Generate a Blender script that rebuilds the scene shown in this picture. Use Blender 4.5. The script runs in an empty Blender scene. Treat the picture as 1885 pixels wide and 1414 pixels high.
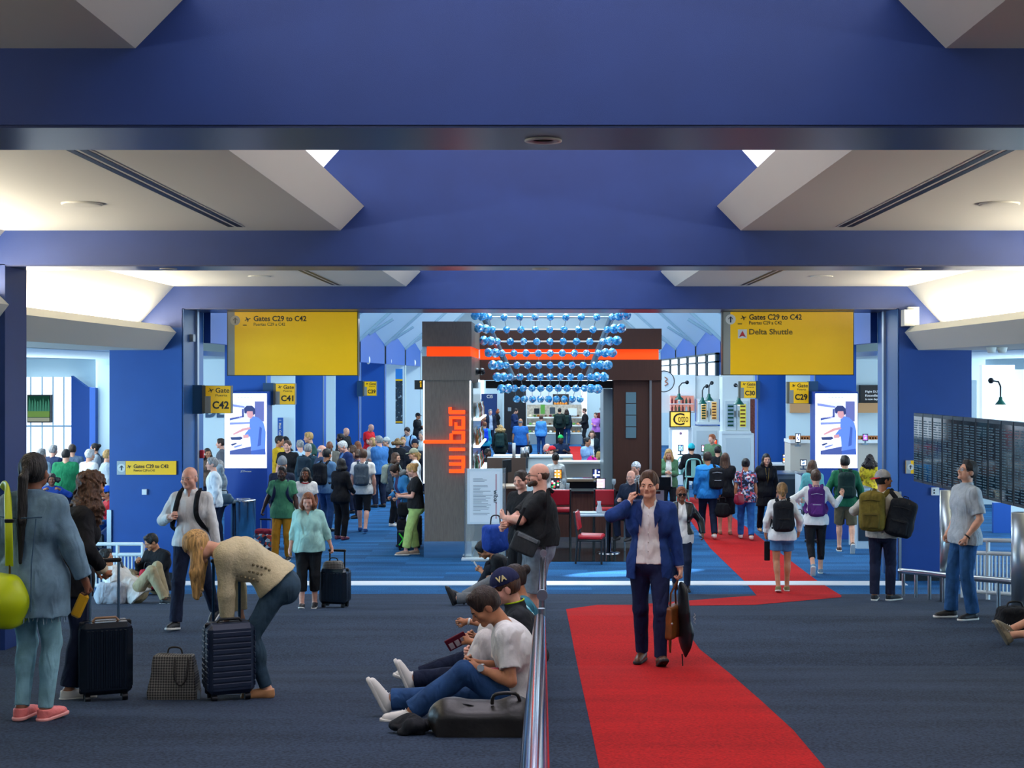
import bpy, bmesh, math, random
import numpy as np
from mathutils import Vector, Matrix
random.seed(7)
SC = bpy.context.scene
COL = SC.collection
# ------------------------------------------------------------------ camera, world, exposure, big lights
F, CX, CY, CAMZ = 2600.0, 995.0, 690.0, 3.35          # pixels, vanishing point, eye height above the concourse
cam_data = bpy.data.cameras.new('camera')
cam = bpy.data.objects.new('camera', cam_data)
COL.objects.link(cam)
cam.location = (0, 0, CAMZ)
cam.rotation_euler = (math.radians(90), 0, 0)
cam_data.sensor_width = 36.0
cam_data.lens = F / 1885.0 * 36.0
cam_data.shift_x = -(CX - 942.5) / 1885.0
cam_data.shift_y = (CY - 707.0) / 1885.0
cam_data.clip_end = 300
SC.camera = cam
SC.view_settings.view_transform = 'Standard'
SC.view_settings.look = 'None'
SC.view_settings.gamma = 1.0
SC.view_settings.use_curve_mapping = False
SC.view_settings.exposure = 0.0
SC.cycles.max_bounces = 6
SC.cycles.diffuse_bounces = 3
SC.cycles.glossy_bounces = 3
SC.cycles.transmission_bounces = 5
SC.cycles.transparent_max_bounces = 12
SC.cycles.sample_clamp_indirect = 6.0
SC.cycles.caustics_reflective = False
SC.cycles.caustics_refractive = False
SC.cycles.use_denoising = True
world = bpy.data.worlds.new('daylight')
SC.world = world
world.use_nodes = True
wb = world.node_tree.nodes['Background']
wb.inputs[0].default_value = (0.62, 0.80, 1.0, 1)
wb.inputs[1].default_value = 0.3

def area_light(name, loc, rot, sx, sy, power, color):
    ld = bpy.data.lights.new(name, 'AREA')
    ld.shape = 'RECTANGLE'; ld.size = sx; ld.size_y = sy; ld.energy = power; ld.color = color
    lo = bpy.data.objects.new(name, ld); COL.objects.link(lo)
    lo.location = loc; lo.rotation_euler = [math.radians(a) for a in rot]
    return lo
# skylights over the middle of the hall in front of the portal (one per bay)
area_light('skylight_glow', (0, 3.2, 6.2), (0, 0, 0), 2.6, 4.0, 34, (1.0, 0.82, 1.0))
area_light('skylight_glow', (0, 10.0, 6.2), (0, 0, 0), 2.6, 5.5, 62, (1.0, 0.82, 1.0))
area_light('skylight_glow', (0, 18.5, 6.2), (0, 0, 0), 2.6, 6.5, 120, (0.86, 0.90, 1.0))
# cove lights in the troughs on top of the fascias, washing the outer coves and the panels
for sx in (-1, 1):
    area_light('cove_light', (sx * 6.48, 18.7, 4.10), (180, -sx * 48, 0), 0.16, 8.0, 230, (1.0, 0.93, 0.78))
    area_light('cove_light', (sx * 5.78, 10.2, 4.10), (180, -sx * 55, 0), 0.16, 7.0, 260, (1.0, 0.93, 0.80))
    area_light('cove_light', (sx * 5.51, 3.2, 4.10), (180, -sx * 55, 0), 0.16, 5.0, 130, (1.0, 0.95, 0.86))
# unseen blue fill added at both sides of the ramp to brighten the wing walls
area_light('lounge_fill', (-12.5, 15.5, 2.2), (90, 0, -45), 6.0, 2.6, 950, (0.42, 0.74, 1.0))
area_light('lounge_fill', (12.5, 15.5, 2.2), (90, 0, 45), 6.0, 2.6, 500, (0.45, 0.74, 1.0))
# daylight of the gate hall beyond the portal: roof skylight and the gate windows on both sides
area_light('hall_skylight', (0, 36, 7.2), (0, 0, 0), 3.0, 22, 1900, (0.66, 0.88, 1.0))
area_light('hall_skylight', (0, 60, 7.2), (0, 0, 0), 3.0, 22, 1900, (0.76, 0.92, 1.0))
for sx in (-1, 1):
    area_light('gate_daylight', (sx * 11.5, 40, 3.2), (0, sx * 90, 0), 3.5, 34, 900, (0.78, 0.92, 1.0))
    area_light('gate_daylight', (sx * 12, 29, 3.6), (0, sx * 50, 0), 3.0, 8, 400, (0.85, 0.94, 1.0))
area_light('concourse_lamps', (-3.5, 27.5, 4.3), (0, 0, 0), 1.5, 7, 110, (1.0, 0.95, 0.9))
area_light('concourse_lamps', (3.8, 27.5, 4.3), (0, 0, 0), 1.5, 7, 110, (1.0, 0.95, 0.9))
# sun falling through the hall roof onto the floor in front of the bar
for i, (tx, ty, sz) in enumerate(((1.6, 23.9, 9), (-3.2, 24.9, 8))):
    ld = bpy.data.lights.new('sunbeam', 'SPOT'); ld.energy = 12000; ld.color = (0.75, 0.92, 1.0); ld.spot_size = math.radians(sz); ld.spot_blend = .35; ld.shadow_soft_size = .05
    lo = bpy.data.objects.new('sunbeam', ld); COL.objects.link(lo); lo.location = (tx * .3, ty + 3.4, 6.9); lo.scale = (2.2, .55, 1)
    lo.rotation_euler = (Vector((tx, ty, 0)) - lo.location).to_track_quat('-Z', 'Y').to_euler()

# ------------------------------------------------------------------ helpers: projection, materials, meshes
_N = [(0.0, 1.5), (2.6, 1.5), (8.84, 2.2), (13.0, 2.68), (16.4, 2.80), (21.58, 3.35), (200.0, 3.35)]
def drop(d):                                             # eye height above the floor at distance d
    for (d0, h0), (d1, h1) in zip(_N, _N[1:]):
        if d <= d1: return h0 + (h1 - h0) * (d - d0) / (d1 - d0)
    return 3.35
def gz(d): return CAMZ - drop(d)
def X(px, d): return (px - CX) * d / F
def Z(py, d): return CAMZ - (py - CY) * d / F
def P3(px, py, d): return Vector((X(px, d), d, Z(py, d)))
def dist_of(py, lo=3.0, hi=120.0):                       # distance of the floor point seen at picture row py
    for _ in range(60):
        m = (lo + hi) / 2
        if CY + F * drop(m) / m > py: lo = m
        else: hi = m
    return (lo + hi) / 2
def floor_pt(px, py):
    d = dist_of(py); return Vector((X(px, d), d, gz(d)))

def lin(c):
    if isinstance(c, str):
        c = c.lstrip('#'); c = c if len(c) == 6 else ''.join(x * 2 for x in c); c = [int(c[i:i+2], 16) / 255 for i in (0, 2, 4)]
    return tuple(x / 12.92 if x <= 0.04045 else ((x + 0.055) / 1.055) ** 2.4 for x in c)
_M = {}
def mat(name, col, rough=0.6, metal=0.0, emit=0.0, ecol=None, noise=0.0, nscale=40.0, bump=0.0, bscale=80.0, trans=0.0, ior=1.45, alpha=1.0, spec=0.5, stretch=None, sheen=0.0, folds=0.0):
    if name in _M: return _M[name]
    m = bpy.data.materials.new(name); m.use_nodes = True
    nt = m.node_tree; b = nt.nodes['Principled BSDF']
    c = lin(col)
    b.inputs['Base Color'].default_value = (*c, 1)
    b.inputs['Roughness'].default_value = rough
    b.inputs['Metallic'].default_value = metal
    b.inputs['Specular IOR Level'].default_value = spec
    b.inputs['IOR'].default_value = ior
    if trans: b.inputs['Transmission Weight'].default_value = trans
    if alpha < 1: b.inputs['Alpha'].default_value = alpha
    if sheen: b.inputs['Sheen Weight'].default_value = sheen
    if emit:
        b.inputs['Emission Color'].default_value = (*lin(ecol or col), 1)
        b.inputs['Emission Strength'].default_value = emit
    if noise or bump:
        tc = nt.nodes.new('ShaderNodeTexCoord'); mp = nt.nodes.new('ShaderNodeMapping')
        nt.links.new(tc.outputs['Object'], mp.inputs['Vector'])
        if stretch: mp.inputs['Scale'].default_value = stretch
    if noise:
        n = nt.nodes.new('ShaderNodeTexNoise'); n.inputs['Scale'].default_value = nscale; n.inputs['Detail'].default_value = 4
        nt.links.new(mp.outputs[0], n.inputs['Vector'])
        r = nt.nodes.new('ShaderNodeValToRGB')
        r.color_ramp.elements[0].position = 0.3; r.color_ramp.elements[1].position = 0.7
        r.color_ramp.elements[0].color = (*[x * (1 - noise) for x in c], 1)
        r.color_ramp.elements[1].color = (*[min(1, x * (1 + noise)) for x in c], 1)
        nt.links.new(n.outputs['Fac'], r.inputs[0]); nt.links.new(r.outputs[0], b.inputs['Base Color'])
    if bump:
        n2 = nt.nodes.new('ShaderNodeTexNoise'); n2.inputs['Scale'].default_value = bscale
        nt.links.new(mp.outputs[0], n2.inputs['Vector'])
        bp = nt.nodes.new('ShaderNodeBump'); bp.inputs['Strength'].default_value = bump; bp.inputs['Distance'].default_value = 0.01
        nt.links.new(n2.outputs['Fac'], bp.inputs['Height']); nt.links.new(bp.outputs[0], b.inputs['Normal'])
        if folds:                                        # soft creases of cloth
            n3 = nt.nodes.new('ShaderNodeTexNoise'); n3.inputs['Scale'].default_value = 6.5; n3.inputs['Detail'].default_value = 1.5; n3.inputs['Distortion'].default_value = 1.2
            m3 = nt.nodes.new('ShaderNodeMapping'); m3.inputs['Scale'].default_value = (1.5, 1.5, .75); m3.inputs['Rotation'].default_value = (.4, .5, .3)
            nt.links.new(tc.outputs['Object'], m3.inputs['Vector']); nt.links.new(m3.outputs[0], n3.inputs['Vector'])
            b3 = nt.nodes.new('ShaderNodeBump'); b3.inputs['Strength'].default_value = folds; b3.inputs['Distance'].default_value = 0.05
            nt.links.new(n3.outputs['Fac'], b3.inputs['Height']); nt.links.new(b3.outputs[0], bp.inputs['Normal'])
    _M[name] = m
    return m
def pattern_mat(name, cols, scale=30.0, rough=0.7, kind='voronoi'):      # cloth with blotches of several colours
    if name in _M: return _M[name]
    m = bpy.data.materials.new(name); m.use_nodes = True
    nt = m.node_tree; b = nt.nodes['Principled BSDF']; b.inputs['Roughness'].default_value = rough
    tc = nt.nodes.new('ShaderNodeTexCoord')
    if kind == 'voronoi':
        t = nt.nodes.new('ShaderNodeTexVoronoi'); t.inputs['Scale'].default_value = scale
        sep = nt.nodes.new('ShaderNodeSeparateColor'); nt.links.new(t.outputs['Color'], sep.inputs[0]); src = sep.outputs[0]
    else:
        t = nt.nodes.new('ShaderNodeTexNoise'); t.inputs['Scale'].default_value = scale; t.inputs['Detail'].default_value = 3; src = t.outputs['Fac']
    nt.links.new(tc.outputs['Object'], t.inputs['Vector'])
    r = nt.nodes.new('ShaderNodeValToRGB'); r.color_ramp.interpolation = 'CONSTANT'
    lo, hi = (0.0, 1.0) if kind == 'voronoi' else (0.3, 0.7)
    for i, cc in enumerate(cols):
        pos = lo + (hi - lo) * i / len(cols)
        e = r.color_ramp.elements[i] if i < 2 else r.color_ramp.elements.new(pos)
        e.position = pos; e.color = (*lin(cc), 1)
    nt.links.new(src, r.inputs[0]); nt.links.new(r.outputs[0], b.inputs['Base Color'])
    _M[name] = m
    return m

def tag(o, label=None, cat=None, group=None, kind=None):
    if label: o['label'] = label
    if cat: o['category'] = cat
    if group: o['group'] = group
    if kind: o['kind'] = kind
    return o
def empty(name, loc=(0, 0, 0), label=None, cat=None, group=None):
    o = bpy.data.objects.new(name, None); COL.objects.link(o); o.location = loc
    o.empty_display_size = 0.1
    return tag(o, label, cat, group)
def root_loc(o):
    v = Vector((0, 0, 0))
    while o is not None: v += Vector(o.location); o = o.parent
    return v
def np_mesh(name, V, Q, m, parent=None, smooth=True):
    me = bpy.data.meshes.new(name)
    V = np.asarray(V, dtype=np.float32); Q = np.asarray(Q, dtype=np.int32)
    off = root_loc(parent) if parent is not None else Vector((0, 0, 0))
    V = V - np.array(off, dtype=np.float32)
    me.vertices.add(len(V)); me.vertices.foreach_set('co', V.ravel())
    n = Q.shape[1]
    me.loops.add(Q.size); me.loops.foreach_set('vertex_index', Q.ravel())
    me.polygons.add(len(Q)); me.polygons.foreach_set('loop_start', np.arange(0, Q.size, n, dtype=np.int32))
    me.polygons.foreach_set('use_smooth', np.full(len(Q), smooth))
    me.update(calc_edges=True); me.validate()
    me.materials.append(m)
    o = bpy.data.objects.new(name, me); COL.objects.link(o)
    if parent is not None: o.parent = parent
    return o

class MB:                                                # a mesh under construction, world coordinates
    def __init__(s): s.v = []; s.f = []; s.sm = []; s.mx = []; s.mi = 0
    def add(s, vs, fs, smooth=False):
        s.mx += [s.mi] * len(fs)
        n = len(s.v); s.v += [tuple(v) for v in vs]
        s.f += [tuple(i + n for i in f) for f in fs]; s.sm += [smooth] * len(fs)
        return s
    def box(s, x0, x1, y0, y1, z0, z1):
        vs = [(x, y, z) for x in (x0, x1) for y in (y0, y1) for z in (z0, z1)]
        return s.add(vs, [(0, 1, 3, 2), (4, 6, 7, 5), (0, 4, 5, 1), (2, 3, 7, 6), (0, 2, 6, 4), (1, 5, 7, 3)])
    def rbox(s, c, half, mtx=None, bev=0.01):            # box with chamfered edges, optional rotation about its centre
        hx, hy, hz = half; b = min(bev, hx * .9, hy * .9, hz * .9)
        vs = []; idx = {}
        for sx in (-1, 1):
            for sy in (-1, 1):
                for sz in (-1, 1):
                    for a in range(3):
                        p = [sx * (hx - b), sy * (hy - b), sz * (hz - b)]
                        p[a] = (sx * hx, sy * hy, sz * hz)[a]
                        idx[(sx, sy, sz, a)] = len(vs); vs.append(Vector(p))
        fs = []
        S = (-1, 1)
        for a in range(3):
            o1, o2 = [k for k in range(3) if k != a]
            for sg in S:
                q = []
                for (u, v) in ((-1, -1), (1, -1), (1, 1), (-1, 1)):
                    k = [0, 0, 0]; k[a] = sg; k[o1] = u; k[o2] = v
                    q.append(idx[(*k, a)])
                fs.append(q if (sg > 0) == (a != 1) else q[::-1])
        for a in range(3):
            o1, o2 = [k for k in range(3) if k != a]
            for u in S:
                for v in S:
                    def K(t, ax):
                        k = [0, 0, 0]; k[a] = t; k[o1] = u; k[o2] = v
                        return idx[(*k, ax)]
                    q = [K(-1, o1), K(1, o1), K(1, o2), K(-1, o2)]
                    fs.append(q)
        for sx in S:
            for sy in S:
                for sz in S:
                    fs.append([idx[(sx, sy, sz, a)] for a in range(3)])
        m = mtx or Matrix.Identity(3); c = Vector(c)
        return s.add([c + m @ v for v in vs], fs)
    def prism(s, pts, axis, a0, a1):                     # polygon extruded along an axis: 'x' pts=(y,z), 'y' pts=(x,z), 'z' pts=(x,y)
        mk = {'x': lambda p, a: (a, p[0], p[1]), 'y': lambda p, a: (p[0], a, p[1]), 'z': lambda p, a: (p[0], p[1], a)}[axis]
        n = len(pts)
        vs = [mk(p, a0) for p in pts] + [mk(p, a1) for p in pts]
        fs = [tuple(range(n))[::-1], tuple(range(n, 2 * n))] + [(i, (i + 1) % n, n + (i + 1) % n, n + i) for i in range(n)]
        return s.add(vs, fs)
    def tube(s, pts, r, seg=10, caps=True, flat=None):   # swept circle (or ellipse: flat=(ra, rb, up))
        pts = [Vector(p) for p in pts]; rs = r if isinstance(r, (list, tuple)) else [r] * len(pts)
        rings = []; up = Vector(flat[2]) if flat else None
        nprev = None
        for i, p in enumerate(pts):
            t = (pts[min(i + 1, len(pts) - 1)] - pts[max(i - 1, 0)])
            if t.length < 1e-9: t = Vector((0, 0, 1))
            t.normalize()
            if flat: a = (up - t * up.dot(t))
            else: a = nprev - t * nprev.dot(t) if nprev is not None else (Vector((0, 0, 1)) if abs(t.z) < .9 else Vector((1, 0, 0)))
            a = a - t * a.dot(t)
            if a.length < 1e-6: a = t.orthogonal()
            a.normalize(); b = t.cross(a); nprev = a
            ra, rb = (flat[0], flat[1]) if flat else (rs[i], rs[i])
            rings.append([p + a * (math.cos(2 * math.pi * k / seg) * ra) + b * (math.sin(2 * math.pi * k / seg) * rb) for k in range(seg)])
        vs = [v for ring in rings for v in ring]
        fs = [(i * seg + k, i * seg + (k + 1) % seg, (i + 1) * seg + (k + 1) % seg, (i + 1) * seg + k) for i in range(len(pts) - 1) for k in range(seg)]
        s.add(vs, fs, True)
        if caps: s.add(rings[0], [tuple(range(seg))[::-1]]); s.add(rings[-1], [tuple(range(seg))])
        return s
    def lathe(s, c, prof, seg=20):                       # prof = [(radius, z)] about a vertical axis through c
        c = Vector(c); vs = []; n = len(prof)
        for r, z in prof:
            vs += [c + Vector((r * math.cos(2 * math.pi * k / seg), r * math.sin(2 * math.pi * k / seg), z)) for k in range(seg)]
        fs = [(i * seg + k, i * seg + (k + 1) % seg, (i + 1) * seg + (k + 1) % seg, (i + 1) * seg + k) for i in range(n - 1) for k in range(seg)]
        fs += [tuple(range(seg))[::-1], tuple(range((n - 1) * seg, n * seg))]
        return s.add(vs, fs, True)
    def ball(s, c, r, seg=12, rings=8, sc=(1, 1, 1), smooth=True):
        c = Vector(c); vs = [c + Vector((0, 0, r * sc[2]))]
        for i in range(1, rings):
            t = math.pi * i / rings
            vs += [c + Vector((r * sc[0] * math.sin(t) * math.cos(2 * math.pi * k / seg), r * sc[1] * math.sin(t) * math.sin(2 * math.pi * k / seg), r * sc[2] * math.cos(t))) for k in range(seg)]
        vs.append(c - Vector((0, 0, r * sc[2]))); L = len(vs) - 1
        fs = [(0, 1 + k, 1 + (k + 1) % seg) for k in range(seg)]
        fs += [(1 + i * seg + k, 1 + (i + 1) * seg + k, 1 + (i + 1) * seg + (k + 1) % seg, 1 + i * seg + (k + 1) % seg) for i in range(rings - 2) for k in range(seg)]
        b = 1 + (rings - 2) * seg
        fs += [(L, b + (k + 1) % seg, b + k) for k in range(seg)]
        return s.add(vs, fs, smooth)
    def build(s, name, m, parent=None):
        me = bpy.data.meshes.new(name)
        off = root_loc(parent) if parent is not None else Vector((0, 0, 0))
        me.from_pydata([tuple(Vector(v) - off) for v in s.v], [], s.f)
        me.polygons.foreach_set('use_smooth', s.sm)
        me.update()
        bm = bmesh.new(); bm.from_mesh(me); bmesh.ops.recalc_face_normals(bm, faces=bm.faces); bm.to_mesh(me); bm.free()
        if isinstance(m, (list, tuple)):
            me.polygons.foreach_set('material_index', s.mx)
            for q in m: me.materials.append(q)
        else: me.materials.append(m)
        o = bpy.data.objects.new(name, me); COL.objects.link(o)
        if parent is not None: o.parent = parent
        return o
def struct(o): o['kind'] = 'structure'; return o
def text(body, loc, size, m, parent=None, name='lettering', rot=(90, 0, 0), align='LEFT', bold=0.0, sx=1.0, ext=0.004):
    cu = bpy.data.curves.new(name, 'FONT'); cu.body = body; cu.size = size; cu.extrude = ext; cu.offset = bold
    cu.align_x = align; cu.resolution_u = 3
    cu.materials.append(m)
    tmp = bpy.data.objects.new(name, cu)
    me = bpy.data.meshes.new_from_object(tmp)
    bpy.data.objects.remove(tmp)
    me.name = name
    if not me.materials: me.materials.append(m)
    o = bpy.data.objects.new(name, me)
    COL.objects.link(o)
    off = root_loc(parent) if parent is not None else Vector((0, 0, 0))
    if parent is not None: o.parent = parent
    o.location = Vector(loc) - off; o.rotation_euler = [math.radians(a) for a in rot]; o.scale = (sx, 1, 1)
    return o
def dup(root, loc=None, label=None):                     # a copy of a thing with copies of its parts and sub-parts
    def rec(o, par):
        c = o.copy(); COL.objects.link(c)
        if par is not None: c.parent = par
        for ch in list(o.children): rec(ch, c)
        return c
    r = rec(root, None)
    if loc is not None: r.location = loc
    if label: r['label'] = label
    return r

def bxp(mb, px0, px1, py0, py1, d0, d1):                 # box whose front face fills that part of the view at distance d0
    return mb.box(X(px0, d0), X(px1, d0), d0, d1, Z(py1, d0), Z(py0, d0))
def pol(mb, pts, d, t=.01):                              # flat polygon standing at distance d, t thick
    return mb.prism([(X(a, d), Z(b, d)) for a, b in pts], 'y', d, d + t)
def label_text(body, px0, px1, py0, py1, d, m, parent, bold=0.0, name='lettering'):   # lettering fitted to a place on a face at distance d
    o = text(body, (X(px0, d), d, Z(py1, d)), 0.1, m, parent, name, bold=bold, ext=.002)
    vs = [v.co for v in o.data.vertices]
    x0, x1 = min(v.x for v in vs), max(v.x for v in vs); y0, y1 = min(v.y for v in vs), max(v.y for v in vs)
    w = X(px1, d) - X(px0, d); h = Z(py0, d) - Z(py1, d)
    for v in o.data.vertices: v.co.x = (v.co.x - x0) / (x1 - x0) * w; v.co.y = (v.co.y - y0) / (y1 - y0) * h
    return o
PLANE = [(-.5, -.16), (-.34, -.04), (-.16, .0), (-.36, .34), (-.25, .38), (.08, .10), (.34, .20), (.5, .17), (.42, .08), (.16, -.04), (.06, -.42), (-.04, -.42), (-.06, -.12), (-.3, -.14), (-.4, -.26), (-.47, -.26)]
def plane_icon(px, py, w, d, m, parent):
    mb = MB(); pol(mb, [(px + a * w, py - b * w) for a, b in PLANE], d, .003); return mb.build('aeroplane_symbol', m, parent)
def arrow_disc(px, py, r, d, parent, fg=None, bg=None):
    mb = MB(); pol(mb, [(px + r * math.cos(t), py + r * math.sin(t)) for t in np.linspace(0, 2 * math.pi, 25)[:-1]], d - .004, .004); o = mb.build('arrow_disc', bg or mat('sign_white', '#dcdad2', .5), parent)
    mb = MB(); a = r * .62; t = r * .13
    pol(mb, [(px - t, py + a), (px - t, py - a * .5), (px - a * .7, py + a * .1), (px - a * .7, py - a * .28), (px, py - a), (px + a * .7, py - a * .28), (px + a * .7, py + a * .1), (px + t, py - a * .5), (px + t, py + a)], d - .008, .004)
    mb.build('arrow', fg or mat('sign_dark_blue', '#14233a', .5), o)
# ------------------------------------------------------------------ soft shapes: signed distance fields polygonised by surface nets
class SDF:
    def __init__(s): s.p = []
    def rc(s, a, b, ra, rb, k=0.02, cuta=False, cutb=False, flat=None, sub=False):
        s.p.append(('rc', np.array(a, float), np.array(b, float), ra, rb, k, cuta, cutb, flat, sub)); return s
    def el(s, c, R, r, k=0.02, sub=False):
        s.p.append(('el', np.array(c, float), np.array(R, float), np.array(r, float), k, sub)); return s
    def rb(s, c, R, h, rad, k=0.01, sub=False):
        s.p.append(('rb', np.array(c, float), np.array(R, float), np.array(h, float), rad, k, sub)); return s
    def cut(s, o, n): s.p.append(('cut', np.array(o, float), np.array(n, float))); return s   # trims everything added so far
    def mesh(s, vox, noise=None, planes=(), inflate=0.0):
        lo = np.full(3, 1e9); hi = np.full(3, -1e9)
        bbs = []
        for p in s.p:
            if p[0] == 'cut': bbs.append((0, 0)); continue
            if p[0] == 'rc':
                r = max(p[3], p[4]) + inflate; bl = np.minimum(p[1], p[2]) - r; bh = np.maximum(p[1], p[2]) + r; k = p[5]; sub = p[9]
            elif p[0] == 'el':
                r = np.abs(p[2].T) @ p[3] + inflate; bl = p[1] - r; bh = p[1] + r; k = p[4]; sub = p[5]
            else:
                r = np.abs(p[2].T) @ (p[3] + p[4]) + inflate; bl = p[1] - r; bh = p[1] + r; k = p[5]; sub = p[6]
            bbs.append((bl - k - 2.5 * vox, bh + k + 2.5 * vox))
            if not sub: lo = np.minimum(lo, bl); hi = np.maximum(hi, bh)
        lo -= 4 * vox; hi += 4 * vox
        n = np.ceil((hi - lo) / vox).astype(int) + 1
        D = np.full(n, 0.5, np.float32)
        ax = [(lo[i] + np.arange(n[i]) * vox).astype(np.float32) for i in range(3)]
        for p, (bl, bh) in zip(s.p, bbs):
            if p[0] == 'cut':
                D = np.maximum(D, ((ax[0][:, None, None] - p[1][0]) * p[2][0] + (ax[1][None, :, None] - p[1][1]) * p[2][1] + (ax[2][None, None, :] - p[1][2]) * p[2][2]).astype(np.float32)); continue
            i0 = np.clip(np.floor((bl - lo) / vox).astype(int), 0, n); i1 = np.clip(np.ceil((bh - lo) / vox).astype(int) + 1, 0, n)
            if (i1 <= i0).any(): continue
            x = ax[0][i0[0]:i1[0], None, None]; y = ax[1][None, i0[1]:i1[1], None]; z = ax[2][None, None, i0[2]:i1[2]]
            if p[0] == 'rc':
                _, a, b, ra, rb, k, ca, cb, flat, sub = p
                px, py, pz = x - a[0], y - a[1], z - a[2]
                ba = b - a; L2 = max(float(ba @ ba), 1e-9)
                if flat is not None:
                    nrm, fac = flat
                    q = (px * nrm[0] + py * nrm[1] + pz * nrm[2]) * (1.0 / fac - 1.0)
                    px = px + nrm[0] * q; py = py + nrm[1] * q; pz = pz + nrm[2] * q
                t0 = (px * ba[0] + py * ba[1] + pz * ba[2]) / L2
                t = np.clip(t0, 0, 1)
                d = np.sqrt((px - ba[0] * t) ** 2 + (py - ba[1] * t) ** 2 + (pz - ba[2] * t) ** 2) - (ra + (rb - ra) * t) - inflate
                if flat is not None: d = d * (0.5 + 0.5 * flat[1])
                L = math.sqrt(L2)
                if cb: d = np.maximum(d, (t0 - 1) * L)
                if ca: d = np.maximum(d, -t0 * L)
            elif p[0] == 'el':
                _, c, R, r, k, sub = p
                px, py, pz = x - c[0], y - c[1], z - c[2]
                r = r + inflate
                q = [(R[i][0] * px + R[i][1] * py + R[i][2] * pz) for i in range(3)]
                k0 = np.sqrt((q[0] / r[0]) ** 2 + (q[1] / r[1]) ** 2 + (q[2] / r[2]) ** 2) + 1e-6
                k1 = np.sqrt((q[0] / r[0] ** 2) ** 2 + (q[1] / r[1] ** 2) ** 2 + (q[2] / r[2] ** 2) ** 2) + 1e-6
                d = k0 * (k0 - 1) / k1
            else:
                _, c, R, h, rad, k, sub = p
                px, py, pz = x - c[0], y - c[1], z - c[2]
                q = [np.abs(R[i][0] * px + R[i][1] * py + R[i][2] * pz) - h[i] for i in range(3)]
                d = np.sqrt(np.maximum(q[0], 0) ** 2 + np.maximum(q[1], 0) ** 2 + np.maximum(q[2], 0) ** 2) + np.minimum(np.maximum(np.maximum(q[0], q[1]), q[2]), 0) - rad - inflate
            sl = D[i0[0]:i1[0], i0[1]:i1[1], i0[2]:i1[2]]
            if sub:
                d = -d; hh = np.maximum(k - np.abs(sl - d), 0) / max(k, 1e-6)
                sl[...] = np.maximum(sl, d) + hh * hh * k * 0.25
            else:
                hh = np.maximum(k - np.abs(sl - d), 0) / max(k, 1e-6)
                sl[...] = np.minimum(sl, d) - hh * hh * k * 0.25
        x = ax[0][:, None, None]; y = ax[1][None, :, None]; z = ax[2][None, None, :]
        if noise:
            amp, fr, st = noise
            if st < 0: D += amp * (np.sin(x * fr + 2 * np.sin(z * fr * .45 + y * fr * .2)) * np.sin(z * fr * .8 + 2 * np.sin(y * fr * .5 + x * fr * .3)) + .7 * np.sin(y * fr * 1.2 + 2 * np.sin(x * fr * .4 - z * fr * .5))).astype(np.float32)
            else: D += amp * (np.sin(fr * (.8 * x + .55 * z * st) + 1.7 * np.sin(fr * .5 * (z * st - y))) * np.sin(fr * .35 * (y - x) + 1.0) + .55 * np.sin(fr * 1.7 * (y + .6 * x - .45 * z * st) + 1.3 * np.sin(fr * .6 * x))).astype(np.float32)
        for (po, pn) in planes:
            D = np.maximum(D, ((x - po[0]) * pn[0] + (y - po[1]) * pn[1] + (z - po[2]) * pn[2]).astype(np.float32))
        return surface_nets(D, lo, vox)
def surface_nets(D, lo, vox):
    S = D < 0
    nx, ny, nz = [m - 1 for m in D.shape]
    cnt = np.zeros((nx, ny, nz), np.int8)
    offs = [(i, j, k) for i in (0, 1) for j in (0, 1) for k in (0, 1)]
    for (i, j, k) in offs: cnt += S[i:nx + i, j:ny + j, k:nz + k]
    act = np.argwhere((cnt > 0) & (cnt < 8))
    ids = np.full((nx, ny, nz), -1, np.int32)
    ids[act[:, 0], act[:, 1], act[:, 2]] = np.arange(len(act))
    vals = {o: D[act[:, 0] + o[0], act[:, 1] + o[1], act[:, 2] + o[2]] for o in offs}
    acc = np.zeros((len(act), 3), np.float32); c = np.zeros(len(act), np.float32)
    for a in offs:
        for axis in range(3):
            if a[axis]: continue
            b = list(a); b[axis] = 1; b = tuple(b)
            va, vb = vals[a], vals[b]
            m = (va < 0) != (vb < 0)
            t = np.where(m, va / np.where(m, va - vb, 1), 0)
            pt = np.tile(np.array(a, np.float32), (len(act), 1)); pt[:, axis] += t
            acc += np.where(m[:, None], pt, 0); c += m
    V = (act + acc / np.maximum(c, 1)[:, None]) * vox + lo
    quads = []
    for axis in range(3):
        o1, o2 = (axis + 1) % 3, (axis + 2) % 3
        sl0 = [slice(None)] * 3; sl1 = [slice(None)] * 3
        sl0[axis] = slice(0, -1); sl1[axis] = slice(1, None)
        ch = S[tuple(sl0)] != S[tuple(sl1)]
        e = np.argwhere(ch)
        e = e[(e[:, o1] > 0) & (e[:, o2] > 0) & (e[:, o1] < D.shape[o1] - 1) & (e[:, o2] < D.shape[o2] - 1)]
        if not len(e): continue
        inside = S[e[:, 0], e[:, 1], e[:, 2]]
        def at(d1, d2):
            q = e.copy(); q[:, o1] -= d1; q[:, o2] -= d2
            return ids[q[:, 0], q[:, 1], q[:, 2]]
        q = np.stack([at(1, 1), at(0, 1), at(0, 0), at(1, 0)], 1)
        q[~inside] = q[~inside][:, ::-1]
        quads.append(q)
    return V.astype(np.float32), np.concatenate(quads) if quads else np.zeros((0, 4), np.int32)

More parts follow.
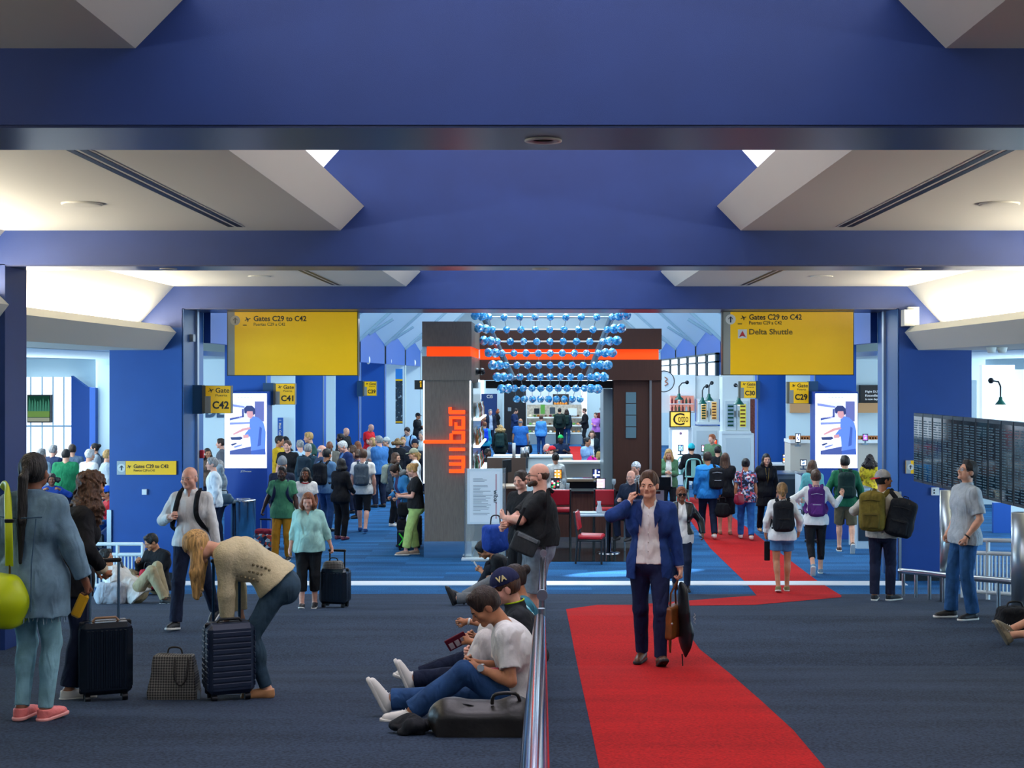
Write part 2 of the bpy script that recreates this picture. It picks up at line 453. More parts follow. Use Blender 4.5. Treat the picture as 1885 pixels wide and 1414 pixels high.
# ------------------------------------------------------------------ people
def nrm(v): v = np.asarray(v, float); return v / max(np.linalg.norm(v), 1e-9)
def rot_about(v, axis, deg):
    axis = nrm(axis); a = math.radians(deg); v = np.asarray(v, float)
    return v * math.cos(a) + np.cross(axis, v) * math.sin(a) + axis * (axis @ v) * (1 - math.cos(a))
def ik(a, t, l1, l2, hint):
    a = np.asarray(a, float); t = np.asarray(t, float); v = t - a; L = np.linalg.norm(v)
    L2 = min(max(L, abs(l1 - l2) + 1e-3), (l1 + l2) * 0.998); u = v / max(L, 1e-9)
    t = a + u * L2
    x = (l1 * l1 - l2 * l2 + L2 * L2) / (2 * L2); h = math.sqrt(max(l1 * l1 - x * x, 0))
    n = np.asarray(hint, float); n = n - u * (n @ u); n = nrm(n)
    return a + u * x + n * h, t
SKIN = {'light': '#d9a184', 'pink': '#e0a58e', 'tan': '#b97c58', 'olive': '#c08b66', 'brown': '#7a4a32', 'dark': '#4a2c20', 'pale': '#e6b8a2'}
def skin_mat(t): return mat('skin_' + t, SKIN[t], rough=0.5, noise=0.10, nscale=25)
HAIRC = {'black': '#14100f', 'darkbrown': '#2b1c14', 'brown': '#4d3220', 'auburn': '#7b4424', 'blond': '#b99158', 'grey': '#8d8c8b', 'white': '#cfcdc9', 'ginger': '#a2552a', 'darkblond': '#866339'}
def hair_mat(c): return mat('hair_' + c, HAIRC[c], rough=0.55, noise=0.6, nscale=75, bump=0.8, bscale=110, stretch=(1, 1, .15))
def cloth(name, col, rough=0.8, noise=0.10, nscale=14, bump=0.14, bscale=70): return mat('cloth_' + name, col, rough=rough, noise=noise, nscale=nscale, bump=bump, bscale=bscale, spec=0.25, folds=.55)
def denim(name, col): return mat('denim_' + name, col, rough=0.85, noise=0.28, nscale=9, bump=0.12, bscale=140, spec=0.2, folds=.5)

class Person:
    """A posed figure. local axes: l = the figure's left, f = forward, u = up; yaw 0 faces the camera, 90 picture right, 180 away."""
    def __init__(s, x, y, H=1.75, yaw=0, z=None, label='', group=None, sex='m', fat=0.0, vox=None, hip=None, lean=0, side=0, twist=0, curve=0,
                 head=(0, 0, 0), hands=(None, None), feet=(None, None), elbows=(None, None), knees=(None, None), toes=(0, 0), fpitch=(0, 0), curl=(.55, .55), skin='light', palm=(None, None), name='person', hdir=(None, None), shx=0.0):
        s.H = H; k = s.k = H / 1.75; s.yaw = yaw; s.sex = sex; s.fat = fat; s.skin = skin
        s.z0 = gz(y) if z is None else z
        s.px = F / max(y, 1)
        s.vox = vox or (0.0062 if s.px > 190 else 0.0075 if s.px > 145 else 0.009 if s.px > 105 else 0.0115 if s.px > 75 else 0.015)
        s.vox *= QV
        s.root = empty(name, (x, y, s.z0), label, 'person', group)
        a = math.radians(yaw)
        s.Fv = np.array([math.sin(a), -math.cos(a), 0.0]); s.Lv = np.array([math.cos(a), math.sin(a), 0.0]); s.Uv = np.array([0, 0, 1.0])
        s.O = np.array([x, y, s.z0], float)
        s.l2w = lambda l, f, u: s.O + (s.Lv * l + s.Fv * f + s.Uv * u) * k
        hipz = 0.925 if hip is None else hip[2]
        hl, hf = (0, 0) if hip is None else (hip[0], hip[1])
        Pv = s.Pv = s.l2w(hl, hf, hipz)
        fs = 1 if rot_about(s.Uv, s.Lv, 10) @ s.Fv > 0 else -1      # leaning forward is positive
        v1 = rot_about(rot_about(s.Uv, s.Lv, fs * lean * .7), s.Fv, side * .7)
        v2 = rot_about(rot_about(s.Uv, s.Lv, fs * (lean + curve)), s.Fv, side)
        s.v1, s.v2 = v1, v2
        T = rot_about(s.Lv, s.Uv, twist); s.Lt = nrm(T - v2 * (T @ v2)); s.Ft = nrm(np.cross(v2, s.Lt)); 
        if s.Ft @ rot_about(s.Fv, s.Uv, twist) < 0: s.Ft = -s.Ft
        s.waist = Pv + v1 * .14 * k
        s.chest = s.waist + nrm(v1 + v2) * .21 * k
        s.neck = s.chest + v2 * .20 * k
        sw = (.172 if sex == 'm' else .150) + shx + fat * .02
        s.S = [s.neck - v2 * .065 * k + s.Lt * sw * k * sg for sg in (1, -1)]        # index 0 left, 1 right
        hw = .088 if sex == 'm' else .09
        s.Hp = [Pv + s.Lv * hw * k * sg - s.Uv * .0 for sg in (1, -1)]
        hy, hp, hr = head
        hu = rot_about(rot_about(v2 * .55 + s.Uv * .45, s.Lt, 0), s.Fv, 0)
        hf_ = rot_about(s.Fv, s.Uv, twist * .5 + hy); hu = nrm(hu); hf_ = nrm(hf_ - hu * (hf_ @ hu)); hl_ = np.cross(hu, hf_) * 1.0
        if hl_ @ rot_about(s.Lv, s.Uv, twist * .5 + hy) < 0: hl_ = -hl_
        sgn = 1 if (rot_about(hf_, hl_, 10) @ hu) < 0 else -1
        hf2 = rot_about(hf_, hl_, sgn * hp); hu2 = rot_about(hu, hl_, sgn * hp)      # positive pitch looks down
        hu2, hl2 = rot_about(hu2, hf2, hr), rot_about(hl_, hf2, hr)
        s.hf, s.hu, s.hl = hf2, hu2, hl2
        nd = nrm(v2 + hu2 * .8 + hf2 * .22)
        s.hbase = s.neck + nd * .062 * k
        s.head = s.hbase + hu2 * .100 * k + hf2 * .022 * k
        # arms
        s.E, s.W = [], []
        for i, sg in enumerate((1, -1)):
            t = hands[i]
            if t is None: t = s.S[i] + (s.Lv * sg * .075 + s.Fv * .05 - s.Uv * .525) * k
            else: t = s.l2w(*t)
            h = elbows[i]
            h = (s.Lv * sg * .5 - s.Fv * .7 - s.Uv * .35) if h is None else (s.Lv * h[0] + s.Fv * h[1] + s.Uv * h[2])
            e, w = ik(s.S[i], t, .29 * k, .25 * k, h); s.E.append(e); s.W.append(w)
        # legs
        s.K, s.A = [], []
        s.toe = toes; s.fp = fpitch
        for i, sg in enumerate((1, -1)):
            t = feet[i]
            if t is None: t = (sg * .10, 0.0, 0.085)
            t = s.l2w(*t)
            h = knees[i]
            h = s.Fv + s.Lv * sg * .12 if h is None else (s.Lv * h[0] + s.Fv * h[1] + s.Uv * h[2])
            kn, an = ik(s.Hp[i], t, .43 * k, .42 * k, h); s.K.append(kn); s.A.append(an)
        s.curl = curl; s.palm = palm; s.hdir = hdir
        s._body()
    def R(s): return np.stack([s.hl, s.hf, s.hu])
    def hp(s, l, f, u): return s.head + (s.hl * l + s.hf * f + s.hu * u) * s.k
    def tl(s, l, f, u):                                   # torso frame, from the waist upward (u in metres above the ground when upright)
        u2 = u - 1.065
        base = s.waist + s.v2 * u2 * s.k if u2 > 0 else s.waist + s.v1 * u2 * s.k
        return base + (s.Lt * l + s.Ft * f) * s.k
    def torso(s, q, g=0.0, hem=None, k=.06):
        kk = s.k; m = s.sex == 'm'; ft = s.fat
        ww = (.062, .098) if m else (.052, .088)
        q.rc(s.Pv + s.Lv * .075 * kk, s.Pv - s.Lv * .075 * kk, (.108 + ft * .05) * kk + g, (.108 + ft * .05) * kk + g, k)
        if not m:
            for sg in (1, -1): q.el(s.Pv + (s.Lv * .075 * sg - s.Fv * .05 - s.Uv * .02) * kk, np.stack([s.Lv, s.Fv, s.Uv]), np.array([.095, .095, .11]) * kk + g, k)
        else:
            q.el(s.Pv + (-s.Fv * .045 - s.Uv * .02) * kk, np.stack([s.Lv, s.Fv, s.Uv]), np.array([.15, .09, .10]) * kk + g, k)
        wl = ww[0] * kk; wr = (ww[1] + ft * .09) * kk + g
        q.rc(s.waist + s.Lt * wl, s.waist - s.Lt * wl, wr, wr, k)
        if ft > .3: q.el(s.waist + s.Ft * .06 * ft * kk, np.stack([s.Lt, s.Ft, s.v1]), np.array([.15 + .03 * ft, .11 + .07 * ft, .17]) * kk + g, k)
        q.rc(s.Pv, s.waist, .115 * kk + g, wr, k)
        cw, cr = (.088, .112) if m else (.072, .100)
        cr = (cr + ft * .035) * kk + g
        q.rc(s.chest + s.Lt * cw * kk, s.chest - s.Lt * cw * kk, cr, cr, k)
        q.rc(s.waist, s.chest, wr, cr, k)
        u = s.chest + s.v2 * .085 * kk
        q.rc(u + s.Lt * .095 * kk, u - s.Lt * .095 * kk, .088 * kk + g, .088 * kk + g, k)
        if not m:
            for sg in (1, -1): q.el(s.chest + (s.Lt * .075 * sg + s.Ft * .085 - s.v2 * .005) * kk, np.stack([s.Lt, s.Ft, s.v2]), np.array([.066, .058, .066]) * kk + g * .8, .045)
        for i in (0, 1): q.rc(s.neck - s.v2 * .012 * kk + (s.S[i] - s.neck) * .25, s.S[i] - s.v2 * .002 * kk, .044 * kk + g * .8, .052 * kk + g, k * .6)
    def _body(s):
        k = s.k; q = SDF(); m = s.sex == 'm'
        s.torso(q)
        f = 1 + s.fat * .25; am = (1.0 if m else .86) * (1 + s.fat * .2)
        for i in (0, 1):
            q.rc(s.S[i], s.E[i], .050 * k * am, .038 * k * am, .03)
            q.rc(s.E[i], s.W[i], .038 * k * am, .0255 * k * am, .015)
            fm = s.E[i] + (s.W[i] - s.E[i]) * .3
            q.el(fm, np.stack(_frame(s.W[i] - s.E[i])), np.array([.040, .040, .085]) * k * am, .02)
            q.rc(s.Hp[i], s.K[i], .088 * k * f, .054 * k * f, .03)
            q.rc(s.K[i], s.A[i], .052 * k * f, .036 * k, .02)
            sh = s.A[i] - s.K[i]; back = -s.Fv - nrm(sh) * (-s.Fv @ nrm(sh)); back = nrm(back)
            q.el(s.K[i] + sh * .3 + back * .016 * k, np.stack(_frame(sh)), np.array([.053, .053, .12]) * k * f, .02)
            s._foot(q, i); s._hand(q, i)
        q.rc(s.neck - s.v2 * .02 * k, s.hbase + s.hu * .04 * k, .060 * k * f, .052 * k * f, .03)
        s._head(q)
        V, Q = q.mesh(s.vox)
        o = s.body = np_mesh('body', V, Q, skin_mat(s.skin), s.root)
        # lips as a second material on the same skin
        if s.vox < .0125:
            me = o.data; me.materials.append(mat('lip_' + s.skin, {'dark': '#4a2320', 'brown': '#6e3832'}.get(s.skin, '#c78872'), rough=.5))
            C = V[Q].mean(1) - s.hp(0, .112, -.052)
            sel = (np.abs(C @ s.hl) < .018 * k) & (np.abs(C @ s.hu + .004 * k) < .0055 * k) & (np.abs(C @ s.hf) < .03 * k)
            me.polygons.foreach_set('material_index', sel.astype(np.int32))
        return o
    def footdir(s, i):
        d = rot_about(s.Fv, s.Uv, s.toe[i]); ax = np.cross(s.Uv, d)
        p = s.fp[i]; d2 = rot_about(d, ax, -p); u2 = rot_about(s.Uv, ax, -p)          # positive pitch lifts the toes
        return d2, u2
    def _foot(s, q, i):
        k = s.k; d, u = s.footdir(i); a = s.A[i]
        q.rc(a - d * .015 * k - u * .02 * k, a - d * .028 * k - u * .048 * k, .036 * k, .030 * k, .02)
        q.rc(a - u * .03 * k, a + d * .12 * k - u * .058 * k, .034 * k, .026 * k, .02)
        q.rc(a - u * .05 * k, a + d * .15 * k - u * .062 * k, .028 * k, .022 * k, .015)
    def _hand(s, q, i):
        k = s.k; w = s.W[i]; d = nrm(w - s.E[i])
        if s.hdir[i] is not None:
            h = s.hdir[i]; d = nrm(s.Lv * h[0] + s.Fv * h[1] + s.Uv * h[2])
        sg = 1 if i == 0 else -1
        n = s.palm[i]
        n = (-s.Lv * sg) if n is None else (s.Lv * n[0] + s.Fv * n[1] + s.Uv * n[2])
        n = n - d * (n @ d); n = nrm(n)                       # palm normal
        t = np.cross(d, n)                                    # towards the thumb, made to lie forward/up
        pref = s.Fv + s.Uv * .4 if abs(d @ s.Uv) > .5 else s.Uv + s.Lv * (-sg) * .2
        if t @ pref < 0: t = -t
        s_h = .95 if s.sex == 'm' else .86; g = k * s_h
        kn = w + d * .088 * g
        fr = max(.0083 * g, .62 * s.vox)
        q.rc(w + d * .028 * g + t * .012 * g, kn + t * .026 * g - d * .012 * g, .017 * g, .016 * g, .012)
        q.rc(w + d * .028 * g - t * .010 * g, kn - t * .026 * g - d * .016 * g, .017 * g, .015 * g, .012)
        q.rc(w - d * .01 * g, w + d * .04 * g, .026 * k * .95, .022 * g, .015)
        c = s.curl[i]
        for j, (off, ln) in enumerate(((.031, .074), (.0105, .083), (-.0105, .077), (-.031, .060))):
            b = kn + t * off * g - d * abs(j - 1.3) * .004 * g
            a1 = math.radians(18 + 62 * c + j * 3); a2 = a1 + math.radians(15 + 70 * c)
            d1 = d * math.cos(a1) + n * math.sin(a1) + t * off * .6; d2 = d * math.cos(a2) + n * math.sin(a2)
            m1 = b + d1 * ln * .52 * g; m2 = m1 + d2 * ln * .5 * g
            q.rc(b, m1, fr * 1.05, fr, .004); q.rc(m1, m2, fr, fr * .85, .003)
        tb = w + d * .03 * g + t * .024 * g
        tm = tb + (d * .7 + t * .6 + n * .35) * .042 * g
        te = tm + (d * .8 + n * (.3 + .5 * c) - t * .1) * .036 * g
        q.rc(tb, tm, .0135 * g, fr * 1.15, .008); q.rc(tm, te, fr * 1.15, fr, .003)
        s.__dict__.setdefault('grip', {})[i] = kn + n * .03 * g
    def _head(s, q):
        k = s.k; R = s.R(); hp = s.hp
        q.el(hp(0, -.012, .030), R, np.array([.074, .094, .088]) * k, .02)
        q.el(hp(0, .018, -.01), R, np.array([.064, .076, .098]) * k, .03)
        q.rc(hp(.034, .030, -.062), hp(-.034, .030, -.062), .034 * k, .034 * k, .03)
        q.rc(hp(.010, .080, -.092), hp(-.010, .080, -.092), .018 * k, .018 * k, .03)      # chin
        q.rc(hp(.036, .074, .012), hp(-.036, .074, .012), .018 * k, .018 * k, .015)       # brow
        for sg in (1, -1):
            q.el(hp(.032 * sg, .097, -.006), R, np.array([.017, .012, .0115]) * k, .012, sub=True)
            q.el(hp(.046 * sg, .062, -.032), R, np.array([.026, .024, .020]) * k, .02)    # cheek
            q.el(hp(.080 * sg, -.004, -.012), R, np.array([.011, .022, .034]) * k, .008)  # ear
            q.el(hp(.032 * sg, .0835, .003), R, np.array([.0165, .0125, .0075]) * k, .003)   # upper lid
            q.el(hp(.032 * sg, .080, -.013), R, np.array([.0155, .0115, .0055]) * k, .003)
        q.rc(hp(0, .092, .002), hp(0, .116, -.028), .0085 * k, .012 * k, .010)            # nose
        q.rc(hp(.010, .101, -.033), hp(-.010, .101, -.033), .009 * k, .009 * k, .006)
        q.rc(hp(.016, .092, -.0485), hp(-.016, .092, -.0485), .0085 * k, .0085 * k, .006) # lips
        q.rc(hp(.013, .090, -.060), hp(-.013, .090, -.060), .0085 * k, .0085 * k, .006)
    # ---- clothes
    def add(s, name, q, m, noise=None, planes=(), vox=None):
        V, Q = q.mesh(vox or s.vox * 1.15, noise=noise, planes=planes)
        if len(Q) == 0: return None
        return np_mesh(name, V, Q, m, s.root)
    def top(s, m, sleeve='short', hem=.86, g=.016, name='shirt', loose=0.0, open_front=None, collar=0.0, wr=.003, slv=None, neckcut=None):
        k = s.k; q = SDF(); am = (1.0 if s.sex == 'm' else .86) * (1 + s.fat * .2)
        g2 = g + max(0, s.vox - .007)
        s.torso(q, g2 + loose * .4, k=.06)
        # skirt of the garment below the pelvis line
        hz = hem - .925
        if hz < .1:
            b = s.Pv + s.v1 * min(hz, .0) * k if hz < 0 else s.Pv
            rr = (.108 + s.fat * .05 + .014) * k + g2 + loose
            for sg in (1, -1): q.rc(s.Pv + s.Lv * .072 * sg * k, b - s.v1 * .12 * k + s.Lv * .075 * sg * k, rr - .01, rr, .05)
        q.cut(s.Pv + s.v1 * hz * k, -s.v1)
        frac = {'none': 0, 'cap': .35, 'short': .62, 'elbow': 1.0, 'three': 1.45, 'long': 1.95}[sleeve] if slv is None else slv
        for i in (0, 1):
            if frac <= 0: continue
            e = s.S[i] + (s.E[i] - s.S[i]) * min(frac, 1)
            q.rc(s.S[i], e, .054 * k * am + g2, (.050 - .010 * min(frac, 1)) * k * am + g2 + loose * .3 + (.008 if frac < 1 else 0), .03, cutb=frac < 1)
            if frac > 1:
                w = s.E[i] + (s.W[i] - s.E[i]) * min(frac - 1, 1)
                q.rc(s.E[i], w, .042 * k * am + g2 + loose * .2, .030 * k * am + g2 + loose * .1, .02, cutb=True)
        if collar: q.rc(s.neck - s.v2 * .0 * k, s.neck + s.v2 * .045 * k + s.Ft * .004, .066 * k + collar, .063 * k + collar, .015, cutb=True)
        if open_front:                                      # (half width at the top, half width at the hem): the front stands open
            a, b = open_front
            for t in np.linspace(0, 1, 14):
                u = hem - .12 + (1.56 - hem + .12) * t; w = b + (a - b) * t
                q.rb(s.tl(0, .24 if u < 1.40 else .175, u), np.stack([s.Lt, s.Ft, s.v2]), np.array([w, .17, .05]) * k, .005, .004, sub=True)
        if neckcut:                                         # V or round opening at the throat
            w, dpt = neckcut
            for t in np.linspace(0, 1, 6):
                q.el(s.neck + s.v2 * (.035 - dpt * t) * k + s.Ft * .11 * k, np.stack([s.Lt, s.Ft, s.v2]), np.array([max(w * (1 - t), .006), .085, .022]) * k, .006, sub=True)
        return s.add(name, q, m, noise=(wr, 24, 1.0))
    def pants(s, m, length=1.0, g=.012, name='trousers', ankle=.048, knee=None, waist=1.01, wr=.0025, skirt=None):
        k = s.k; q = SDF(); f = 1 + s.fat * .25; ms = s.sex == 'm'
        g2 = g + max(0, s.vox - .007)
        r = (.108 + s.fat * .05) * k + g2
        q.rc(s.Pv + s.Lv * .075 * k, s.Pv - s.Lv * .075 * k, r, r, .06)
        if not ms:
            for sg in (1, -1): q.el(s.Pv + (s.Lv * .075 * sg - s.Fv * .05 - s.Uv * .02) * k, np.stack([s.Lv, s.Fv, s.Uv]), np.array([.095, .095, .11]) * k + g2, .05)
        else: q.el(s.Pv + (-s.Fv * .045 - s.Uv * .02) * k, np.stack([s.Lv, s.Fv, s.Uv]), np.array([.15, .09, .10]) * k + g2, .05)
        q.rc(s.Pv, s.waist, .115 * k + g2, ((.100 if ms else .09) + s.fat * .09) * k + g2, .05)
        wl = (.062 if ms else .052) * k; wrr = ((.098 if ms else .088) + s.fat * .09) * k + g2
        q.rc(s.waist + s.Lt * wl, s.waist - s.Lt * wl, wrr, wrr, .05)
        q.cut(s.Pv + s.v1 * (waist - .925) * k, s.v1)
        kr = (.056 if knee is None else knee) * k
        for i in (0, 1):
            if length <= 1 - .5:
                t = length / .5; e = s.Hp[i] + (s.K[i] - s.Hp[i]) * t
                q.rc(s.Hp[i], e, .090 * k * f + g2, (.090 - .020 * t) * k * f + g2 + .012, .03, cutb=True)
            else:
                t = (length - .5) / .5; e = s.K[i] + (s.A[i] - s.K[i]) * min(t, 1.0)
                q.rc(s.Hp[i], s.K[i], .090 * k * f + g2, kr * f + g2, .03)
                q.rc(s.K[i], e, kr * f + g2, (kr * (1 - t) + ankle * k * t) + g2, .025, cutb=True)
                sh = s.A[i] - s.K[i]; back = nrm(-s.Fv - nrm(sh) * (-s.Fv @ nrm(sh)))
                if t > .35: q.el(s.K[i] + sh * .3 + back * .016 * k, np.stack(_frame(sh)), np.array([.054, .054, .12]) * k * f + g2 * .8, .02)
        return s.add(name, q, m, noise=(wr, 24, .8))
    def skirt(s, m, hem=.55, name='skirt'):
        k = s.k; q = SDF()
        r = .125 * k; b = s.Pv + (s.K[0] + s.K[1] - 2 * s.Pv) * .5 * ((.925 - hem) / .43)
        for sg in (1, -1): q.rc(s.Pv + s.Lv * .07 * sg * k, b + s.Lv * .085 * sg * k, r, r * 1.08, .06)
        q.rc(s.Pv, s.waist, r, .11 * k, .05)
        return s.add(name, q, m, noise=(.005, 24, .3), planes=[(b, nrm(b - s.Pv))])
    def shoes(s, m, sole=None, high=0.0, laces=None):
        k = s.k; v = min(s.vox * 1.0, .009)
        for i in (0, 1):
            d, u = s.footdir(i); a = s.A[i]; q = SDF()
            q.rc(a - d * .02 * k - u * .01 * k + u * high * k, a - d * .026 * k - u * .05 * k, .042 * k, .040 * k, .02, cuta=True)
            q.rc(a - u * .03 * k, a + d * .125 * k - u * .055 * k, .041 * k, .034 * k, .02)
            q.rc(a - u * .045 * k, a + d * .165 * k - u * .060 * k, .040 * k, .032 * k, .02)
            sh = s.add('shoe', q, m, planes=[(a - u * .084 * k, -u)], vox=v)
            if sole is not None and sh is not None and s.px > 70:
                q = SDF(); q.rc(a - d * .03 * k - u * .07 * k, a + d * .17 * k - u * .07 * k, .045 * k, .041 * k, .02)
                V, Q = q.mesh(v, planes=[(a - u * .086 * k, -u), (a - u * .060 * k, u)])
                o = np_mesh('sole', V, Q, sole, s.root); o.parent = sh
            if laces is not None and sh is not None and s.px > 150:
                mb = MB()
                for j in range(4):
                    c = a + d * (.045 + .022 * j) * k + u * (.004 - .010 * j) * k; l = np.cross(d, u)
                    mb.tube([c - l * .022 * k - u * .012, c + u * .006 * k, c + l * .022 * k - u * .012], .0028, 6)
                mb.build('laces', laces, s.root).parent = sh
    def hair(s, col, style='short', length=.25, vol=1.0):
        k = s.k; R = s.R(); hp = s.hp; m = hair_mat(col)
        if style == 'none': return s.brows(col)
        q = SDF()
        face = lambda lo=.0: q.el(hp(0, .110, -.036 + lo), R, np.array([.068, .068, .122]) * k, .006, sub=True)
        nz = (.0025, 90, .25)
        th = .012 * vol
        if style == 'bald':                                 # a fringe round the back and sides only
            q.el(hp(0, -.012, .025), R, np.array([.074, .094, .088]) * k + .006, .01)
            q.rb(hp(0, .02, .115), R, np.array([.12, .16, .072]) * k, .01, .01, sub=True)
            q.rb(hp(0, .13, 0), R, np.array([.12, .10, .2]) * k, .01, .01, sub=True)
            q.rb(hp(0, 0, -.16), R, np.array([.2, .2, .1]) * k, .005, .01, sub=True)
        else:
            q.el(hp(0, -.014, .032), R, np.array([.076, .096, .090]) * k + th, .01)
            if style in ('short', 'afro', 'capped'):
                if style == 'afro': q.el(hp(0, -.02, .05), R, np.array([.115, .115, .105]) * k * vol, .02)
                q.el(hp(0, -.03, .0), R, np.array([.074, .07, .085]) * k + th * .6, .02)
                face(); q.rb(hp(0, .02, -.16), R, np.array([.2, .2, .10]) * k, .004, .01, sub=True)
                for sg in (1, -1): q.el(hp(.085 * sg, .016, -.03), R, np.array([.022, .030, .045]) * k, .008, sub=True)
                if style == 'short': q.rc(hp(.035, .052, .108), hp(-.035, .055, .104), .016 * k, .014 * k, .04)
            elif style in ('pony', 'bun'):
                q.el(hp(0, -.03, .0), R, np.array([.072, .07, .085]) * k + th * .5, .02)
                face(.012); q.rb(hp(0, .0, -.165), R, np.array([.2, .2, .10]) * k, .004, .01, sub=True)
                if style == 'bun': q.el(hp(0, -.125, .055), R, np.array([.045, .04, .045]) * k, .015)
                else:
                    b = hp(0, -.115, .03); e = b - s.Uv * length - s.hf * (.075 if length > .3 else .0) * k
                    mid = b - s.hf * .035 * k - s.Uv * .05
                    q.rc(b, mid, .022 * k, .030 * k, .015); q.rc(mid, (mid + e) / 2, .032 * k, .034 * k, .01); q.rc((mid + e) / 2, e, .034 * k, .010 * k, .02)
            elif style in ('long', 'curly'):
                cy = style == 'curly'
                w = (.105 if cy else .082) * vol
                down = nrm(s.v2 * .5 + s.Uv * .5) if not cy else s.Uv
                down = s.Uv if abs(s.hu @ s.Uv) > .6 else s.Uv
                for l, f in ((-1, -.3), (1, -.3), (-.55, -.85), (.55, -.85), (0, -1), (-.95, .25), (.95, .25)):
                    a = hp(.066 * l, .07 * f, .01); bb = a - s.Uv * length * (.85 if f > 0 else 1) + (s.hl * l * .03 * (2 if cy else .6) + s.hf * f * .02) * k
                    q.rc(a, (a + bb) / 2 + (s.hl * l * .016 + s.hf * f * .014) * k * (2 if cy else 1), .030 * k * vol, (.048 if cy else .034) * k * vol, .03)
                    q.rc((a + bb) / 2 + (s.hl * l * .016 + s.hf * f * .014) * k * (2 if cy else 1), bb, (.048 if cy else .034) * k * vol, .016 * k * vol, .03)
                q.el(hp(0, .112, -.045), R, np.array([.060, .068, .120]) * k, .006, sub=True)
                q.rb(hp(0, .17, -.12), R, np.array([.052, .11, .16]) * k, .012, .01, sub=True)
                if cy: nz = (.0085, 95, -1)
        o = s.add('hair', q, m, noise=nz, vox=s.vox)
        s.brows(col); return o
    def brows(s, col):
        if s.vox > .0125: return
        k = s.k; hp = s.hp; mb = MB()
        for sg in (1, -1): mb.tube([hp(.016 * sg, .0985, .013), hp(.032 * sg, .0955, .019), hp(.047 * sg, .083, .013)], .0038 * k, 6)
        mb.build('eyebrows', hair_mat(col if col not in ('white', 'blond') else 'darkblond'), s.root)
        s.eyes()
    def eyes(s):
        k = s.k; hp = s.hp
        mb = MB(); md = MB()
        for sg in (1, -1):
            mb.ball(hp(.032 * sg, .0805, -.005), .0122 * k, 10, 8)
            md.ball(hp(.032 * sg, .0900, -.005), .0055 * k, 8, 6)
        e = mb.build('eyes', mat('eye_white', '#b4aca6', rough=.25), s.root)
        i = md.build('iris', mat('eye_dark', '#24160f', rough=.2), s.root); i.parent = e
    def beard(s, col, full=True):
        k = s.k; R = s.R(); q = SDF(); hp = s.hp
        q.rc(hp(.036, .032, -.064), hp(-.036, .032, -.064), .040 * k, .040 * k, .03); q.rc(hp(.012, .080, -.094), hp(-.012, .080, -.094), .024 * k, .024 * k, .03)
        q.rc(hp(.02, .088, -.044), hp(-.02, .088, -.044), .012 * k, .012 * k, .01)
        q.rc(hp(.016, .106, -.0545), hp(-.016, .106, -.0545), .012 * k, .012 * k, .003, sub=True)
        q.rb(hp(0, .05, .06), R, np.array([.1, .1, .085]) * k, .004, .005, sub=True)
        s.add('beard', q, hair_mat(col), noise=(.0015, 120, 1), vox=s.vox)
    def glasses(s, m, lens=None, big=1.0):
        k = s.k; hp = s.hp; mb = MB(); ml = MB()
        for sg in (1, -1):
            c = [.033 * sg, .106, -.004]; r = (.024 * big, .018 * big)
            ring = [hp(c[0] + r[0] * math.cos(t), c[1] - .10 * abs(c[0] + r[0] * math.cos(t)) ** 1.0 * .3, c[2] + r[1] * math.sin(t)) for t in np.linspace(0, 2 * math.pi, 15)]
            mb.tube(ring, .0022 * k, 6, caps=False)
            ml.add([hp(*c)] + ring[:-1], [(0, 1 + j, 1 + (j + 1) % 14) for j in range(14)])
            mb.tube([hp(.057 * sg * (.5 + .5 * big), .100, 0), hp(.078 * sg, .04, .0), hp(.080 * sg, -.015, -.004)], .0022 * k, 6)
        mb.tube([hp(.010, .108, .0), hp(-.010, .108, .0)], .0022 * k, 6)
        g = mb.build('glasses', m, s.root)
        ml.build('lenses', lens or mat('clear_lens', '#dfe8f0', rough=.05, alpha=.25), s.root).parent = g
        return g
    def cap(s, m, brim=True, back=False, mb2=None, low=.0):
        k = s.k; R = s.R(); q = SDF(); hp = s.hp
        q.el(hp(0, -.012, .034 + low), R, np.array([.078, .098, .098]) * k + .014, .01)
        o = s.add('cap', q, m, planes=[(hp(0, 0, .032 + low), -s.hu)], vox=s.vox)
        if brim:
            sg = -1 if back else 1; q = SDF()
            n = nrm(s.hu + s.hf * .18 * sg)
            q.rc(hp(.035, .07 * sg - (.02 if back else 0), .038 + low), hp(.024, .145 * sg, .024 + low), .045 * k, .040 * k, .02, flat=(n, .16))
            q.rc(hp(-.035, .07 * sg - (.02 if back else 0), .038 + low), hp(-.024, .145 * sg, .024 + low), .045 * k, .040 * k, .02, flat=(n, .16))
            V, Q = q.mesh(max(s.vox * .6, .004)); b = np_mesh('brim', V, Q, mb2 or m, s.root); b.parent = o
        return o
    def beanie(s, m, tall=.0):
        k = s.k; q = SDF(); hp = s.hp
        q.el(hp(0, -.02, .04 + tall), s.R(), np.array([.08, .10, .10 + tall]) * k + .014, .01)
        return s.add('beanie', q, m, planes=[(hp(0, 0, .026), -nrm(s.hu + s.hf * -.25))])
    def watch(s, i, m, band=None):
        k = s.k; w = s.W[i] - (s.W[i] - s.E[i]) * .06; d = nrm(s.W[i] - s.E[i])
        fr = _frame(d); mb = MB()
        r = .033 * k * (1 if s.sex == 'm' else .9)
        for off in (-.008, 0, .008): pass
        ring = [w + (fr[0] * math.cos(t) + fr[1] * math.sin(t)) * r for t in np.linspace(0, 2 * math.pi, 17)]
        mb.tube([tuple(p) for p in ring], .006, 8, caps=False, flat=(.009, .0025, d))
        b = mb.build('watch', band or m, s.root)
        return b
def _frame(d):
    d = nrm(d); a = nrm(np.cross(d, [0.3, .9, .1] if abs(d[1]) < .9 else [1, 0, 0])); return [a, np.cross(d, a), d]

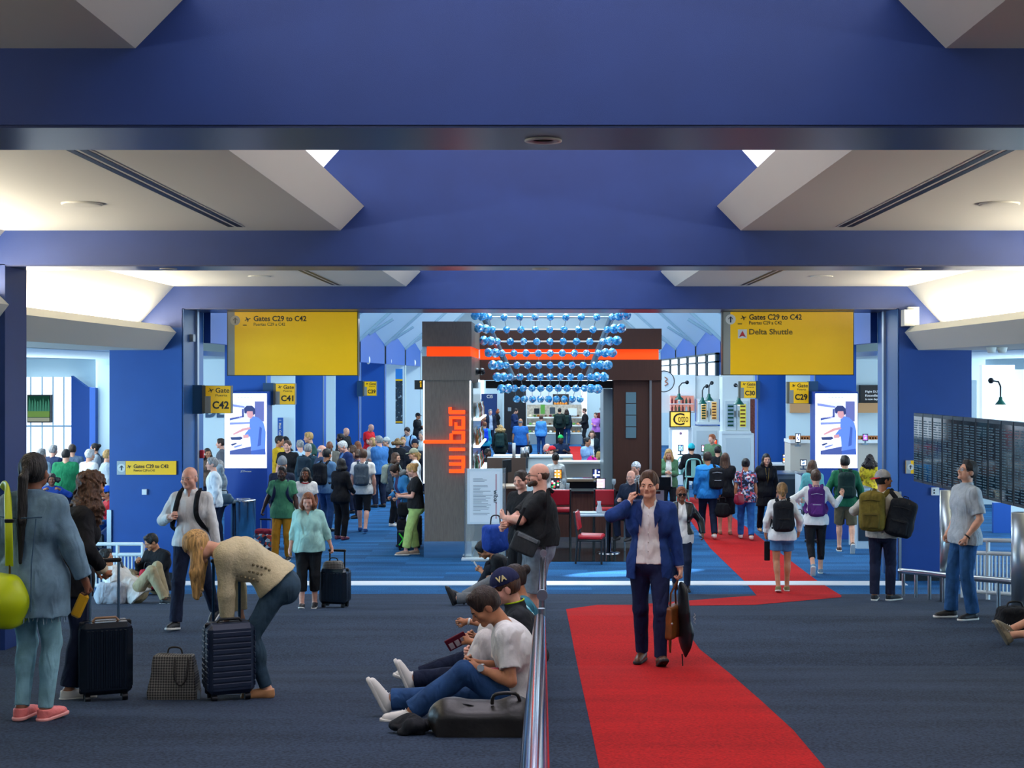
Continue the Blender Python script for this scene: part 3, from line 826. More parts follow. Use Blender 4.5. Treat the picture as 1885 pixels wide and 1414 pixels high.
# ------------------------------------------------------------------ bags
def sweep(name, pts, w, t, up, m, parent):
    mb = MB(); mb.tube([tuple(p) for p in pts], 0, 8, flat=(t, w, up)); return mb.build(name, m, parent)
def smooth_pts(pts, n=5):
    P = [np.array(p, float) for p in pts]; out = []
    for i in range(len(P) - 1):
        p0, p1, p2, p3 = P[max(i - 1, 0)], P[i], P[i + 1], P[min(i + 2, len(P) - 1)]
        for j in range(n):
            t = j / n; out.append(.5 * (2 * p1 + (p2 - p0) * t + (2 * p0 - 5 * p1 + 4 * p2 - p3) * t * t + (3 * p1 - p0 - 3 * p2 + p3) * t ** 3))
    out.append(P[-1]); return out
def backpack(p, m, label, m2=None, w=.15, h=.235, d=.085, uz=1.23, back=.20, one=None, off=0.0, group=None, trim=None, tilt=0, straps=True):
    """rucksack worn on the back of p; one=+1/-1: hung on a single shoulder."""
    m2 = m2 or m; k = p.k
    c = p.tl(off, -back, uz)
    root = empty('backpack', tuple(c), label, 'backpack', group)
    R = np.stack([rot_about(p.Lt, p.Ft, tilt), p.Ft, rot_about(p.v2, p.Ft, tilt)]); L_, F_, U_ = R
    v = max(p.vox * 1.25, .008)
    q = SDF(); q.rb(c, R, np.array([w - .055, d - .05, h - .075]) * k, .055 * k, .01); q.el(c - U_ * h * .4 * k - F_ * .01, R, np.array([w * 1.05, d * 1.15, h * .55]) * k, .05); q.el(c + U_ * h * .68 * k, R, np.array([w * .85, d * .85, h * .36]) * k, .05)
    V, Q = q.mesh(v, noise=(.003, 24, 1)); np_mesh('main_bag', V, Q, m, root)
    q = SDF(); q.rb(c - F_ * d * .95 * k - U_ * h * .42 * k, R, np.array([w * .55, .012, h * .28]) * k, .028 * k, .01)
    V, Q = q.mesh(v * .9, noise=(.002, 30, 1)); np_mesh('front_pocket', V, Q, m2, root)
    if trim is not None:
        mb = MB(); mb.tube([c - F_ * (d * 1.04) * k + U_ * h * .55 * k - L_ * w * .7 * k, c - F_ * (d * 1.12) * k + U_ * h * .62 * k, c - F_ * (d * 1.04) * k + U_ * h * .55 * k + L_ * w * .7 * k], .005, 6)
        mb.tube([c - F_ * (d + .045) * k - U_ * h * .12 * k - L_ * w * .5 * k, c - F_ * (d + .048) * k - U_ * h * .12 * k + L_ * w * .5 * k], .005, 6); mb.build('zip', trim, root)
    t = c + U_ * (h * .98) * k + F_ * d * .5 * k
    mb = MB(); mb.tube([t - L_ * .035 * k, t - L_ * .03 * k + U_ * .035 * k, t + L_ * .03 * k + U_ * .035 * k, t + L_ * .035 * k], .007, 6); mb.build('grab_handle', m2, root)
    if straps:
        for sg in ((1, -1) if one is None else (one,)):
            x = .095 if one is None else .12
            pts = smooth_pts([p.tl(.07 * sg + off * .5, -.115, 1.40), p.tl(x * sg, -.06, 1.475 + .02), p.tl(x * 1.08 * sg, .045, 1.47 + .01), p.tl(.112 * sg, .128 + p.fat * .05, 1.35), p.tl(.132 * sg, .146 + p.fat * .09, 1.22), p.tl(.182 * sg, .07 + p.fat * .05, 1.10), p.tl(.15 * sg, -.10, 1.04)], 5)
            sweep('shoulder_strap', pts, .030 * k, .007, tuple(p.Ft + p.v2 * .01), m2, root)
    return root
QV = 1.0                                                 # voxel size factor of the figures
# ------------------------------------------------------------------ the setting
BLUE = mat('blue_paint', '#1d3672', rough=0.42, noise=0.06, nscale=3, bump=0.08, bscale=300)
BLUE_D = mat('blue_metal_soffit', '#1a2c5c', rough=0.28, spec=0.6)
BLUE_L = mat('blue_jamb_paint', '#2c5f9e', rough=0.35)
BLUE_H = mat('blue_hall_paint', '#0a52aa', rough=0.5)
WHITE = mat('white_plaster', '#dcd8cc', rough=0.85, bump=0.05, bscale=200)
WHITE_C = mat('white_cove_paint', '#f1ece0', rough=0.85)
WHITE_H = mat('white_hall_paint', '#cfe6ee', rough=0.7)
STEEL = mat('brushed_steel', '#b9c2c8', rough=0.28, metal=1.0)
STEEL_D = mat('dark_steel', '#6c7780', rough=0.35, metal=1.0)
CHROME = mat('polished_steel', '#d5dade', rough=0.10, metal=1.0)
BLACK = mat('black_plastic', '#101216', rough=0.4)
DARKGREY = mat('dark_grey_plastic', '#2b3036', rough=0.5)
SKY = mat('skylight_glass', '#ffffff', rough=0.6, emit=1.2, ecol='#eef3ff')
DAY = mat('daylight_window_glass', '#ffffff', rough=0.6, emit=1.15, ecol='#e6f4ff')
LED = mat('white_led_strip', '#ffffff', emit=3.0, ecol='#dff0ff')
YEL = mat('yellow_sign_face', '#f4bc00', rough=0.35, emit=0.14, ecol='#d9a800')
GREY_S = mat('grey_sign_face', '#8b8e88', rough=0.4)
INK = mat('black_sign_ink', '#1d1608', rough=0.5)
ORANGE = mat('orange_lit_acrylic', '#ff4a10', rough=0.4, emit=1.3, ecol='#ff3a06')
ORANGE_L = mat('orange_lit_letters', '#ff5a1a', rough=0.4, emit=1.7, ecol='#ff3c06')
WOOD = mat('dark_brown_laminate', '#41261d', rough=0.5, noise=0.22, nscale=6, stretch=(30, 30, .4))
WOOD_G = mat('grey_brown_laminate', '#71685f', rough=0.42, noise=0.15, nscale=60, stretch=(1, 1, .12))
GLASS = mat('clear_glass', '#dfeeee', rough=0.02, alpha=0.16, spec=0.8)
FROST = mat('frosted_glass', '#c7dbe3', rough=0.25, alpha=0.75)

def carpet(name, c1, c2, bands=None):
    m = bpy.data.materials.new(name); m.use_nodes = True; nt = m.node_tree; b = nt.nodes['Principled BSDF']
    b.inputs['Roughness'].default_value = 0.95; b.inputs['Specular IOR Level'].default_value = 0.15
    tc = nt.nodes.new('ShaderNodeTexCoord')
    n = nt.nodes.new('ShaderNodeTexNoise'); n.inputs['Scale'].default_value = 55; n.inputs['Detail'].default_value = 5
    mp = nt.nodes.new('ShaderNodeMapping'); mp.inputs['Scale'].default_value = (.5, 2.0, 1)
    n3 = nt.nodes.new('ShaderNodeTexNoise'); n3.inputs['Scale'].default_value = 1.1
    nt.links.new(tc.outputs['Object'], n.inputs['Vector']); nt.links.new(tc.outputs['Object'], mp.inputs['Vector']); nt.links.new(mp.outputs[0], n3.inputs['Vector'])
    ad = nt.nodes.new('ShaderNodeMath'); ad.operation = 'ADD'; nt.links.new(n.outputs['Fac'], ad.inputs[0])
    mu = nt.nodes.new('ShaderNodeMath'); mu.operation = 'MULTIPLY'; mu.inputs[1].default_value = 0.35; nt.links.new(n3.outputs['Fac'], mu.inputs[0]); nt.links.new(mu.outputs[0], ad.inputs[1])
    r = nt.nodes.new('ShaderNodeValToRGB'); r.color_ramp.elements[0].position = 0.50; r.color_ramp.elements[1].position = 0.86
    r.color_ramp.elements[0].color = (*lin(c1), 1); r.color_ramp.elements[1].color = (*lin(c2), 1)
    nt.links.new(ad.outputs[0], r.inputs[0]); src = r.outputs[0]
    if bands:                                            # woven cross stripes / planks
        w = nt.nodes.new('ShaderNodeTexBrick'); w.inputs['Scale'].default_value = bands; w.inputs['Mortar Size'].default_value = 0.0
        w.inputs['Color1'].default_value = (.72, .72, .72, 1); w.inputs['Color2'].default_value = (1.25, 1.25, 1.25, 1)
        w.inputs['Brick Width'].default_value = 1.6; w.inputs['Row Height'].default_value = .25
        mp2 = nt.nodes.new('ShaderNodeMapping'); nt.links.new(tc.outputs['Object'], mp2.inputs['Vector']); nt.links.new(mp2.outputs[0], w.inputs['Vector'])
        mx = nt.nodes.new('ShaderNodeMix'); mx.data_type = 'RGBA'; mx.blend_type = 'MULTIPLY'; mx.inputs[0].default_value = 1.0
        nt.links.new(src, mx.inputs[6]); nt.links.new(w.outputs['Color'], mx.inputs[7]); src = mx.outputs[2]
    nt.links.new(src, b.inputs['Base Color'])
    bp = nt.nodes.new('ShaderNodeBump'); bp.inputs['Strength'].default_value = 0.5; bp.inputs['Distance'].default_value = 0.006
    nt.links.new(n.outputs['Fac'], bp.inputs['Height']); nt.links.new(bp.outputs[0], b.inputs['Normal'])
    return m
C_RAMP = carpet('navy_grey_ramp_carpet', '#1d2735', '#3a485e')
C_HALL = carpet('blue_concourse_carpet', '#0f3a66', '#2b6799', bands=1.0)
C_RED = carpet('red_carpet', '#8c1013', '#c41b1c')

# floor: ramp, landing and ramp down to the level concourse
nodes_d = [-3.0] + [d for d, h in _N[1:6]] + [95.0]
mb = MB()
for x0, x1 in ((-26, 26),):
    top = [(x0, d, gz(max(d, 0))) for d in nodes_d] + [(x1, d, gz(max(d, 0))) for d in nodes_d]
    n = len(nodes_d)
    mb.add(top, [(i, n + i, n + i + 1, i + 1) for i in range(n - 1)])
    mb.add([(x0, -3, -.4), (x1, -3, -.4), (x1, 95, -.4), (x0, 95, -.4)], [(0, 1, 2, 3)])
fl = struct(mb.build('floor', C_RAMP)); fl.data.materials.append(C_HALL)
for p in fl.data.polygons:
    if min(fl.data.vertices[v].co.y for v in p.vertices) > 21 and p.center.z > -.2: p.material_index = 1

def floor_patch(rows, name, m, lift=.004):               # rows = [(y, x_left, x_right)] in picture space laid on the floor
    ys = sorted(set([r[0] for r in rows] + [CY + F * drop(d) / d for d, h in _N[1:6] if rows[0][0] < CY + F * drop(d) / d < rows[-1][0]]))
    rr = sorted(rows); mb = MB(); vs = []
    for y in ys:
        xl = np.interp(y, [r[0] for r in rr], [r[1] for r in rr]); xr = np.interp(y, [r[0] for r in rr], [r[2] for r in rr])
        for x in (xl, xr): vs.append(floor_pt(x, y) + Vector((0, 0, lift)))
    mb.add(vs, [(2 * i, 2 * i + 1, 2 * i + 3, 2 * i + 2) for i in range(len(ys) - 1)])
    return struct(mb.build(name, m))
floor_patch([(1114, 1100, 1240), (1122, 1042, 1243), (1160, 1050, 1262), (1196, 1057, 1288), (1240, 1066, 1343), (1290, 1077, 1400), (1345, 1089, 1460), (1414, 1103, 1518), (1600, 1135, 1690)], 'floor_red_carpet', C_RED)
floor_patch([(1097, 1388, 1549), (1100, 1345, 1548), (1106, 1270, 1480), (1114, 1166, 1390), (1116, 1150, 1243)], 'floor_red_carpet', C_RED)
floor_patch([(916, 1236, 1280), (949, 1265, 1344), (966, 1276, 1368), (1010, 1308, 1425), (1070, 1370, 1505), (1097, 1393, 1549)], 'floor_red_carpet', C_RED)
floor_patch([(822, 1044, 1069), (851, 1058, 1076), (905, 1086, 1102)], 'floor_red_carpet', C_RED)
# bright metal threshold of the portal
d0, d1 = dist_of(1078), dist_of(1071)
mb = MB(); mb.box(-5.84, 5.84, d0, d1, 0, .012); struct(mb.build('trim_1', mat('pale_threshold', '#e8eef2', rough=.35)))

# ---- beams across the hall
def beam(name, d0, d1, zb, zt_side, zt_mid, xmid, xs, xout, zcut, post=True):
    """blue portal frame: soffit at zb, top follows the ceiling panels and rises into the skylight in the middle"""
    pts = [(-xout, zcut), (-xs - .58, zcut), (-xs, zt_side), (-xmid, zt_side), (-xmid, zt_mid), (xmid, zt_mid), (xmid, zt_side), (xs, zt_side), (xs + .58, zcut), (xout, zcut)]
    pts += [(xout, zb), (-xout, zb)]
    mb = MB(); mb.prism(pts, 'y', d0, d1); o = struct(mb.build(name, BLUE))
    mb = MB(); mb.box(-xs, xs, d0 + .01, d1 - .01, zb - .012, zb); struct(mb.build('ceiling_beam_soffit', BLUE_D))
    return o
beam('ceiling_beam', 6.1, 6.72, 4.43, 4.78, 7.9, 2.9, 5.0, 9.0, 4.44)
beam('ceiling_beam', 13.9, 14.48, 4.43, 4.78, 7.9, 2.9, 5.27, 9.0, 4.44)
def poly_wall(name, pts, d0, d1, m): mb = MB(); mb.prism(pts, 'y', d0, d1); return struct(mb.build(name, m))
# posts of the second frame
for sx in (-1, 1):
    x0, x1 = sorted((sx * (5.27 if sx < 0 else 6.3), sx * 9.0)); mb = MB(); mb.box(x0, x1, 13.9, 14.48, 0, 4.44); struct(mb.build('wall_pillar', BLUE))
# portal wall: header, chamfered shoulders, wing walls and jambs
hdr = [(-5.84, 4.43), (-5.84, 4.12), (-6.55, 4.12), (-6.55, 4.16), (-5.97, 4.79), (-3.0, 4.79), (-3.0, 8.0), (3.0, 8.0), (3.0, 4.79), (5.97, 4.79), (6.55, 4.16), (6.55, 4.12), (5.84, 4.12), (5.84, 4.43)]
poly_wall('wall_portal', hdr, 23.0, 24.4, BLUE)
for sx in (-1, 1):
    x0, x1 = sorted((sx * 5.84, sx * 7.02)); mb = MB(); mb.box(x0, x1, 23.0, 24.4, 0, 4.12)
    struct(mb.build('wall_left' if sx < 0 else 'wall_right', mat('blue_wing_lit', '#0b4794', .45, noise=.05, nscale=3) if sx < 0 else mat('blue_wing_lit_right', '#0b3c88', .45, noise=.05, nscale=3)))  # same blue as the beams; each wing's own light is put into its colour
    x0, x1 = sorted((sx * 5.835, sx * 5.82)); mb = MB(); mb.box(x0, x1, 23.02, 24.38, 0, 4.42); struct(mb.build('trim_2', BLUE_L))
    x0, x1 = sorted((sx * 5.82, sx * 5.78)); mb = MB(); mb.box(x0, x1, 23.80, 23.92, 0, 4.42); struct(mb.build('trim_3', STEEL))
    x0, x1 = sorted((sx * 5.84, sx * 7.04)); mb = MB(); mb.box(x0, x1, 22.96, 23.0, 0.0, .13); struct(mb.build('baseboard_left' if sx < 0 else 'baseboard_right', BLACK))
    x0, x1 = sorted((sx * 5.87, sx * 5.83)); mb = MB(); mb.box(x0, x1, 22.97, 23.01, 0, 1.45); struct(mb.build('trim_4', STEEL))
    x0, x1 = sorted((sx * 6.98, sx * 7.05)); mb = MB(); mb.box(x0, x1, 22.96, 23.05, 0, 1.15); struct(mb.build('trim_5', STEEL))
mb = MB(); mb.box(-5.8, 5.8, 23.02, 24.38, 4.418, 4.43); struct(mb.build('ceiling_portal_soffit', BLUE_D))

# ---- white ceiling panels, outer coves, skylight gables
def bay(d0, d1, xi, xo, z, slot, spk, cove=True):
    for sx in (-1, 1):
        mb = MB(); mb.prism([(sx * xo, z), (sx * xi, z), (sx * (xi - .235), z + .24), (sx * xi, z + .46), (sx * xo, z + .46)], 'y', d0, d1); struct(mb.build('ceiling_panel', WHITE))
        if cove:
            mb = MB(); mb.prism([(sx * xo, z), (sx * (xo + .58), z - .63), (sx * (xo + 1.4), z - .63), (sx * (xo + 1.4), z + .4), (sx * xo, z + .4)], 'y', d0, d1); struct(mb.build('ceiling_cove', WHITE_C))
            mb = MB(); q = xo - 5.97
            mb.prism([(sx * (6.04 + q), 4.147), (sx * (5.93 + q), 4.04), (sx * (6.15 + q), 3.75), (sx * (7.6 + q), 3.75), (sx * (7.6 + q), 3.86), (sx * (6.2 + q), 3.86), (sx * (6.2 + q), 4.147)], 'y', d0, d1)
            struct(mb.build('ceiling_fascia', WHITE))
        x = sx * slot; mb = MB(); mb.box(x - .085, x + .085, d0 + .3, d1 - .35, z - .004, z)
        v = mb.build('air_diffuser', WHITE)
        tag(v, 'white slot diffuser with two dark slits in ceiling panel, ' + ('left' if sx < 0 else 'right') + ' side, ' + ('above first opening' if d0 < 10 else 'nearer the portal'), 'vent', 'ceiling slot diffusers')
        for o in (-.042, .042):
            mb = MB(); mb.box(x + o - .026, x + o + .026, d0 + .33, d1 - .38, z - .006, z - .0035); mb.build('slot', BLACK, v)
        c = (sx * spk[0], spk[1], z); mb = MB(); mb.lathe(c, [(.165, 0), (.165, -.012), (.15, -.016), (.05, -.012)], 28)
        sp = mb.build('ceiling_speaker', WHITE); tag(sp, 'round white flush ceiling speaker, ' + ('left' if sx < 0 else 'right') + ' panel, ' + ('large in view' if d0 < 10 else 'close to portal'), 'speaker', 'flush ceiling speakers')
        # pane of the skylight gable
        mb = MB(); e = xi + .75
        mb.add([(sx * (e - .25), d0, z + .255), (sx * (e - .25), d1, z + .255), (0, d1, z - .02 + e * 1.1), (0, d0, z - .02 + e * 1.1)], [(0, 1, 2, 3)])
        struct(mb.build('window_1', SKY))
bay(0.6, 6.1, 1.75, 5.0, 4.76, 2.8, (3.6, 4.0))
bay(6.72, 13.9, 1.97, 5.27, 4.77, 2.92, (3.8, 11.7))
bay(14.48, 23.0, 2.19, 5.97, 4.79, 3.27, (4.1, 20.6))
def downlight(px, py, d, what):
    mb = MB(); c = P3(px, py, d); c.z = 4.418
    mb.lathe(c, [(.085, 0), (.085, -.008), (.06, -.008), (.05, .0)], 24); o = mb.build('downlight', mat('pale_trim', '#c8c4be', .4)); tag(o, what, 'light', 'downlights in the beam soffits')
downlight(1000, 248, 6.42, 'small round downlight in the soffit of the nearest blue beam')
downlight(995, 490, 14.2, 'small round downlight at the middle of the second blue beam')
downlight(310, 490, 14.2, 'small round downlight at the left of the second blue beam')
downlight(1680, 488, 14.2, 'small round downlight at the right of the second blue beam')
# outer aisles: low ceilings and outer walls
for sx in (-1, 1):
    x0, x1 = sorted((sx * 7.5, sx * 16)); mb = MB(); mb.box(x0, x1, 14.5, 36.5, 3.75, 3.85); struct(mb.build('ceiling_aisle', WHITE_H))
    x0, x1 = sorted((sx * 7.04, sx * 7.6)); mb = MB(); mb.box(x0, x1, 23.0, 36.5, 3.75, 3.85); struct(mb.build('ceiling_aisle', WHITE_H))
    x0, x1 = sorted((sx * 16, sx * 16.2)); mb = MB(); mb.box(x0, x1, 0, 60, 0, 5); struct(mb.build('wall_outer', WHITE_H))
    mb = MB(); xx = sx * 15.98; mb.add([(xx, 16, .9), (xx, 58, .9), (xx, 58, 3.4), (xx, 16, 3.4)], [(0, 1, 2, 3)]); struct(mb.build('window_2', DAY))

# ---- gate hall beyond the portal
PIER = [29.3, 37.0, 44.2, 51.6, 59.3, 67.0]
XW = 5.7
for sx in (-1, 1):
    side = 'left' if sx < 0 else 'right'
    for i, d in enumerate(PIER):
        x0, x1 = sorted((sx * XW, sx * (XW + .85))); mb = MB(); mb.box(x0, x1, d, d + .55, 0, 4.5); struct(mb.build('wall_pier_' + side, BLUE_H if i < 4 else WHITE_H))
        x0, x1 = sorted((sx * (XW - .012), sx * XW)); mb = MB(); mb.box(x0, x1, d - .012, d + .08, 0, 4.4); struct(mb.build('trim_6', STEEL_D))
    prev = 24.4
    for i, d in enumerate(PIER):
        a, b = prev, d; m_ = (a + b) / 2
        # gable infill of the side wall above the gate opening
        x0, x1 = sorted((sx * XW, sx * (XW + .12))); mb = MB(); mb.prism([(a, 3.9 if i < 3 else 3.75), (b, 3.9 if i < 3 else 3.75), (b, 4.46), (m_, 4.92), (a, 4.46)], 'x', x0, x1); struct(mb.build('wall_gable_' + side, BLUE_H))
        # folded roof plates rising to the middle
        xi, zi = 1.6, 4.1
        rf = MB()
        A, M, B = (sx * XW, a, 4.46), (sx * XW, m_, 4.92), (sx * XW, b, 4.46)
        A2, M2, B2 = (sx * xi, a, 4.46 + zi * .9), (sx * xi, m_, 4.92 + zi * .9), (sx * xi, b, 4.46 + zi * .9)
        rf.add([A, M, M2, A2], [(0, 1, 2, 3)]); rf.add([M, B, B2, M2], [(0, 1, 2, 3)]); struct(rf.build('ceiling_fold', WHITE_H))
        mb = MB(); mb.tube([(B[0], B[1], B[2] - .03), (B2[0], B2[1], B2[2] - .03)], .07, 6); struct(mb.build('trim_7', mat('rib_white', '#a9c6d2', .6)))
        mb = MB(); mb.tube([(sx * XW, m_ - .9, 4.70), (sx * 4.9, m_ - .9, 5.2)], .05, 6); struct(mb.build('trim_8', mat('rib_white', '#a9c6d2', .6)))
        prev = d
    # white cross walls between the gates, seen as bright gaps beside the blue piers
    for i, d in enumerate((36.5, 43.7)):
        x0, x1 = sorted((sx * 6.36, sx * 15.9)); mb = MB(); mb.box(x0, x1, d, d + .15, 0, 4.6); struct(mb.build('wall_cross_' + side, WHITE_H))
    x0, x1 = sorted((sx * 5.75, sx * 15.9)); mb = MB(); mb.box(x0, x1, 44.9, 75, 4.46, 4.6); struct(mb.build('ceiling_gate', WHITE_H))
    x0, x1 = sorted((sx * 6.6, sx * 15.9)); mb = MB(); mb.box(x0, x1, 24.4, 44.9, 4.46, 4.6); struct(mb.build('ceiling_gate', WHITE_H))
    mb = MB(); xx = sx * 9.5; mb.add([(xx, 44.5, .4), (xx, 74, .4), (xx, 74, 4.0), (xx, 44.5, 4.0)], [(0, 1, 2, 3)]); struct(mb.build('window_3', DAY))
mb = MB(); mb.add([(-1.6, 24.4, 8.3), (1.6, 24.4, 8.3), (1.6, 75, 8.3), (-1.6, 75, 8.3)], [(0, 1, 2, 3)]); struct(mb.build('window_4', SKY))
mb = MB(); mb.box(-16, 16, 75, 75.2, 0, 9); struct(mb.build('wall_far', WHITE_H))
mb = MB(); mb.add([(1.9, 74.9, .4), (5.4, 74.9, .4), (5.4, 74.9, 3.6), (1.9, 74.9, 3.6)], [(0, 1, 2, 3)]); struct(mb.build('window_5', DAY))
mb = MB(); mb.add([(-5.6, 74.9, 1.0), (-3.0, 74.9, 1.0), (-3.0, 74.9, 3.6), (-5.6, 74.9, 3.6)], [(0, 1, 2, 3)]); struct(mb.build('window_6', DAY))
# panels seen through the opening left of the wing wall: bright window wall, blue returns
dw = 36.2
mb = MB(); mb.add([(X(40, dw), dw, .9), (X(136, dw), dw, .9), (X(136, dw), dw, Z(694, dw)), (X(40, dw), dw, Z(694, dw))], [(0, 1, 2, 3)]); struct(mb.build('window_7', DAY))
mb = MB()
for px in (57, 78, 98, 118): mb.box(X(px, dw) - .012, X(px, dw) + .012, dw - .03, dw, .9, Z(694, dw))
mb.box(X(40, dw), X(136, dw), dw - .05, dw, Z(786, dw), Z(783, dw)); struct(mb.build('trim_9', mat('window_bars', '#b9d4e4', .5)))
mb = MB(); mb.box(X(40, dw), X(136, dw), dw, dw + .1, 0, .9); struct(mb.build('wall_sill', WHITE_H))
mb = MB(); mb.prism([(X(136, dw), 0), (X(180, dw), 0), (X(180, dw), Z(714, dw)), (X(163, dw), Z(712, dw)), (X(136, dw), Z(692, dw))], 'y', dw - .2, dw); struct(mb.build('wall_return', BLUE_H))
mb = MB(); mb.box(X(180, dw), X(205, dw), dw, dw + .1, 0, 3.6); struct(mb.build('wall_return', WHITE_H))
# right aisle: bright shop wall behind the flight displays
dr = 30.0
mb = MB(); mb.box(X(1808, dr), X(1868, dr), dr, dr + .2, 1.0, Z(672, dr)); struct(mb.build('wall_shop', mat('shop_wall_glow', '#f4f8fa', .6, emit=.55, ecol='#eef8ff')))  # white lit wall, its brightness put in as a glow
mb = MB(); mb.box(X(1790, dr), X(1806, dr), dr + .3, dr + .5, 0, Z(700, dr)); mb.box(X(1868, dr), X(1960, dr), dr + .3, dr + .5, 0, Z(680, dr)); struct(mb.build('wall_shop', WHITE_H))
mb = MB(); mb.box(X(1826, dr), X(1858, dr), dr - .1, dr, Z(998, dr), Z(925, dr)); struct(mb.build('wall_panel', BLUE_H))
# ------------------------------------------------------------------ signs
FRAME = mat('sign_edge_dark', '#3a3420', .4)
def big_sign(px0, px1, py0, py1, strip, d, label, arrow_col, extra=None):
    c = P3((px0 + px1) / 2, py1, d); r = empty('gate_sign', tuple(c), label, 'sign', 'large yellow overhead signs')
    mb = MB(); bxp(mb, px0, px1, py0, py1, d, d + .22); mb.build('sign_case', FRAME, r)
    mb = MB(); bxp(mb, px0 + strip, px1 - 1.5, py0 + 1.5, py1 - 1.5, d - .006, d); mb.build('yellow_face', YEL, r)
    mb = MB(); bxp(mb, px0 + 1.5, px0 + strip, py0 + 1.5, py1 - 1.5, d - .006, d); mb.build('grey_strip', GREY_S, r)
    return r
dS = 23.75
r = big_sign(418, 659, 573, 692, 14, dS, 'large yellow overhead sign reading Gates C29 to C42, left of the chandelier', 0)
r['label'] = 'large yellow overhead sign with a single line, Gates C29 to C42, left of the bar'
arrow_disc(433, 590, 9, dS - .006, r, fg=mat('sign_faded', '#6d675a', .5), bg=mat('sign_faded_disc', '#b3ada0', .5))
plane_icon(456, 588, 11, dS - .008, INK, r)
label_text('Gates C29 to C42', 467, 564, 581.5, 591.5, dS - .008, INK, r, .002)
label_text('Puertas C29 a C42', 467, 525, 594, 600, dS - .008, mat('sign_brown_ink', '#6d5a10', .5), r, .001)
mb = MB(); bxp(mb, 447, 454, 598, 599.5, dS - .009, dS - .006); mb.build('underline', INK, r)
r = big_sign(1330, 1572, 573, 691, 14.5, dS, 'large yellow overhead sign with two lines, Gates C29 to C42 and Delta Shuttle', 1)
arrow_disc(1345, 588, 9.3, dS - .006, r)
plane_icon(1369, 585, 11, dS - .008, INK, r)
label_text('Gates C29 to C42', 1379, 1476, 578.5, 589, dS - .008, INK, r, .002)
label_text('Puertas C29 a C42', 1379, 1439, 591, 597.5, dS - .008, INK, r, .001)
label_text('Delta Shuttle', 1379, 1459, 605.5, 616, dS - .008, mat('sign_brown_ink2', '#5a4508', .5), r, .002)
mb = MB(); bxp(mb, 1358.5, 1375, 606.5, 623, dS - .010, dS - .006); o = mb.build('symbol_tile', mat('sign_white', '#dcdad2', .5), r)
mb = MB(); pol(mb, [(1360.5, 621), (1366.8, 609), (1373, 621), (1366.8, 618)], dS - .014, .003); mb.build('triangle_symbol', mat('symbol_red', '#b01c24', .5), o)
mb = MB(); bxp(mb, 1358, 1366, 595.5, 597, dS - .009, dS - .006); mb.build('underline', INK, r)

def gate_sign(px0, px1, py0, py1, d, num, label, post_side):
    """small projecting gate sign: yellow face with a grey corner, on a bracket fixed to the pier"""
    w = px1 - px0; h = py1 - py0
    r = empty('gate_sign', tuple(P3((px0 + px1) / 2, py1, d)), label, 'sign', 'projecting yellow gate signs')
    mb = MB(); bxp(mb, px0, px1, py0, py1, d, d + .16); mb.build('sign_case', mat('sign_case_grey', '#5a5a4c', .4), r)
    mb = MB(); bxp(mb, px0 + w * .12, px1 - .6, py0 + .6, py0 + h * .38, d - .005, d); bxp(mb, px0 + w * .30, px1 - .6, py0 + h * .38, py1 - .6, d - .005, d); mb.build('yellow_face', YEL, r)
    mb = MB(); bxp(mb, px0 + w * .10, px0 + w * .30, py0 + h * .38, py1 - .6, d - .005, d); mb.build('grey_strip', GREY_S, r)
    plane_icon(px0 + w * .31, py0 + h * .17, w * .19, d - .007, INK, r)
    label_text('Gate', px0 + w * .47, px0 + w * .95, py0 + h * .08, py0 + h * .26, d - .007, INK, r, .001)
    label_text('Puerta', px0 + w * .47, px0 + w * .87, py0 + h * .31, py0 + h * .39, d - .007, INK, r)
    label_text(num, px0 + w * .36, px0 + w * .93, py0 + h * .56, py0 + h * .84, d - .007, INK, r, .003)
    if post_side:
        xw = 5.84 if d < 25 else 5.72
        a, b = (CX - xw * F / d, px0) if post_side < 0 else (px1, CX + xw * F / d)
        mb = MB(); bxp(mb, a, b, py0 - 1, py1 + 1, d + .02, d + .2); mb.build('bracket', mat('bracket_blue', '#164066', .4), r)
gate_sign(372, 425, 710, 761, 23.6, 'C42', 'yellow projecting sign for gate C42 on the left portal jamb', -1)
gate_sign(503, 543, 706, 745, 29.1, 'C41', 'yellow projecting sign for gate C41 beside the left advertising screen', -1)
gate_sign(668, 693, 702, 729, 44.0, 'C39', 'yellow projecting sign for gate C39 below the big left sign', -1)
gate_sign(1360, 1392, 702, 733, 36.8, 'C30', 'yellow projecting sign for gate C30 right of the green lamps', 1)
gate_sign(1449, 1489, 703, 743, 29.1, 'C29', 'yellow projecting sign for gate C29 beside the right advertising screen', 1)
# wall signs of the wing walls
r = empty('wall_sign', tuple(P3(270, 874, 22.96)), 'long yellow wall sign Gates C29 to C42 low on the left blue wall', 'sign')
mb = MB(); bxp(mb, 215, 324, 849, 874, 22.96, 22.995); mb.build('yellow_face', YEL, r)
mb = MB(); bxp(mb, 215, 231, 849, 874, 22.955, 22.96); mb.build('grey_strip', mat('pale_grey_strip', '#a9aeb0', .4), r)
arrow_disc(223.5, 861.5, 7.5, 22.955, r); plane_icon(238, 859, 8, 22.955, INK, r)
label_text('Gates C29 to C42', 246, 310, 855, 862, 22.955, INK, r, .001); label_text('Puertas C29 a C42', 246, 285, 864, 868, 22.955, mat('sign_brown_ink', '#6d5a10', .5), r)
r = empty('wall_sign', tuple(P3(1676, 872, 22.96)), 'small grey and yellow arrow sign on right blue wall', 'sign')
mb = MB(); bxp(mb, 1668, 1700, 848, 872, 22.96, 22.995); mb.build('yellow_face', YEL, r)
mb = MB(); bxp(mb, 1668, 1676.5, 848, 872, 22.955, 22.96); mb.build('grey_strip', mat('pale_grey_strip', '#a9aeb0', .4), r); arrow_disc(1676.5, 860, 6, 22.955, r)
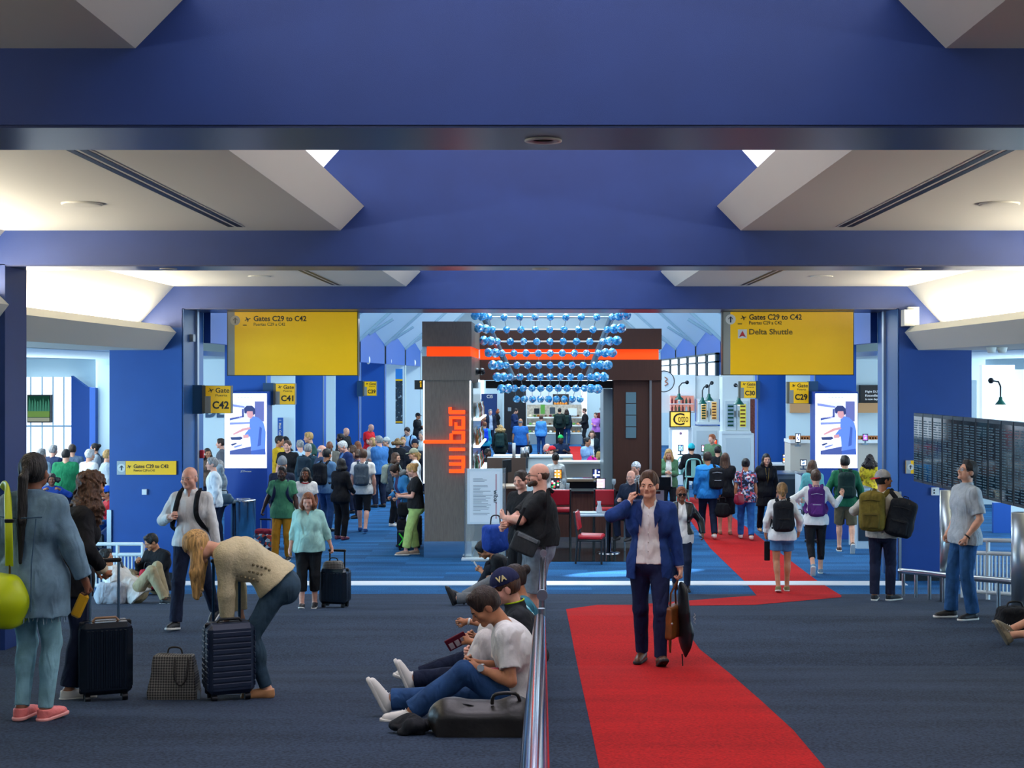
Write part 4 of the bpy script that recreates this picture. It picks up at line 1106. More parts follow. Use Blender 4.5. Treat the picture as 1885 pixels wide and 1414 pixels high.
mb = MB(); bxp(mb, 261, 269.5, 901, 911, 22.95, 22.995); tag(mb.build('wall_switch', mat('switch_white', '#e8e8e4', .4)), 'small white switch plate on left blue wall below yellow sign', 'switch')
r = empty('wall_socket', tuple(P3(1722, 911, 22.95)), 'white double socket box on right blue wall under the displays', 'socket')
mb = MB(); bxp(mb, 1716, 1729, 898, 912, 22.93, 22.995); mb.build('box', mat('switch_white', '#e8e8e4', .4), r)
mb = MB(); [bxp(mb, 1718.5 + 4 * 0, 1721, 901 + q, 904 + q, 22.925, 22.93) for q in (0, 5)]; mb.build('outlets', BLACK, r)
# emergency light box on the right shoulder of the portal
r = empty('emergency_light', tuple(P3(1678, 600, 22.7)), 'white box light fixed to the portal shoulder at right', 'light')
mb = MB(); bxp(mb, 1665, 1690, 570, 600, 22.75, 22.98); mb.build('housing', mat('lamp_box_white', '#f2efe4', .5), r)
mb = MB(); bxp(mb, 1672, 1692, 565, 598, 22.9, 22.99); mb.build('back_plate', mat('lamp_box_white', '#f2efe4', .5), r)
# twin white spot lamps under the right fascia
r = empty('twin_spotlight', tuple(P3(1835, 640, 22)), 'pair of white conical spot lamps under the right fascia', 'light')
for px in (1825, 1845): mb = MB(); c = P3(px, 650, 20.5); mb.lathe(c, [(.04, 0), (.055, .01), (.075, .09), (.04, .11)], 18); mb.build('lamp_head', mat('lamp_box_white', '#f2efe4', .5), r)
mb = MB(); bxp(mb, 1815, 1855, 634, 637, 20.45, 20.6); mb.build('mount', mat('lamp_box_white', '#f2efe4', .5), r)
mb = MB(); c = P3(362, 618, 23.5); mb.box(-5.82, -5.76, 23.42, 23.58, c.z - .1, c.z + .02); tag(mb.build('door_sensor', STEEL_D), 'small metal door sensor box high on left jamb', 'sensor')
r = empty('fire_alarm', tuple(P3(369, 840, 24.0)), 'red fire alarm pull box on left portal jamb', 'alarm')
mb = MB(); c = P3(369, 836, 24.1); mb.rbox((-5.775, 24.1, c.z), (.035, .05, .07), bev=.01); mb.build('case', mat('alarm_red', '#b5202a', .4), r)
mb = MB(); mb.box(-5.74, -5.73, 24.07, 24.13, c.z - .02, c.z + .01); mb.build('lever', mat('switch_white', '#e8e8e4', .4), r)

# ------------------------------------------------------------------ advertising totems with a man cooking
EM = lambda n, c, e=.95: mat('screen_' + n, c, .5, emit=e)
def totem(ox, label, d=28.75):
    f = lambda x: x + ox
    r = empty('advertising_totem', tuple(P3(f(452), 1001, d)), label, 'screen', 'advertising totems')
    mb = MB(); mb.box(X(f(413), d), X(f(492), d), d, 29.28, 0, Z(721, d)); mb.build('cabinet', mat('totem_blue', '#123f96', .4), r)
    mb = MB(); bxp(mb, f(413.5), f(491), 724.5, 862, d - .012, d); sc = mb.build('screen', EM('white', '#ffffff', 1.0), r)
    mb = MB(); q = d - .016
    ms = [EM('lavender', '#cfd2fb'), EM('wall', '#e9eaff'), EM('fridge', '#5a5f96'), EM('shirt', '#5d7fcf', .75), EM('shirtdark', '#3c58a8', .7), EM('skin', '#c98f93', .8), EM('hair', '#2c3566', .6), EM('pan', '#2d3a6a', .6), EM('dark', '#45528f', .7), EM('line', '#7a86c2', .8)]
    def sh(i, pts, o=0): mb.mi = i; pol(mb, [(f(a), b) for a, b in pts], q - .0015 * o, .002)
    R_ = lambda a, b, c, e: [(a, c), (b, c), (b, e), (a, e)]
    sh(1, R_(416, 489, 738, 837)); sh(0, R_(423, 462, 740, 778), 1); sh(2, R_(469, 486, 739, 776), 1); sh(9, [(417, 742), (450, 748), (450, 751), (417, 747)], 2); sh(1, R_(424, 446, 753, 769), 2); sh(8, [(423, 770), (449, 765), (449, 768), (423, 774)], 2); sh(8, R_(445, 449, 753, 768), 2)
    sh(9, [(423, 778), (462, 777), (462, 780), (423, 782)], 2)
    sh(1, R_(419, 423, 756, 837), 2); sh(8, [(423, 828), (462, 820), (462, 837), (423, 837)], 2); sh(1, [(423, 812), (462, 806), (462, 822), (423, 830)], 3); sh(7, [(424, 805), (444, 804), (447, 807), (442, 810), (426, 810)], 4)
    sh(9, [(430, 822), (445, 818), (446, 820), (432, 825)], 4); sh(7, [(425, 818), (435, 815), (436, 817), (427, 821)], 4)
    sh(3, [(460, 772), (466, 766), (476, 769), (485, 778), (489, 795), (488, 828), (489, 837), (463, 837), (461, 812), (459, 795)], 4)
    sh(4, [(462, 830), (488, 826), (489, 837), (462, 837)], 5)
    sh(4, [(478, 785), (482, 788), (480, 820), (474, 822)], 5)
    sh(3, [(462, 785), (466, 800), (455, 806), (450, 800)], 5)
    sh(5, [(446, 789), (460, 786), (461, 790), (449, 793), (430, 801), (428, 799)], 6); sh(5, [(447, 801), (457, 800), (458, 806), (448, 807)], 6)
    sh(5, [(454, 753), (466, 752), (468, 764), (462, 771), (456, 768), (454, 761)], 5); sh(6, [(449, 752), (454, 747), (464, 747), (469, 752), (470, 762), (466, 764), (465, 757), (455, 757), (453, 762), (450, 760)], 6)
    pic = mb.build('picture', ms, sc)
    mb = MB(); [bxp(mb, f(a), f(a + 4), 730.5, 732.5, q, q + .002) for a in range(437, 467, 6)]; mb.build('faint_print', mat('screen_faint', '#c4c7d6', .5, emit=.7), sc)
    label_text('JCDecaux', f(443), f(463), 866, 870, d - .006, mat('sign_white', '#dcdad2', .5), r, .001)
totem(0, 'tall advertising screen of a man cooking, beside the steel bin at left')
totem(1087.5, 'tall advertising screen of a man cooking, beyond the right yellow sign')
mb = MB(); mb.lathe((0, 0, 0), [(.235, 0), (.235, .05), (.245, .06), (.245, .84), (.25, .86), (.23, .885), (.16, .89), (.15, .86), (.0, .86)], 36)
for v in range(len(mb.v)): pass
b = mb.build('litter_bin', mat('bin_steel', '#b4bcc2', .22, metal=1.0, noise=.35, nscale=12, stretch=(14, 14, .2))); b.location = (X(448, 28.0), 28.0, 0)
tag(b, 'round brushed steel litter bin in front of the left advertising totem', 'bin')
# banner 'Main Cabin' and gate writing on the white cross walls
r = empty('lane_banner', tuple(P3(517, 830, 36.3)), 'narrow blue Main Cabin lane banner by the left queue', 'banner')
mb = MB(); bxp(mb, 511, 521, 769, 870, 36.2, 36.24); mb.build('banner_face', BLUE_H, r)
o = text('1  Main Cabin', (X(513.5, 36.19), 36.19, Z(772, 36.19)), .085, mat('sign_white', '#dcdad2', .5), r, rot=(90, 90, 0), bold=.001)
r = empty('wall_lettering', tuple(P3(395, 770, 36.4)), 'dark letters DE on white cross wall behind the C42 sign', 'lettering')
label_text('DE', 378, 412, 742, 769, 36.48, mat('dark_blue_letters', '#1c4468', .5), r, .004)
# right: departures monitor and small screens in the gap beside the right totem
r = empty('gate_monitor', tuple(P3(1600, 750, 36.3)), 'black gate monitor with a few white words at right edge of portal', 'screen')
mb = MB(); bxp(mb, 1584, 1640, 709, 748, 36.3, 36.5); mb.build('case', BLACK, r)
for i, (t, a, b, c, e) in enumerate((('Flight DL54', 1593, 1620, 719, 724), ('Knoxville,', 1593, 1617, 726, 731), ('is now depa', 1593, 1618, 733, 738))): label_text(t, a, b, c, e, 36.29, mat('screen_text', '#c9d4dd', .5, emit=.7), r)
# dark hanging beam with C35 board, exit sign
r = empty('gate_board', tuple(P3(900, 757, 70.5)), 'dark blue gate C35 board behind the chandelier', 'sign')
mb = MB(); bxp(mb, 886, 915, 725, 790, 70.5, 70.7); mb.build('board', mat('board_navy', '#12346c', .5), r)
label_text('C35', 896, 907, 727, 733, 70.48, mat('sign_white', '#dcdad2', .5), r, .002)
r = empty('toilet_sign', tuple(P3(770, 716, 29)), 'small dark sign with yellow figure left of the bar pillar', 'sign')
mb = MB(); bxp(mb, 763, 780, 700, 717, 29, 29.1); bxp(mb, 780, 802, 707, 710, 29.03, 29.07); mb.build('board', mat('board_dark', '#12262c', .5), r)
mb = MB(); bxp(mb, 773, 776, 706, 713, 28.98, 29); mb.ball(P3(774.5, 703.5, 28.99), .025, 8, 6); mb.build('figure', YEL, r)
# tall posters and lamps of the left gates
r = empty('poster_banner', tuple(P3(735, 780, 50)), 'tall narrow black and yellow poster beyond the left queue', 'poster')
mb = MB(); mb.box(X(728, 50), X(741, 50), 50, 50.05, Z(780, 50), Z(679, 50)); mb.build('poster_face', pattern_mat('poster_city', ['#10202c', '#1d3a4c', '#23303a', '#8fa2a8'], 9, kind='noise'), r)
mb = MB(); bxp(mb, 728, 741, 679, 698, 49.98, 50); mb.build('blue_heading', mat('poster_blue', '#2d86d6', .5), r)
mb = MB(); bxp(mb, 728, 741, 698, 701, 49.97, 50); bxp(mb, 728, 741, 776, 778, 49.97, 50); mb.build('yellow_stripe', YEL, r)
for i, (px, py, d) in enumerate(((678, 663, 47), (718, 665, 54), (749, 667, 61), (763, 668, 64))):
    r = empty('wall_spotlight', tuple(P3(px, py, d)), ('white wall spot lamp above the C39 sign', 'small white spot lamp on a bar, second from the C39 sign', 'small white spot lamp on a bar, third from the C39 sign', 'small white spot lamp on a bar nearest the bar pillar')[i], 'light', 'left gate spot lamps')
    mb = MB(); mb.ball(P3(px, py, d), .11, 10, 8, (.6, .8, 1.3)); mb.build('lamp_head', mat('lamp_box_white', '#f2efe4', .5), r)
    mb = MB(); a = P3(px, py - 1, d); mb.tube([a, a + Vector((-.35, .6, .05))], .025, 6); mb.build('arm', STEEL_D, r)
# wall television at far left
r = empty('television', tuple(P3(75, 777, 36.1)), 'wall television showing green trees and yellow flowers, far left', 'television')
mb = MB(); bxp(mb, 50, 93, 727, 778, 36.05, 36.2); mb.build('case', BLACK, r)
mb = MB(); q = 36.03
ms = [EM('tvdark', '#1d4a3c', .6), EM('tvgreen', '#2f6a4c', .7), EM('tvyellow', '#c9c22c', .8), EM('tvgrass', '#5f7a2a', .7), EM('tvpath', '#8f8a70', .6)]
def sh(i, a, b, c, e): mb.mi = i; bxp(mb, a, b, c, e, q - .001 * i, q)
sh(0, 51, 91, 729, 776)
for i, px in enumerate(range(52, 90, 5)): mb.mi = 1; pol(mb, [(px, 757), (px + 1, 738 + (i * 7) % 9), (px + 2, 731 + (i * 5) % 8), (px + 4, 740), (px + 4.5, 757)], q - .002, .001)
sh(3, 51, 91, 757, 768); sh(2, 51, 91, 759, 765); sh(4, 51, 91, 769, 776); mb.build('screen', ms, r)
# ------------------------------------------------------------------ the bar in the middle: pillar, canopy, counters, chandelier
dB = 25.8
xL, xR = X(777, dB), X(868, dB)
r = empty('bar_pillar', ((xL + xR) / 2, dB, 0), 'grey-brown laminate bar pillar with orange vertical wibar letters', 'pillar')
mb = MB(); mb.box(xL, xR, dB, 29.3, Z(638, dB), Z(592, dB)); mb.build('top_block', WOOD_G, r)
mb = MB(); mb.box(xL, xR, dB, 29.3, Z(700, dB), Z(656, dB)); mb.build('middle_block', WOOD_G, r)
mb = MB(); mb.box(X(781, dB), X(865, dB), dB + .04, 29.3, Z(997, dB), Z(700, dB)); mb.build('shaft', WOOD_G, r)
mb = MB(); mb.box(X(786, dB), xR - .02, dB + .05, 29.3, Z(656, dB), Z(638, dB)); mb.build('lit_band', ORANGE, r)
mb = MB(); mb.box(X(777, dB), X(785, dB), dB + .03, 29.2, Z(656, dB), Z(638, dB)); mb.build('band_end', mat('pale_acrylic', '#b9dce8', .4), r)
mb = MB(); mb.box(X(780, dB), X(868, dB), dB + .02, 29.3, 0, Z(997, dB)); mb.build('steel_base', CHROME, r)
for a, b in ((779, 781), (864.5, 867)):
    mb = MB(); bxp(mb, a, b, 701, 890, dB + .03, dB + .06); mb.build('light_strip', LED, r)
# orange letters reading upwards
def zb(mb, a, b, c, e): bxp(mb, 760 + a / 3.927, 760 + b / 3.927, 560 + c / 3.927, 560 + e / 3.927, dB - .03 - .002 * len(mb.f) / 6, dB + .05)
L = {'r': [(262, 376, 768, 794), (258, 280, 745, 790)], 'a': [(262, 376, 812, 832), (262, 284, 812, 880), (352, 376, 812, 906), (300, 376, 882, 906), (300, 320, 856, 906)],
     'b': [(75, 376, 984, 1008), (352, 376, 920, 1008), (266, 288, 936, 1008), (284, 376, 918, 940)], 'i': [(262, 376, 1040, 1062)], 'w': [(352, 376, 1102, 1212), (262, 376, 1098, 1122), (262, 376, 1146, 1168), (262, 376, 1196, 1220)]}
for ch, bs in L.items():
    mb = MB(); [zb(mb, *q) for q in bs]; mb.build('letter', ORANGE_L, r)
# inner face of the pillar: lit glass shelves with bottles
mb = MB()
for z in (1.5, 2.0, 2.5): mb.box(xR, xR + .14, 26.1, 29.2, z, z + .03)
mb.build('shelf', LED, r)
mb = MB(); mb.box(xR, xR + .02, 26.0, 29.3, 1.2, 3.2); mb.build('mirror_back', mat('mirror_grey', '#93a3a6', .1, metal=.8), r)
BOT = [mat('bottle_' + n, c, .1, spec=.8) for n, c in (('green', '#1d4a2c'), ('amber', '#7a4a1a'), ('clear', '#b8ccd0'), ('red', '#7a1c1c'))]
def bottle(x, y, z, m, h=.28, lab='slim bottle on the lit pillar shelf', grp='bottles on the pillar shelves'):
    mb = MB(); mb.lathe((0, 0, 0), [(.034, 0), (.036, .01), (.036, h * .6), (.014, h * .78), (.013, h)], 10); o = mb.build('bottle', m); o.location = (x, y, z); tag(o, lab, 'bottle', grp)
for j, z in enumerate((1.53, 2.03, 2.53)):
    for i in range(6): bottle(xR + .075, 26.35 + i * .48 + j * .1, z, BOT[(i * 3 + j) % 4])
# header canopy
dH = 29.3
x0, x1 = X(868, dB), X(1218, dH)
r = empty('bar_canopy', ((x0 + x1) / 2, dH, 0), 'dark brown canopy beam with a glowing orange band over the bar', 'canopy')
mb = MB(); mb.box(x0, x1, dH, dH + .7, Z(643, dH), Z(605, dH)); mb.build('upper_fascia', WOOD, r)
mb = MB(); mb.box(x0, x1, dH, dH + .7, Z(700, dH), Z(662, dH)); mb.build('lower_fascia', WOOD, r)
mb = MB(); mb.box(x0, x1 - .06, dH + .06, dH + .6, Z(662, dH), Z(643, dH)); mb.build('lit_band', ORANGE, r)
mb = MB(); bxp(mb, 894, 1165, 701, 715, dH + .5, dH + .6); mb.build('pelmet', BLACK, r)  # black hanging pelmet under the canopy
mb = MB(); mb.box(X(1130, dH), X(1196, dH), dH + .1, dH + .7, 0, Z(700, dH)); col = mb.build('support_panel', WOOD, r)
mb = MB(); mb.box(X(1200, dH), X(1218, dH), dH + .05, dH + .7, 0, Z(700, dH)); mb.build('support_post', WOOD, r)
mb = MB(); mb.box(X(1196, dH), X(1200, dH), dH + .05, dH + .3, 0, Z(700, dH)); mb.build('steel_edge', STEEL, r)
mb = MB(); mb.box(X(1112, dH), X(1129, dH), dH + .3, dH + 1.9, .9, Z(716, dH)); mb.build('end_shelf', mat('shelf_grey', '#7e9099', .3), r)
for i in range(4):
    mb = MB(); bxp(mb, 1152, 1171, 722 + i * 21.5, 722 + i * 21.5 + 20, dH + .08, dH + .1); mb.build('glass_inset', mat('inset_glass', '#5f7f8c', .2, spec=.8), col)
for px in (877, 887):
    mb = MB(); mb.ball(P3(px, 684, 27.5), .07, 10, 8, (1, 1.2, 1)); o = mb.build('spotlight', BLACK); tag(o, 'black spot lamp on the side of the bar pillar, ' + ('outer' if px > 880 else 'inner') + ' of two', 'light', 'pillar spot lamps')
# floor of dark polished tiles
mb = MB(); mb.add([(-1.25, 25.3, .006), (2.55, 25.3, .006), (2.55, 36, .006), (-1.25, 36, .006)], [(0, 1, 2, 3)])
struct(mb.build('floor_dark_tiles', mat('black_polished_tile', '#22292c', .08, spec=.8, noise=.25, nscale=2)))
# counters
r = empty('bar_counter', (0.4, 28, 0), 'long black bar counter with dark wood front', 'counter')
mb = MB(); mb.box(X(960, 28), X(1215, 28), 27.9, 28.55, 1.0, 1.05); mb.build('counter_top', mat('black_gloss', '#0d1116', .06, spec=.9), r)
mb = MB(); mb.box(X(965, 28), X(1190, 28), 28.1, 28.5, .12, 1.0); mb.build('front_panel', mat('bar_wood', '#6d4a40', .35, noise=.3, nscale=5, stretch=(9, 9, .4)), r)
mb = MB(); mb.box(X(965, 28), X(1190, 28), 28.14, 28.5, 0, .12); mb.build('kick_plate', STEEL, r)
mb = MB(); mb.box(X(1200, 28), X(1222, 28), 27.95, 28.5, 0, 1.06); mb.build('end_post', STEEL, r)
mb = MB(); mb.box(X(1192, 28), X(1235, 28), 28.0, 28.5, 1.06, 1.32); mb.build('raised_end', mat('black_gloss', '#0d1116', .06, spec=.9), r)
r = empty('service_counter', (-.9, 27.6, 0), 'dark brown service counter with a pale wood top beside the menu panel', 'counter')
mb = MB(); mb.box(X(868, 27.6), X(966, 27.6), 27.6, 28.2, .1, Z(899, 27.6)); mb.build('front_panel', WOOD, r)
mb = MB(); mb.box(X(868, 27.6), X(970, 27.6), 27.55, 28.25, Z(899, 27.6), Z(895, 27.6)); mb.build('counter_top', mat('pale_wood', '#b59a80', .4), r)
mb = MB(); mb.box(X(890, 27.6), X(966, 27.6), 29.4, 29.8, 1.0, 1.62); sh_ = mb.build('back_shelf', mat('shelf_brown', '#5b4a42', .5), r)
r = empty('sushi_counter', (.4, 31.5, 0), 'white glass fronted food counter behind the bar', 'counter')
dC = 31.5
mb = MB(); mb.box(X(1040, dC), X(1200, dC), dC, dC + .6, 0, Z(884, dC)); mb.build('front_panel', mat('counter_navy', '#131d2c', .3), r)
mb = MB(); mb.box(X(1028, dC), X(1200, dC), dC + .1, dC + .14, Z(880, dC), Z(853, dC)); mb.build('glass_screen', mat('milk_glass', '#cfdde0', .25), r)
mb = MB(); mb.box(X(1028, dC), X(1200, dC), dC - .05, dC + .45, Z(853, dC), Z(849.5, dC)); mb.build('top_ledge', mat('ledge_white', '#eef2f0', .3), r)
mb = MB(); mb.box(X(1040, dC), X(1200, dC), dC - .12, dC + .1, Z(886, dC), Z(882, dC)); mb.build('pass_ledge', mat('pale_wood', '#b59a80', .4), r)
mb = MB(); mb.box(X(1116, dC), X(1121, dC), dC + .05, dC + .12, Z(884, dC), Z(853, dC)); mb.build('divider', STEEL_D, r)
r = empty('rear_counter', (-.5, 34.5, 0), 'second white glass counter further back at left', 'counter')
dC = 34.5
mb = MB(); mb.box(X(912, dC), X(1054, dC), dC, dC + .5, 0, Z(842, dC)); mb.build('body', mat('milk_glass', '#cfdde0', .25), r)
mb = MB(); mb.box(X(908, dC), X(1054, dC), dC - .06, dC + .5, Z(842, dC), Z(838.5, dC)); mb.build('top_ledge', mat('ledge_white', '#eef2f0', .3), r)
mb = MB(); mb.box(X(968, dC), X(972, dC), dC - .07, dC, Z(862, dC), Z(842, dC)); mb.build('divider', STEEL_D, r)
mb = MB(); mb.box(X(1036, dC), X(1052, dC), dC - .03, dC - .005, Z(849, dC), Z(843, dC)); mb.build('price_card', mat('card_cream', '#e5d9b8', .6), r)
mb = MB(); mb.box(X(880, 31), X(908, 31), 30.6, 34, 1.18, 1.24); tag(mb.build('side_counter', mat('ledge_white', '#eef2f0', .3)), 'white side counter slab running back along the pillar', 'counter')
# tablets, jars and glassware on the counters
def tablet(px, py0, py1, d, w, cols, label):
    r = empty('tablet', tuple(P3(px, py1, d)), label, 'tablet', 'ordering tablets on the bar')
    mb = MB(); bxp(mb, px - w / 2, px + w / 2, py0, py1, d, d + .02); mb.build('case', BLACK, r)
    mb = MB(); ms = [EM('tab_' + c, '#' + c, .9) for c in cols]
    n = 4
    for i in range(n):
        for j in range(n + 1):
            mb.mi = (i * 5 + j * 3 + i * j) % len(cols); a = px - w / 2 + 1.2; ww = (w - 2.4) / n; hh = (py1 - py0 - 3) / (n + 1)
            bxp(mb, a + i * ww, a + (i + 1) * ww, py0 + 1.5 + j * hh, py0 + 1.5 + (j + 1) * hh, d - .004, d)
    mb.build('screen', ms, r)
    mb = MB(); bxp(mb, px - 1.5, px + 1.5, py1, py1 + 6, d + .005, d + .03); bxp(mb, px - 5, px + 5, py1 + 5, py1 + 7, d - .03, d + .08); mb.build('stand', STEEL_D, r)
tablet(1027, 864, 882, 28.4, 15, ['ffffff', 'f5b23c', 'fff0d8', 'e88a2c'], 'tablet with a white and orange menu on the bar counter')
tablet(1022, 880, 899, 28.1, 16, ['20262e', 'f04a5a', '39c06a', 'f0f0f0', '20262e'], 'tablet with colourful icons behind the bald man')
tablet(1098, 863, 881, 28.4, 15, ['1c2c66', 'f2f4f8', '27459a', '1c2c66'], 'tablet with a dark blue screen in the middle of the bar')
tablet(1106, 880, 900, 28.1, 17, ['ffffff', 'ffd9d0', 'f2f2f2', 'd8c8e8'], 'tablet with a pale picture grid in front of the blue one')
for i, (px, py, h, w, m) in enumerate(((876, 880, .2, .05, STEEL), (963, 862, .2, .06, STEEL), (970, 862, .22, .05, STEEL), (946, 858, .30, .035, mat('paper_cup', '#dfe6e8', .5)))):
    d = 29.6; mb = MB(); mb.lathe((0, 0, 0), [(w, 0), (w, h), (w * .8, h)], 14); o = mb.build('canister', m); o.location = (X(px, d), d, 1.62)
    tag(o, ('steel canister at the pillar end of the back shelf', 'squat steel canister on the back shelf', 'taller steel canister on the back shelf', 'slim pale cup stack on the back shelf')[i], 'canister', 'canisters on the back shelf')
def wine_glass(px, d, z, label):
    mb = MB(); mb.lathe((0, 0, 0), [(.035, 0), (.033, .006), (.006, .012), (.005, .09), (.03, .115), (.042, .16), (.036, .22)], 14); o = mb.build('wine_glass', mat('glassware', '#cfe4ee', .05, alpha=.45, spec=1)); o.location = (X(px, d), d, z); tag(o, label, 'glass', 'wine glasses on the bar')
wine_glass(1038, 28.3, 1.05, 'empty wine glass beside the orange menu tablet'); wine_glass(1130, 28.2, 1.05, 'empty wine glass right of the pale tablet'); wine_glass(1207, 28.2, 1.06, 'empty wine glass at the right end of bar')
mb = MB(); mb.lathe((0, 0, 0), [(.035, 0), (.04, .13), (.036, .13)], 14); o = mb.build('tumbler', mat('glassware', '#cfe4ee', .05, alpha=.45, spec=1)); o.location = (X(1045, 28.3), 28.3, 1.05); tag(o, 'straight water glass on the bar counter', 'glass')
r = empty('bar_monitor', tuple(P3(932, 870, 28.6)), 'black till monitor turned sideways at the service counter', 'monitor')
mb = MB(); c = P3(933, 858, 28.6); mb.rbox(c, (.17, .02, .13), Matrix.Rotation(math.radians(62), 3, 'Z'), .01); mb.build('case', BLACK, r)
mb = MB(); mb.box(c.x - .02, c.x + .02, 28.58, 28.62, 1.13, c.z); mb.build('stand', BLACK, r)
# glass screen with the menu poster
dG = 25.62
r = empty('glass_partition', (X(890, dG), dG, 0), 'frameless clear glass screen beside the bar pillar', 'screen')
mb = MB(); mb.box(X(856, dG), X(930, dG), dG, dG + .015, .03, Z(862, dG)); mb.build('pane', GLASS, r)
mb = MB(); mb.box(X(855, dG), X(856.5, dG), dG - .005, dG + .02, .03, Z(862, dG)); mb.box(X(929.5, dG), X(931, dG), dG - .005, dG + .02, .03, Z(862, dG)); mb.build('edge_trim', STEEL, r)
mb = MB(); mb.box(X(850, dG), X(935, dG), dG - .15, dG + .1, 0, .03); mb.build('floor_plate', mat('plate_pale', '#cfdce2', .3), r)
r = empty('menu_poster', tuple(P3(892, 965, dG - .02)), 'white menu poster with small print and wibar heading on the glass', 'poster')
mb = MB(); bxp(mb, 860, 925, 863, 965, dG - .02, dG - .004); mb.build('paper', mat('poster_paper', '#dbe6ea', .5), r)
mb = MB(); bxp(mb, 865, 920, 868, 961, dG - .023, dG - .02); mb.build('inner_sheet', mat('poster_paper2', '#eaf1f3', .5), r)
mb = MB(); rnd = random.Random(3)
for i in range(27):
    y = 881 + i * 2.55
    if i in (3, 4, 24): continue
    bxp(mb, 871, 871 + rnd.uniform(12, 36), y, y + .7, dG - .026, dG - .023)
mb.build('small_print', mat('print_grey', '#5c6a78', .6), r)
mb = MB(); bxp(mb, 912, 914.5, 873, 902, dG - .026, dG - .023); bxp(mb, 912, 914.5, 925, 955, dG - .026, dG - .023); mb.build('pink_rule', mat('print_pink', '#c79aa2', .6), r)
text('wibar', (X(909, dG - .026), dG - .026, Z(902, dG)), .11, mat('print_dark', '#252c36', .6), r, rot=(90, 90, 0), bold=.002, ext=.001)
# ---- chairs and table
RED = mat('red_leather', '#b01424', .35)
FR = mat('black_chair_frame', '#14171c', .35)
def dining_chair(x, y, yaw, label, seat=.47, back=.92, w=.215):
    r = empty('dining_chair', (x, y, 0), label, 'chair', 'red seated chairs at the bar'); R = Matrix.Rotation(math.radians(yaw), 3, 'Z'); T = lambda v: Vector((x, y, 0)) + R @ Vector(v)
    def tb(pts, rad, n): mb = MB(); mb.tube([T(p) for p in pts], rad, 8); mb.build(n, FR, r)
    for sx in (-1, 1): tb([(sx * w, w, 0), (sx * w * .97, w, seat - .04)], .019, 'leg'); tb([(sx * w, -w * 1.15, 0), (sx * w * .97, -w, seat)], .019, 'leg')
    tb([(w, w * .95, seat - .05), (w, -w * .95, seat - .05), (-w, -w * .95, seat - .05), (-w, w * .95, seat - .05), (w, w * .95, seat - .05)], .02, 'seat_frame')
    mb = MB(); mb.rbox(T((0, 0, seat)), (w * 1.03, w * 1.05, .04), R, .025); mb.build('seat', RED, r)
    mb = MB(); mb.rbox(T((0, -w * 1.12, seat + (back - seat) * .62)), (w * .95, .03, (back - seat) * .36), R @ Matrix.Rotation(math.radians(8), 3, 'X'), .02); b = mb.build('backrest', RED, r)
    for sx in (-1, 1): tb([(sx * w * .97, -w, seat - .03), (sx * w * .97, -w * 1.28, back)], .018, 'back_post')
d = dist_of(1036)
dining_chair(X(1088, d), d, -100, 'low black framed chair with red seat, at table behind the walking man')
dining_chair(X(1031, 27.3), 27.3, 0, 'tall black bar stool with red back, behind the bald man', .74, 1.16, .2)
dining_chair(X(1112, 27.3), 27.3, 0, 'tall black bar stool with red back, at middle of the bar', .74, 1.16, .2)
dT = 26.5
r = empty('bar_table', (X(1105, dT), dT, 0), 'small pale topped table with steel leg beside the red chair', 'table')
mb = MB(); mb.rbox((X(1105, dT), dT, .74), (.42, .35, .02), None, .01); mb.build('table_top', mat('table_grey', '#a8b8c4', .2), r)
mb = MB(); mb.lathe((X(1120, dT), dT, 0), [(.22, 0), (.22, .02), (.05, .03), (.05, .72)], 20); mb.build('pedestal', CHROME, r)
mb = MB(); mb.lathe((0, 0, 0), [(.05, 0), (.06, .05), (.03, .16), (.04, .22)], 14); o = mb.build('carafe', mat('glassware', '#cfe4ee', .05, alpha=.45, spec=1)); o.location = (X(1103, dT), dT, .76); tag(o, 'clear glass carafe on the small bar table', 'carafe')
mb = MB(); mb.rbox((X(1080, dT), dT - .1, .775), (.18, .1, .012), None, .005); tag(mb.build('place_setting', mat('napkin_pale', '#c9d8e2', .5)), 'folded pale napkin and menu on small bar table', 'napkin')

# ---- chandelier of blue crystal balls
r = empty('chandelier', (0, 27, Z(570, 27)), 'hanging trapezoid chandelier of faceted blue crystal balls on steel rods', 'chandelier')
rows = [(584, 899.5, 1127), (607, 906, 1118), (629, 915, 1110), (650.5, 924, 1102), (672.5, 931, 1094), (694, 939, 1087), (715, 947, 1076), (735, 951, 1068)]
ms_b = [mat('crystal_blue', '#62c4f8', .08, metal=.15, spec=1.0), mat('crystal_deep', '#369fe2', .08, metal=.15, spec=1.0), mat('crystal_pale', '#d0f2ff', .06, metal=.1, spec=1.0), mat('crystal_glint', '#d8a8c8', .1, metal=.2, spec=1.0)]  # opaque crystal: light passing through and glints are put into the facet colours
rr = random.Random(5)
bead_me = []
for v in range(3):
    bm = bmesh.new(); bmesh.ops.create_icosphere(bm, subdivisions=2, radius=1.0)
    for p in bm.verts: p.co *= rr.uniform(.9, 1.04)
    me = bpy.data.meshes.new('bead'); 
    for q in ms_b: me.materials.append(q)
    for f in bm.faces: f.material_index = rr.choices((0, 1, 2, 3), (48, 32, 17, 3))[0]; f.smooth = False
    bm.to_mesh(me); bm.free(); bead_me.append(me)
def bead(p, rad):
    o = bpy.data.objects.new('bead', bead_me[rr.randrange(3)]); COL.objects.link(o); o.parent = r; o.location = Vector(p) - r.location; o.scale = (rad,) * 3; o.rotation_euler = [rr.uniform(0, 6) for _ in range(3)]
mb_r = MB(); mb_w = MB(); grid = []
